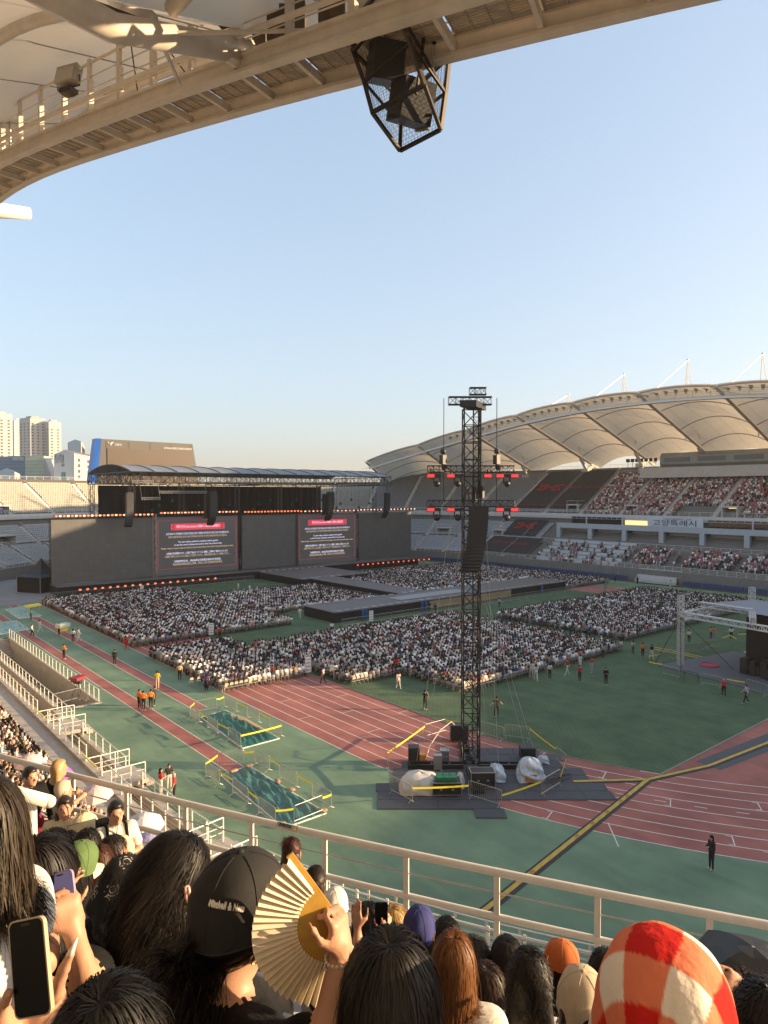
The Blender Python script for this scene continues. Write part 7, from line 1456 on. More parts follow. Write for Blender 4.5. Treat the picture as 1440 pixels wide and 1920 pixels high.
def cap_obj(parent, col, R, brimcol=None, name='cap', back=False, opening=False, cord=False, seams=True):
    R = np.array(R); m_ = mat('cap_' + '%02x%02x%02x' % tuple(int(255 * min(1, c)) for c in col), col, .85, var=.12, scale=20, bump=.08, bscale=300); root = MB(); n = 36; rows = []; c0 = np.array((0, -.008, .022))
    for i in range(11):
        a = math.pi / 2 * i / 10; row = []
        for j in range(n + 1):
            b_ = 2 * math.pi * j / n; seam = 1 - .012 * max(0, 1 - abs(((j / n * 6) % 1) - 0) * 9) - .012 * max(0, 1 - abs(((j / n * 6) % 1) - 1) * 9); pf = 1.0 + (.03 * math.sin(5 * b_ + a * 4) * math.sin(a))
            rr_ = math.sin(a) ** .85; x, y, z = .099 * rr_ * math.cos(b_) * seam * pf, .117 * rr_ * math.sin(b_) * seam * pf, .118 * (math.cos(a) ** .8 if a < 1.57 else 0) - .03 * (1 if i == 10 else 0) - .028 * (1 - math.sin(b_)) * .5 * (a / 1.57)
            if opening and b_ > math.pi * 1.5 - .55 and b_ < math.pi * 1.5 + .55 and i > 7: z += .07 * math.cos((b_ - math.pi * 1.5) / .55 * 1.57) * (i - 7) / 3
            row.append(tuple(c0 + np.array((x, y, z))))
        rows.append(row)
    root.slab([[tuple(R @ np.array(p)) for p in r] for r in rows], .004); o = root.build('cap', m_, parent, True)
    m = MB()
    for k in range(0, n, 6): m.path([tuple(np.array(R @ np.array(rows[i][k])) * 1.006) for i in range(1, 11)], .0013, 4)
    m.build('seam', m_, o)
    m = MB(); m.path([tuple(np.array(R @ np.array(rows[10][j])) * 1.004) for j in range(n + 1)], .0022, 4); m.build('rim', m_, o)
    m = MB(); m.ball(tuple(R @ (c0 + np.array((0, 0, .119)))), (.009, .009, .005), 8, 4); m.build('button', m_, o)
    m = MB(); rows = []; sgn = -1 if back else 1
    for i in range(7):
        t = i / 6; row = []
        for j in range(15):
            b_ = math.pi * (.16 + .68 * j / 14); rx, ry = .098 + .004 * t, .112 + .078 * t * math.sin(b_); row.append(tuple(R @ (c0 + np.array((rx * math.cos(b_), sgn * ry * math.sin(b_), -.032 - .018 * t - .030 * (abs(math.cos(b_)) ** 2) * t)))))
        rows.append(row if not back else row[::-1])
    m.slab(rows, .005); bc = brimcol or col; m.build('brim', mat('brim_%02x%02x%02x' % tuple(int(255 * min(1, c)) for c in bc), bc, .85, var=.08, scale=20), o, True)
    if opening:
        m = MB(); m.path([tuple(R @ (c0 + np.array((.1 * math.cos(b_), .119 * math.sin(b_), -.05)))) for b_ in np.linspace(math.pi * 1.5 - .6, math.pi * 1.5 + .6, 9)], .011, 6); m.build('strap', m_, o)
    return o
def brg(deg): return -math.radians(deg)
def seated_fg(R=None, lean=0.0, w=1.0, sleeve='short', arms='lap', extra=(), hairstyle=None, legs=True, face=True):
    """head centre at the origin"""
    P_ = torso_prims((0, -.06 - lean, -.66), (0, -.035, -.165), w, TP); P_ += head_prims((0, 0, 0), R, hair=False, face=face)
    if legs:
        for sx in (-1, 1): P_ += [cone((sx * .10, -.04 - lean, -.70), (sx * .13, .40 - lean, -.70), .095, .07, BT, .04), cone((sx * .13, .40 - lean, -.71), (sx * .13, .38 - lean, -1.14), .062, .045, BT, .02)]
    A = {'lap': (((-.26, .02, -.50), (-.10, .26, -.58)), ((.26, .02, -.50), (.10, .26, -.58))), 'none': None, 'right_only': (((-.26, .02, -.50), (-.10, .26, -.58)), None), 'phone': (((-.24, .06, -.46), (-.07, .28, -.30)), ((.24, .06, -.46), (.07, .28, -.30)))}[arms]
    if A:
        for i, sx in enumerate((-1, 1)):
            if A[i]: P_ += arm_prims((sx * .178 * w, -.035, -.235), A[i][0], A[i][1], sleeve)
    return P_ + list(extra)
TEE = {k: cloth(k, c) for k, c in (('black', (.012, .012, .013)), ('white', (.66, .63, .58)), ('cream', (.62, .52, .36)), ('navy', (.02, .025, .05)), ('grey', (.25, .25, .26)), ('charcoal', (.05, .048, .045)), ('beige', (.42, .34, .25)), ('rose', (.45, .22, .2)), ('maroon', (.16, .02, .03)))}
def fg(label, px, py, z, bearing, top='black', hair=(.012, .009, .008), L=.30, N=900, wave=.0, h=.013, tilt=(0, 0), kind='long', cap=None, arms='lap', sleeve='short', seed=None, lean=0.0, pony=None, curl=0.0, w=1.0, extra=None, width=.005, back=0.0, stiff=.6, torso=True, face=True, opening=False, brim=None, capback=False, crown=(0, -.03, .12), thick=1.0, K=14, tuck=0.0):
    seed = seed or int(px * 7 + py); R = rot_xyz(tilt[0], tilt[1], 0); loc = dp(px, py, z); rz = brg(bearing)
    ex = extra(loc, rz) if extra else ()
    o = build_person(seated_fg(R, lean, w, sleeve, arms, ex, face=face), h, TEE[top], loc, rz, label)
    if N: hair_obj(o, shell_prims(R, kind if L > .14 else 'cap', L, thick), strands(N, L, hair, R, wave, seed, width, pony=pony, curl=curl, back=back, stiff=stiff, torso=torso, crown=crown, K=K, tuck=tuck, zmax=-.02 if cap else 2.0, zmin=-.62 if cap else -.02), hair)
    if cap: cap_obj(o, cap, R, brim, opening=opening, back=capback)
    return o
def to_local(loc, rz, pts):
    M = Matrix.Translation(loc) @ Matrix.Rotation(rz, 4, 'Z'); Mi = M.inverted(); return [np.array(Mi @ p) for p in pts], np.array(Mi.to_3x3())
BRN = (.035, .018, .009); GING = (.16, .062, .018); BLND = (.42, .27, .10); BLK = (.012, .009, .008)
# --- nearest row
fg('person with very long straight dark hair in white shirt at the left edge', -62, 1566, 1.55, -52, 'white', (.030, .020, .011), .34, 2600, .006, .011, (.05, 0), width=.004)
def arm_world(loc, rz, sx, elbow, wrist, d, n, sleeve='short', curl=.9, sgn=1, s=1.0):
    (e, w_), R3 = to_local(loc, rz, [elbow, wrist]); dl = R3 @ np.array(d); nl = R3 @ np.array(n); return arm_prims((sx * .178, -.035, -.235), e, w_, sleeve, hand=hand_prims(w_, dl, nl, sgn, curl, s=s))
RIGHT = Vector((math.cos(THETA), -math.sin(THETA), 0)); FWD = Vector((math.sin(THETA), math.cos(THETA), 0)); UP = Vector((0, 0, 1))
def cam_dir(x, y, f): return (RIGHT * x + UP * y + FWD * f).normalized()
fg('person with sleek black hair using the purple phone', 84, 1650, 2.0, 52, 'black', BLK, .27, 1700, .002, .011, (.25, 0), arms='none', extra=lambda loc, rz: arm_world(loc, rz, -1, dp(80, 1800, 1.85), dp(98, 1722, 1.98), cam_dir(.25, .95, .1), cam_dir(.6, .0, .8), curl=.55, sgn=1) + arm_world(loc, rz, 1, dp(185, 1905, 1.90), dp(140, 1752, 1.86), cam_dir(-.35, .85, .2), cam_dir(-.7, .1, .6), curl=.8, sgn=-1))
def phone(c, rt, up, label, screen, w=.074, hgt=.155, body=(.3, .25, .4)):
    rt = Vector(rt).normalized(); up = Vector(up).normalized(); n = rt.cross(up); root = thing('smartphone', label, 'phone', c)
    M = Matrix((( rt.x, up.x, n.x), (rt.y, up.y, n.y), (rt.z, up.z, n.z)))
    m = MB(); q = []; rc = .012
    for (sx, sy, a0) in ((1, 1, 0), (-1, 1, 90), (-1, -1, 180), (1, -1, 270)):
        for k in range(5): a = math.radians(a0 + 22.5 * k); q.append((sx * (w / 2 - rc) + rc * math.cos(a), sy * (hgt / 2 - rc) + rc * math.sin(a)))
    k = len(q); vs = [tuple(c + M @ Vector((x, y, -.0045))) for x, y in q] + [tuple(c + M @ Vector((x, y, .0045))) for x, y in q]; m.add(vs, [tuple(range(k - 1, -1, -1)), tuple(range(k, 2 * k))] + [(i, (i + 1) % k, k + (i + 1) % k, k + i) for i in range(k)]); adopt(m.build('body', mat('phone_%d' % int(body[2] * 1000), body, .3)), root)
    m = MB(); m.add([tuple(c + M @ Vector((x * .93, y * .965, .0052))) for x, y in q], [tuple(range(k))]); adopt(m.build('screen', screen), root)
    m = MB(); m.add([tuple(c + M @ Vector((x, y, .0058))) for x, y in ((-.010, hgt * .43), (.010, hgt * .43), (.010, hgt * .455), (-.010, hgt * .455))], [(0, 1, 2, 3)]); adopt(m.build('camera_hole', BLACK), root); return root, M
SCRP = mat('screen_purple', (.05, .045, .08), .12, emit=(.16, .13, .24), estr=.16); SCRB = mat('screen_off', (.004, .004, .004), .3, spec=.15)
phone(dp(120, 1690, 1.90), RIGHT * .95 + UP * .28 - FWD * .1, UP * .93 - RIGHT * .28 + FWD * .35, 'purple smartphone with lit lock screen in the left foreground', SCRP)
root, M_ = phone(dp(58, 1812, 1.26), RIGHT * .93 + UP * .30 - FWD * .2, UP * .90 - RIGHT * .30 + FWD * .42, 'black smartphone with gold edge held up at the lower left', SCRB, .080, .160, (.45, .36, .25))
# holder of the black phone: dark head close to the lens
def near_hand(loc, rz):
    P = [dp(x, y, z) for x, y, z in ((80, 1960, 1.30), (80, 1880, 1.34), (104, 1862, 1.29), (119, 1818, 1.27), (133, 1788, 1.265), (30, 1850, 1.33), (2, 1905, 1.27), (16, 1862, 1.245), (20, 1965, 1.29))]
    (a, b_, c, d_, e, f_, g_, h_, i_), R3 = to_local(loc, rz, P); A_ = (a + np.array((.05, .0, -.30)))
    out = [cone(A_, a, .046, .036, SK, .02), cone(a, b_, .034, .036, SK, .03), ell(b_, (.040, .03, .045), SK, .03), cone(b_, c, .024, .016, SK, .02), cone(c, d_, .0145, .0115, SK, .008), cone(d_, e, .0112, .0085, SK, .004), cone(i_, g_, .03, .022, SK, .02), cone(g_, h_, .012, .0095, SK, .006)]
    for k in range(4): out.append(cone(b_, f_ + np.array((0, .01, -.018 * k)), .016, .009, SK, .006))
    return out
fg('dark-haired person in black close to the lens holding the black smartphone', 205, 1998, 1.10, 45, 'black', (.010, .009, .008), .25, 2200, .008, .010, (0, 0), arms='none', width=.003, extra=near_hand)
n_ = MB(); a, b2 = dp(131, 1792, 1.262), dp(145, 1758, 1.27); n_.path([a, a.lerp(b2, .5), b2], .007, 6, .002); tag(n_.build('long_nail', mat('nail_white', (.75, .68, .6), .15), smooth=True), 'long pale pointed fingernail beside the black smartphone', 'nail')
clipw = fg('woman with long wavy black hair and a pink hair clip looking down', 326, 1645, 2.15, 104, 'black', BLK, .46, 4200, .030, .011, (-.35, .08), lean=.25, width=.0036, back=-.12, stiff=.55, crown=(0, -.01, .125), K=20, tuck=.3)
m = MB(); cpt = [(.0985, .015, .035), (.101, .028, .012), (.1, .036, -.012), (.098, .028, -.014), (.101, .016, .010), (.0985, .006, .033), (.0985, .015, .035)]; Rr = rot_xyz(-.35, .08, 0); m.path([tuple(Rr @ (np.array(p) * np.array((1.04, 1, 1)))) for p in cpt], .0045, 6); m.build('hair_clip', mat('clip_pink', (.75, .45, .38), .4), clipw, True)
# cap person with fan
capR = rot_xyz(-.05, .0, 0); FP0 = dp(632, 1728, 1.50)
capman = fg('person in black cap with ponytail fanning with a paper fan', 452, 1708, 1.60, 92, 'black', BLK, .34, 1600, .012, .010, (-.05, 0), kind='cap', cap=(.016, .016, .017), pony=(0, -.125, -.055), arms='right_only', w=1.12, width=.004, K=22, extra=lambda loc, rz: arm_world(loc, rz, 1, dp(618, 1935, 1.40), dp(640, 1795, 1.48), cam_dir(-.08, .98, .1), cam_dir(-.7, .15, .35), curl=1.05, sgn=-1, s=.88))
loc_c, rz_c = dp(452, 1708, 1.60), brg(92)
def cap_warp(v):
    l = Matrix.Rotation(-rz_c, 3, 'Z') @ (v - loc_c); c0 = Vector((0, -.008, .022)); d = l - c0; q = Vector((d.x / .1025, d.y / .1205, d.z / .135)); r = q.length; d2 = d / r * 1.0; return loc_c + Matrix.Rotation(rz_c, 3, 'Z') @ (c0 + d / r)
CAPT = mat('cap_letter', (.70, .66, .58), .7); co = dp(426, 1699, 1.50)
text('lettering', 'Mitchell & Ness', .019, plane_mat(co, RIGHT * .985 - UP * .17, UP * .985 + RIGHT * .17), CAPT, capman, .075, warp=cap_warp)
m = MB(); er = Vector((.088, -.01, -.062)); m.path([tuple(er + Vector((0, .011 * math.cos(a), .011 * math.sin(a)))) for a in np.linspace(0, 6.1, 12)], .0022, 6); m.build('earring', mat('gold', (.7, .5, .2), .25, metal=1), capman, True)
for k, (off_, rad_) in enumerate(((.0, .034), (.016, .035))):
    wv = dp(640, 1795, 1.48) + Vector((0, 0, .002 - off_)); m = MB()
    for a in np.linspace(0, 6.28, 22)[:-1]: m.ball(tuple(wv + RIGHT * rad_ * math.cos(a) + FWD * rad_ * math.sin(a) + UP * .004 * math.cos(a)), .0046, 6, 4)
    bq = m.build('bracelet', mat('bead_pearl', (.75, .66, .6), .25), None, True); adopt(bq, capman); bq.matrix_parent_inverse = parent_inv(capman)
# fan
fan = thing('folding_fan', 'pleated white paper fan with ochre bamboo ribs held upright', 'fan', FP0); OCH = mat('bamboo_ochre', (.52, .30, .055), .5, var=.15, scale=30); PAP = mat('fan_paper', (.72, .62, .46), .7, var=.05, scale=20); PAP.node_tree.nodes['Principled BSDF'].inputs['Subsurface Weight'].default_value = 0
fr, fu, fn_ = (RIGHT * .96 + FWD * .28).normalized(), UP, None; fn_ = fr.cross(fu).normalized()
FA = lambda ang, r, dz: FP0 + fr * r * math.cos(ang) + fu * r * math.sin(ang) + fn_ * dz
n_pl = 26; a0, a1 = math.radians(124), math.radians(262)
for i in range(n_pl):
    t0, t1 = a0 + (a1 - a0) * i / n_pl, a0 + (a1 - a0) * (i + 1) / n_pl; tm = (t0 + t1) / 2; zz = .0075
    m = MB(); m.cur = 0
    for (u0, u1, z0_, z1_) in ((t0, tm, -zz, zz), (tm, t1, zz, -zz)):
        m.add([tuple(FA(u0, .088, z0_ * .5)), tuple(FA(u1, .088, z1_ * .5)), tuple(FA(u1, .184, z1_)), tuple(FA(u0, .184, z0_))], [(0, 1, 2, 3)])
    adopt(m.build('leaf_pleat', PAP), fan)
    m = MB(); tr = t0 + (tm - t0) * .35
    for (r0, r1, w0, w1, dz) in ((.012, .092, .003, .0065, -.002), (.086, .182, .0045, .0038, -.0095)):
        pq = [FA(tr, r0, dz) , FA(tr, r1, dz - .001)]; sd = (pq[1] - pq[0]).cross(fn_).normalized(); m.add([tuple(pq[0] - sd * w0), tuple(pq[0] + sd * w0), tuple(pq[1] + sd * w1), tuple(pq[1] - sd * w1)] + [tuple(p + fn_ * .0016) for p in (pq[0] - sd * w0, pq[0] + sd * w0, pq[1] + sd * w1, pq[1] - sd * w1)], [(0, 1, 2, 3), (7, 6, 5, 4), (0, 4, 5, 1), (1, 5, 6, 2), (2, 6, 7, 3), (3, 7, 4, 0)])
    adopt(m.build('rib', OCH), fan)
for an in (a0 - .02, a1 + .02): m = MB(); m.bar(FA(an, -.01, -.012), FA(an, .188, -.012), .016, .006, up=fn_); adopt(m.build('guard_stick', OCH), fan)
fg('person with glossy black hair bent low in the centre foreground', 732, 1882, 1.34, 48, 'black', BLK, .30, 2600, .006, .010, (-.1, 0), width=.0034)
# plaid head cloth
pl = fg('person under a red and white checked head cloth at the lower right', 1242, 1893, 1.24, 42, 'black', BLK, .05, 0, .0, .011)
m = MB(); nA, nH = 190, 90; V_ = []; C_ = []; rr = random.Random(4)
for i in range(nH + 1):
    t = i / nH
    for j in range(nA):
        b_ = 2 * math.pi * j / nA; f_ = t * t * (3 - 2 * t)
        fold = .07 * math.sin(4 * b_ + t * 4 + .6) * t - .05 * max(0, 1 - abs(math.sin((b_ - 4.4) / 2 + t * .4)) * 7) + .06 * (abs(math.sin(3.5 * b_ + 1.5 * t)) ** .6 - .6) * min(1, t * 2) + .03 * math.sin(9 * b_ + 2.5 * t) * t + .018 * math.sin(17 * b_ - 4 * t) * t
        rad_ = (.118 * math.sin(min(1, t * 2.4) * math.pi / 2) ** .78 + max(0, t - .42) * .07) * (1 + fold); z = .140 * math.cos(min(1, t * 2.4) * math.pi / 2) ** .9 - max(0, t - .417) * .55 + .006 * math.sin(5 * b_ + 9 * t) * t
        x, y = rad_ * math.cos(b_) * .96, rad_ * math.sin(b_) * 1.1 - .012; V_.append((x, y, z))
        sa_ = t * .40 * (1 + .03 * math.sin(3 * b_)); u_ = sa_ * math.cos(b_ + .62) + .03; v_ = sa_ * math.sin(b_ + .62) + .02
        sq = lambda q_: max(0, min(1, .5 + 14 * math.sin(math.pi * q_)))
        A1, A2 = sq((u_ + 2.0) / .066), sq((v_ + 2.0) / .066); k_ = A1 + A2
        w_, s_, r_2 = np.array((.78, .70, .60)), np.array((.70, .20, .11)), np.array((.56, .022, .018)); C_.append(w_ * (1 - k_) + s_ * k_ if k_ <= 1 else s_ * (2 - k_) + r_2 * (k_ - 1))
F_ = np.array([(i * nA + j, (i + 1) * nA + j, (i + 1) * nA + (j + 1) % nA, i * nA + (j + 1) % nA) for i in range(nH) for j in range(nA)])
link('head_cloth', raw_mesh('head_cloth', np.array(V_), F_, mat('plaid_cloth', (.7, .3, .2), .9, attr=True, spec=.1, bump=.55, bscale=17), None, np.array(C_), True), pl)
# --- second to fifth rows
fg('person with straight ginger hair and white printed tee', 850, 1804, 3.05, 46, 'white', GING, .33, 1400, .004, .013, width=.006)
fg('person in cream corduroy cap seen from behind', 1092, 1882, 2.75, 44, 'black', BLK, .16, 500, .01, .013, cap=(.52, .42, .29), opening=True, width=.006)
fg('person with short black bob and white tee', 992, 1834, 3.2, 50, 'white', BLK, .17, 1000, .012, .013, width=.006)
fg('person with long black hair beside the curly grey head', 950, 1800, 4.0, 48, 'black', BLK, .42, 900, .006, .015, width=.007)
fg('brown-haired person half hidden behind the black bob', 912, 1856, 3.5, 40, 'beige', BRN, .2, 600, .01, .015, width=.007)
fg('person with curly greying hair in white shirt', 888, 1802, 4.1, 50, 'white', (.05, .045, .042), .12, 900, .0, .015, curl=.014, width=.006, torso=False)
fg('person in orange cap and black printed tee by the rail', 1052, 1800, 4.7, -35, 'black', BLK, .24, 500, .004, .016, cap=(.50, .13, .03), width=.008)
fg('dark-haired person just behind the cream cap', 1134, 1822, 4.2, 45, 'black', BLK, .12, 400, .008, .016, width=.008)
fg('person in blue cap with yellow patterned scarf', 786, 1742, 4.25, 48, 'maroon', BRN, .2, 600, .012, .015, cap=(.03, .035, .16), width=.007)
fg('blond person between phone and blue cap', 738, 1735, 4.6, 60, 'black', BLND, .22, 800, .014, .015, width=.007)
fg('person with tousled short black hair in front of the gate rail', 838, 1756, 4.7, 45, 'charcoal', BLK, .10, 600, .0, .016, curl=.010, width=.007, torso=False)
fg('black-haired person lifting a dark phone with both hands', 690, 1735, 4.2, 44, 'black', BLK, .28, 900, .003, .014, arms='none', width=.007, extra=lambda loc, rz: arm_world(loc, rz, -1, dp(668, 1800, 4.0), dp(672, 1740, 4.1), cam_dir(-.15, .97, .1), cam_dir(.5, 0, .8), curl=.35, sgn=1) + arm_world(loc, rz, 1, dp(742, 1810, 4.0), dp(727, 1752, 4.1), cam_dir(-.1, .97, .1), cam_dir(-.6, 0, .7), curl=.6, sgn=-1))
phone(dp(715, 1718, 4.1), RIGHT, UP * .97 + FWD * .2, 'dark blue smartphone lifted by the black-haired person', SCRB, .078, .16, (.03, .035, .06))
fg('person in white cap with strap seen behind the fan', 628, 1700, 5.2, 48, 'charcoal', BRN, .14, 400, .01, .016, cap=(.70, .66, .60), opening=True, width=.008)
fg('dark ponytailed person by the rail behind the fan', 592, 1652, 6.2, 60, 'black', (.025, .014, .01), .28, 500, .006, .017, pony=(0, -.12, .05), width=.009)
fg('person with reddish-brown bun at the rail above the fan', 549, 1598, 6.6, 65, 'charcoal', (.06, .02, .015), .2, 500, .012, .017, pony=(0, -.06, .16), width=.009)
fg('person in washed green cap with cream brim', 146, 1622, 4.0, 75, 'white', BLK, .2, 600, .004, .014, (-.25, .1), cap=(.10, .17, .055), brim=(.62, .55, .42), width=.007)
fg('person with auburn bob beside the green cap', 188, 1622, 4.8, 62, 'grey', (.075, .026, .012), .17, 900, .004, .015, width=.007)
fg('dark-haired person in profile beside the auburn bob', 213, 1600, 5.2, 105, 'cream', (.02, .014, .01), .12, 500, .004, .015, width=.008)
fg('black-haired person left of the green cap', 100, 1605, 3.5, 50, 'black', BLK, .22, 900, .003, .015, width=.007)
fg('black-haired head in the fourth row before the cream sweater', 131, 1592, 5.3, 50, 'black', BLK, .14, 400, .004, .017, width=.008)
fg('black-haired head below the woman with the backpack', 164, 1590, 4.9, 50, 'white', BLK, .16, 500, .004, .016, width=.008)
pz = fg('person in black paisley bandana in front of the clip-haired woman', 234, 1662, 3.0, 60, 'black', BLK, .2, 500, .006, .013, width=.006)
PAIS = bpy.data.materials.new('paisley'); PAIS.use_nodes = True; n = PAIS.node_tree.nodes; l = PAIS.node_tree.links; tc = n.new('ShaderNodeTexCoord'); vo = n.new('ShaderNodeTexVoronoi'); vo.inputs['Scale'].default_value = 22; wv_ = n.new('ShaderNodeMath'); wv_.operation = 'SINE'; ml = n.new('ShaderNodeMath'); ml.operation = 'MULTIPLY'; ml.inputs[1].default_value = 26; cr_ = n.new('ShaderNodeValToRGB'); cr_.color_ramp.elements[0].position = .62; cr_.color_ramp.elements[1].position = .7; cr_.color_ramp.elements[0].color = (.012, .012, .013, 1); cr_.color_ramp.elements[1].color = (.55, .5, .42, 1)
v2 = n.new('ShaderNodeTexVoronoi'); v2.inputs['Scale'].default_value = 9; g2 = n.new('ShaderNodeMath'); g2.operation = 'LESS_THAN'; g2.inputs[1].default_value = .32; m2 = n.new('ShaderNodeMath'); m2.operation = 'MULTIPLY'
l.new(tc.outputs['Object'], vo.inputs[0]); l.new(tc.outputs['Object'], v2.inputs[0]); l.new(vo.outputs[0], ml.inputs[0]); l.new(ml.outputs[0], wv_.inputs[0]); l.new(v2.outputs[0], g2.inputs[0]); l.new(wv_.outputs[0], m2.inputs[0]); l.new(g2.outputs[0], m2.inputs[1]); l.new(m2.outputs[0], cr_.inputs[0]); l.new(cr_.outputs[0], n['Principled BSDF'].inputs[0]); n['Principled BSDF'].inputs['Roughness'].default_value = .85
V, F, T = body_mesh([ell((0, -.012, .022), (.095, .112, .116), 0, .02), cone((0, -.1, .0), (0, -.12, -.09), .035, .05, 0, .05), cone((-.05, -.09, .0), (-.07, -.1, -.05), .035, .04, 0, .04), cone((.05, -.09, .0), (.07, -.1, -.05), .035, .04, 0, .04)], .009); link('bandana', raw_mesh('bandana', V, F, PAIS, None, None, True), pz)
# right edge
fg('brown-haired person shading the eyes with a raised hand at the right edge', 1392, 1892, 2.5, 60, 'charcoal', BRN, .14, 900, .008, .013, arms='right_only', width=.006, extra=lambda loc, rz: arm_world(loc, rz, 1, dp(1442, 1930, 2.4), dp(1405, 1868, 2.42), cam_dir(-.75, .6, .1), cam_dir(-.1, -.6, .7), curl=.55, sgn=-1))
fg('dark-haired head at the lower right corner', 1436, 1925, 1.9, 50, 'black', BLK, .1, 900, .008, .013, width=.005)
m = MB(); c = dp(1412, 1812, 3.4); rows = []
for k in range(5):
    a = k / 4; rows.append([tuple(c + RIGHT * .30 * a * math.cos(2 * math.pi * j / 8 + .3) + FWD * .30 * a * math.sin(2 * math.pi * j / 8 + .3) + UP * (.10 * (1 - a ** 2) - .03 * (a if j % 2 else 0))) for j in range(9)])
m.slab(rows, .006); um = m.build('canopy', mat('umbrella_black', (.02, .021, .023), .5, var=.2, scale=8)); ur = thing('umbrella', 'small black sun umbrella at the right edge', 'umbrella', c - Vector((0, 0, .6))); adopt(um, ur); m = MB(); m.tube(c - Vector((0, 0, .6)), c + Vector((0, 0, .1)), .008, 6); adopt(m.build('shaft', GALV), ur)
# prints on tees
def tee_print(px, py, z, body, w, col, parent, sz=.03): text('lettering', body, sz, plane_mat(dp(px, py, z), RIGHT, UP), mat('tee_print_' + body.split()[0].lower(), col, .8), None, w)
# --- women standing on the walkway
def stand_fg(label, px, py, z, bearing, pose, style, topm, botm, hairm, sleeve='long', tilt=0.0, h=.0088, skirt=False):
    c = dp(px, py, z); P_ = standing(pose, style, sleeve, skirt); V, F, T = body_mesh(P_, h); ft = T[F[:, 0]]; me = raw_mesh('person', V, F, [SKINM, topm, botm, SHOEM, hairm, EYEM, LIPM, WHITE], ft, None, True); o = link('person', me, None, (c.x, c.y, c.z - 1.57), brg(bearing)); return tag(o, label, 'person', 'people standing on the near walkway')
HBK = mat('hair_black', (.012, .009, .008), .4, var=.3, scale=40); HBR = mat('hair_brown', (.03, .016, .009), .4, var=.3, scale=40); HBL = mat('hair_blond', (.42, .27, .11), .45, var=.25, scale=40); CAPC = mat('cap_cream', (.60, .50, .36), .8, var=.05)
w1 = stand_fg('woman in cream sweater looking at her phone on the walkway', 121, 1512, 8.0, 195, 'phone', 'long', TEE['cream'], BOTM, HBR)
w2 = stand_fg('woman in white tee with black backpack straps on the walkway', 216, 1522, 7.6, 185, 'fold', 'short', TEE['white'], TEE['grey'], HBK, 'short')
w3 = stand_fg('woman in cream cap with orange strap behind the cream sweater', 116, 1482, 8.8, 95, 'phone', 'cap', TEE['beige'], BOTM, CAPC, 'short')
w4 = stand_fg('blond woman in black top at the rail', 108, 1442, 9.4, 80, 'phone', 'long', TEE['black'], BOTM, HBL, 'none')
w5 = stand_fg('person in black top with red pattern leaning at the rail', 55, 1455, 9.0, 160, 'stand', 'short', TEE['black'], TEE['maroon'], HBK, 'long')
m = MB()
for sx in (-1, 1): m.path([(sx * .10, .115, 1.02), (sx * .105, .115, 1.25), (sx * .10, .06, 1.43), (sx * .1, -.06, 1.43), (sx * .1, -.13, 1.3)], .018, 5)
m.box((0, -.2, 1.2), (.3, .16, .42)); m.build('backpack', TEE['black'], w2, False)
m = MB(); m.path([(-.09, .10, .95), (.02, .13, 1.2), (.10, .06, 1.42), (.09, -.08, 1.4)], .016, 5); m.build('bag_strap', mat('strap_orange', (.55, .12, .04), .7), w3)
bg = MB(); c = dp(226, 1600, 7.5); bg.ball(c, (.16, .12, .2), 10, 7); bg.path([c + Vector((-.05, 0, .18)), c + Vector((0, 0, .42)), c + Vector((.05, 0, .18))], .008, 5); tag(bg.build('tote_bag', cloth('tote', (.60, .52, .34)), smooth=True), 'cream tote bag held by the woman in the white tee', 'bag')
bg = MB(); c = dp(158, 1555, 7.9); bg.ball(c, (.17, .12, .2), 10, 7); bg.path([c + Vector((-.05, 0, .18)), c + Vector((0, 0, .4)), c + Vector((.05, 0, .18))], .008, 5); tag(bg.build('tote_bag', cloth('tote2', (.64, .56, .36)), smooth=True), 'pale plastic bag beside the cream sweater', 'bag')
phone(dp(137, 1546, 7.6), RIGHT * .8 + FWD * .5, UP * .3 - FWD * .9, 'dark smartphone held by the woman in the cream sweater', SCRB, .075, .15, (.1, .1, .1))
# seats of the near tier under and between the people
S = [k for k in seat_positions(UP_R, UP_Z, 8, UP_D, UP_S, 380, 412, aisle=400) if True]
place_seats('seats', S, seatcol((.36, .36, .37)), near).matrix_parent_inverse = parent_inv(near)
# ================================================================ speaker cage and fittings on the near roof
def solve_s(px):
    best = None
    for s in np.arange(-80, -40, .05):
        p = qn(s, Rn(s) + .3, zn(s)); d = p - Vector((0, 0, CAMH)); f = d.x * math.sin(THETA) + d.y * math.cos(THETA)
        if f < 2: continue
        x = 720 + FPX * (d.x * math.cos(THETA) - d.y * math.sin(THETA)) / f
        if best is None or abs(x - px) < best[0]: best = (abs(x - px), s)
    return best[1]
sc_ = solve_s(755); top_ = qn(sc_, Rn(sc_) + .35, zn(sc_)); zc = top_.x * math.sin(THETA) + top_.y * math.cos(THETA); U = zc / FPX       # metres per picture pixel at the cage
cage = thing('speaker_cage', 'dark mesh cage hanging below the catwalk with speakers inside', 'cage', top_)
def CG_(x, y, dz): return top_ + RIGHT * (x - 750) * U + UP * (142 - y) * U + FWD * dz      # hangs below the girder
DKST = mat('cage_steel', (.045, .036, .028), .5, metal=.4, var=.2, scale=5)
UR = [CG_(665, 65, 0), CG_(744, 42, -1.1), CG_(838, 96, .1), CG_(752, 112, 1.1)]; MR = [CG_(660, 125, 0), CG_(733, 98, -1.1), CG_(838, 128, .1), CG_(752, 162, 1.1)]; LR = [CG_(680, 180, 0), CG_(762, 160, -.95), CG_(831, 195, .1), CG_(750, 218, .9)]; BR = [CG_(695, 235, 0), CG_(788, 222, -.75), CG_(822, 262, .1), CG_(748, 274, .75)]
m = MB()
for L_ in (UR, MR, LR, BR):
    for i in range(4): m.bar(L_[i], L_[(i + 1) % 4], .075 if L_ is not LR else .05)
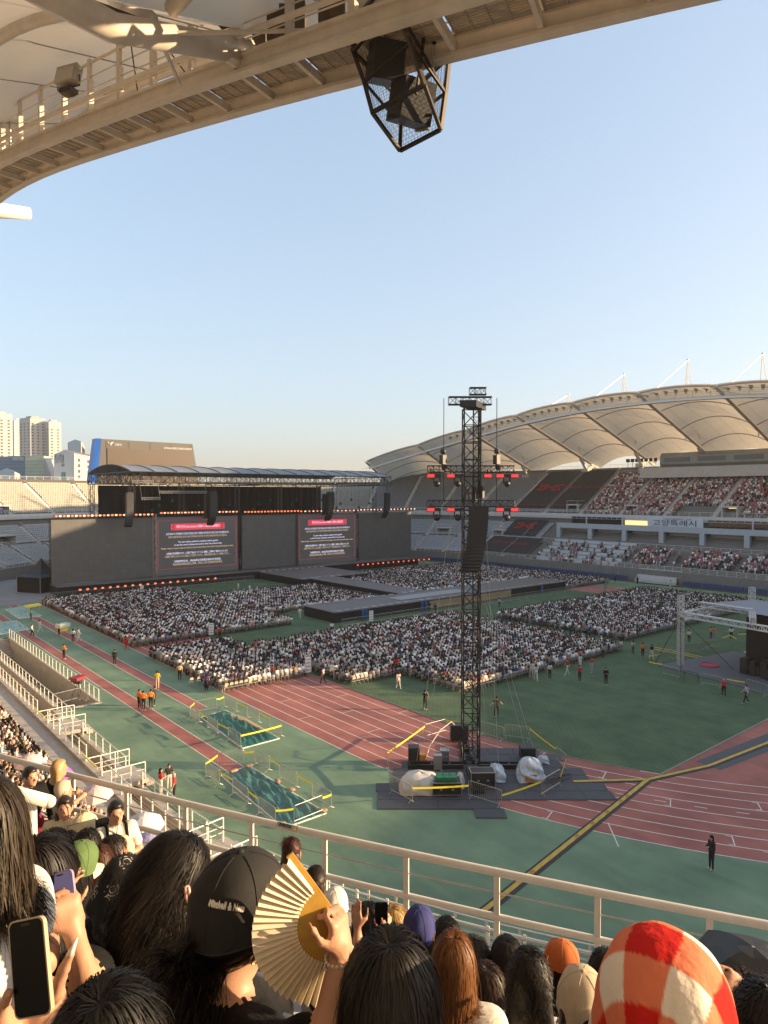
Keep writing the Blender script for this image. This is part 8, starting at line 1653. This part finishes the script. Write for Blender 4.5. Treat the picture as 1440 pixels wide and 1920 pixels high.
for i in range(4):
    for A_, B_ in ((UR, MR), (MR, LR), (LR, BR)): m.bar(A_[i], B_[i], .085)
m.bar(MR[1], LR[2], .05); m.bar(LR[1], BR[2], .05); m.bar(UR[0], MR[1], .05); m.bar(CG_(790, 110, -.5), CG_(775, 222, -.4), .05); m.bar(CG_(725, 240, 0), CG_(805, 240, 0), .05); adopt(m.build('frame', DKST), cage)
def wires(a, b2, c, d, n1, n2):
    q = MB()
    for i in range(1, n1): t = i / n1; q.tube(a.lerp(b2, t), d.lerp(c, t), .0035, 3)
    for i in range(1, n2): t = i / n2; q.tube(a.lerp(d, t), b2.lerp(c, t), .0035, 3)
    o = adopt(q.build('mesh_panel', DKST), cage); o['kind'] = 'stuff'
for A_, B_, n2 in ((MR, LR, 12), (LR, BR, 12)):
    for i in range(4): wires(A_[i], A_[(i + 1) % 4], B_[(i + 1) % 4], B_[i], 14, n2)
wires(BR[0], BR[1], BR[2], BR[3], 12, 12)
for (x0, y0, x1, y1, dz, lb, rz_) in ((690, 108, 748, 172, .1, 'black speaker box in the upper part of the cage', .3), (735, 178, 800, 248, .1, 'black speaker box in the lower part of the cage', .5)):
    r = thing('speaker_box', lb, 'speaker', CG_((x0 + x1) / 2, (y0 + y1) / 2, dz), TRZ + rz_); w_, h_ = (x1 - x0) * U, (y1 - y0) * U; m = MB(); m.box((0, 0, 0), (w_, .7, h_), R=Matrix.Rotation(.35, 3, 'X')); m.build('cabinet', BLACK, r); m = MB(); m.box((w_ * .55, .1, -.05), (.06, .6, h_ * .9), R=Matrix.Rotation(.35, 3, 'X')); m.build('side_panel', mat('speaker_tan', (.35, .29, .22), .6), r); r.scale = (1, 1, 1)
m = MB(); m.box(CG_(745, 10, .6), (1.9, 1.2, 1.6), TRZ); adopt(m.build('control_cabinet', mat('cabinet_grey', (.30, .27, .24), .6)), cage)
m = MB(); m.tube(CG_(700, 60, .2), CG_(700, -30, .2), .05, 6); m.tube(CG_(800, 80, .4), CG_(800, -20, .4), .05, 6); adopt(m.build('hanger', DKST), cage)
def floodlight(px, lb, dx=0):
    s = solve_s(px); p = qn(s, Rn(s) + 1.6, zn(s) + 1.35); r = thing('floodlight', lb, 'floodlight', p, TRZ - .35); m = MB(); m.box((0, 0, .55), (.85, .3, .62), R=Matrix.Rotation(-.25, 3, 'X')); m.build('housing', mat('flood_grey', (.33, .29, .25), .5), r); m = MB(); m.box((0, -.17, .52), (.74, .03, .5), R=Matrix.Rotation(-.25, 3, 'X')); m.build('lens', mat('flood_lens', (.42, .38, .32), .2), r); m = MB(); m.path([(-.47, 0, .5), (-.47, 0, .15), (.47, 0, .15), (.47, 0, .5)], .025, 5); m.build('bracket', DKST, r); m = MB(); m.box((0, 0, .03), (.5, .35, .16)); m.build('gear_box', DKST, r)
floodlight(205, 'square floodlight standing alone on the catwalk rail'); floodlight(495, 'square floodlight on the catwalk near the top edge')
rr = random.Random(3)
for px in (8, 22, 40, 58, 72): 
    s = solve_s(px); m = MB(); p = qn(s, Rn(s) + 1.2, zn(s) + .5); m.tube(p, p + Vector((0, 0, 2.6 + rr.uniform(-.4, .5))), .05, 6); m.box(p + Vector((.1, .1, 2.0 + rr.uniform(-.5, .4))), (.5, .35, .7), rr.uniform(0, 1)); m.tube(p + Vector((-.5, 0, 1.9)), p + Vector((.6, 0, 2.0)), .03, 5); tag(m.build('antenna_mount', DKST if px % 3 else GALV), 'cluster of antennas and boxes on the catwalk, %s' % {8: 'cut by the picture edge', 22: 'second from the edge', 40: 'middle one', 58: 'fourth from the edge', 72: 'farthest from the edge'}[px], 'antenna', 'antenna clusters on the catwalk')
for px in (520, 545, 568, 590, 640, 660): 
    s = solve_s(px); m = MB(); p = qn(s, Rn(s) + .9, zn(s) + 1.3); m.box(p, (.34, .3, .75), TRZ); m.tube(p - Vector((0, 0, .7)), p, .03, 5); m.path([p + Vector((.1, 0, -.3)), p + Vector((.3, .1, -.7)), p + Vector((.2, .2, -.9))], .02, 4); tag(m.build('ballast_box', mat('ballast_brown', (.10, .07, .045), .6)), 'dark ballast box on the catwalk near the speaker cage', 'electric box', 'ballast boxes on the catwalk')
m = MB(); m.tube(dp(-10, 225, 30), qn(-64.5, Rn(-64.5) + 6, zn(-64.5) + 2.5), .03, 4); m.tube(dp(235, 8, 20), dp(262, 200, 21), .02, 4); m.tube(dp(250, 5, 20), dp(365, 160, 20), .02, 4); tag(m.build('stay_cable', DKST), 'thin dark stay cables under the near roof', 'cable')
flush_texts()
# ================================================================ evening haze
m = MB(); m.box((100, 550, 62.5), (3500, 4400, 135)); hz = m.build('haze', mat('haze_placeholder', (1, 1, 1)))
hz.data.materials.clear(); hm = bpy.data.materials.new('haze_air'); hm.use_nodes = True; hn = hm.node_tree.nodes; hn.remove(hn['Principled BSDF']); pv = hn.new('ShaderNodeVolumePrincipled')
pv.inputs['Color'].default_value = (.95, .93, .90, 1); pv.inputs['Density'].default_value = 0.00017; pv.inputs['Anisotropy'].default_value = 0.2
hm.node_tree.links.new(pv.outputs[0], hn['Material Output'].inputs['Volume']); hz.data.materials.append(hm); tag(hz, kind='stuff')
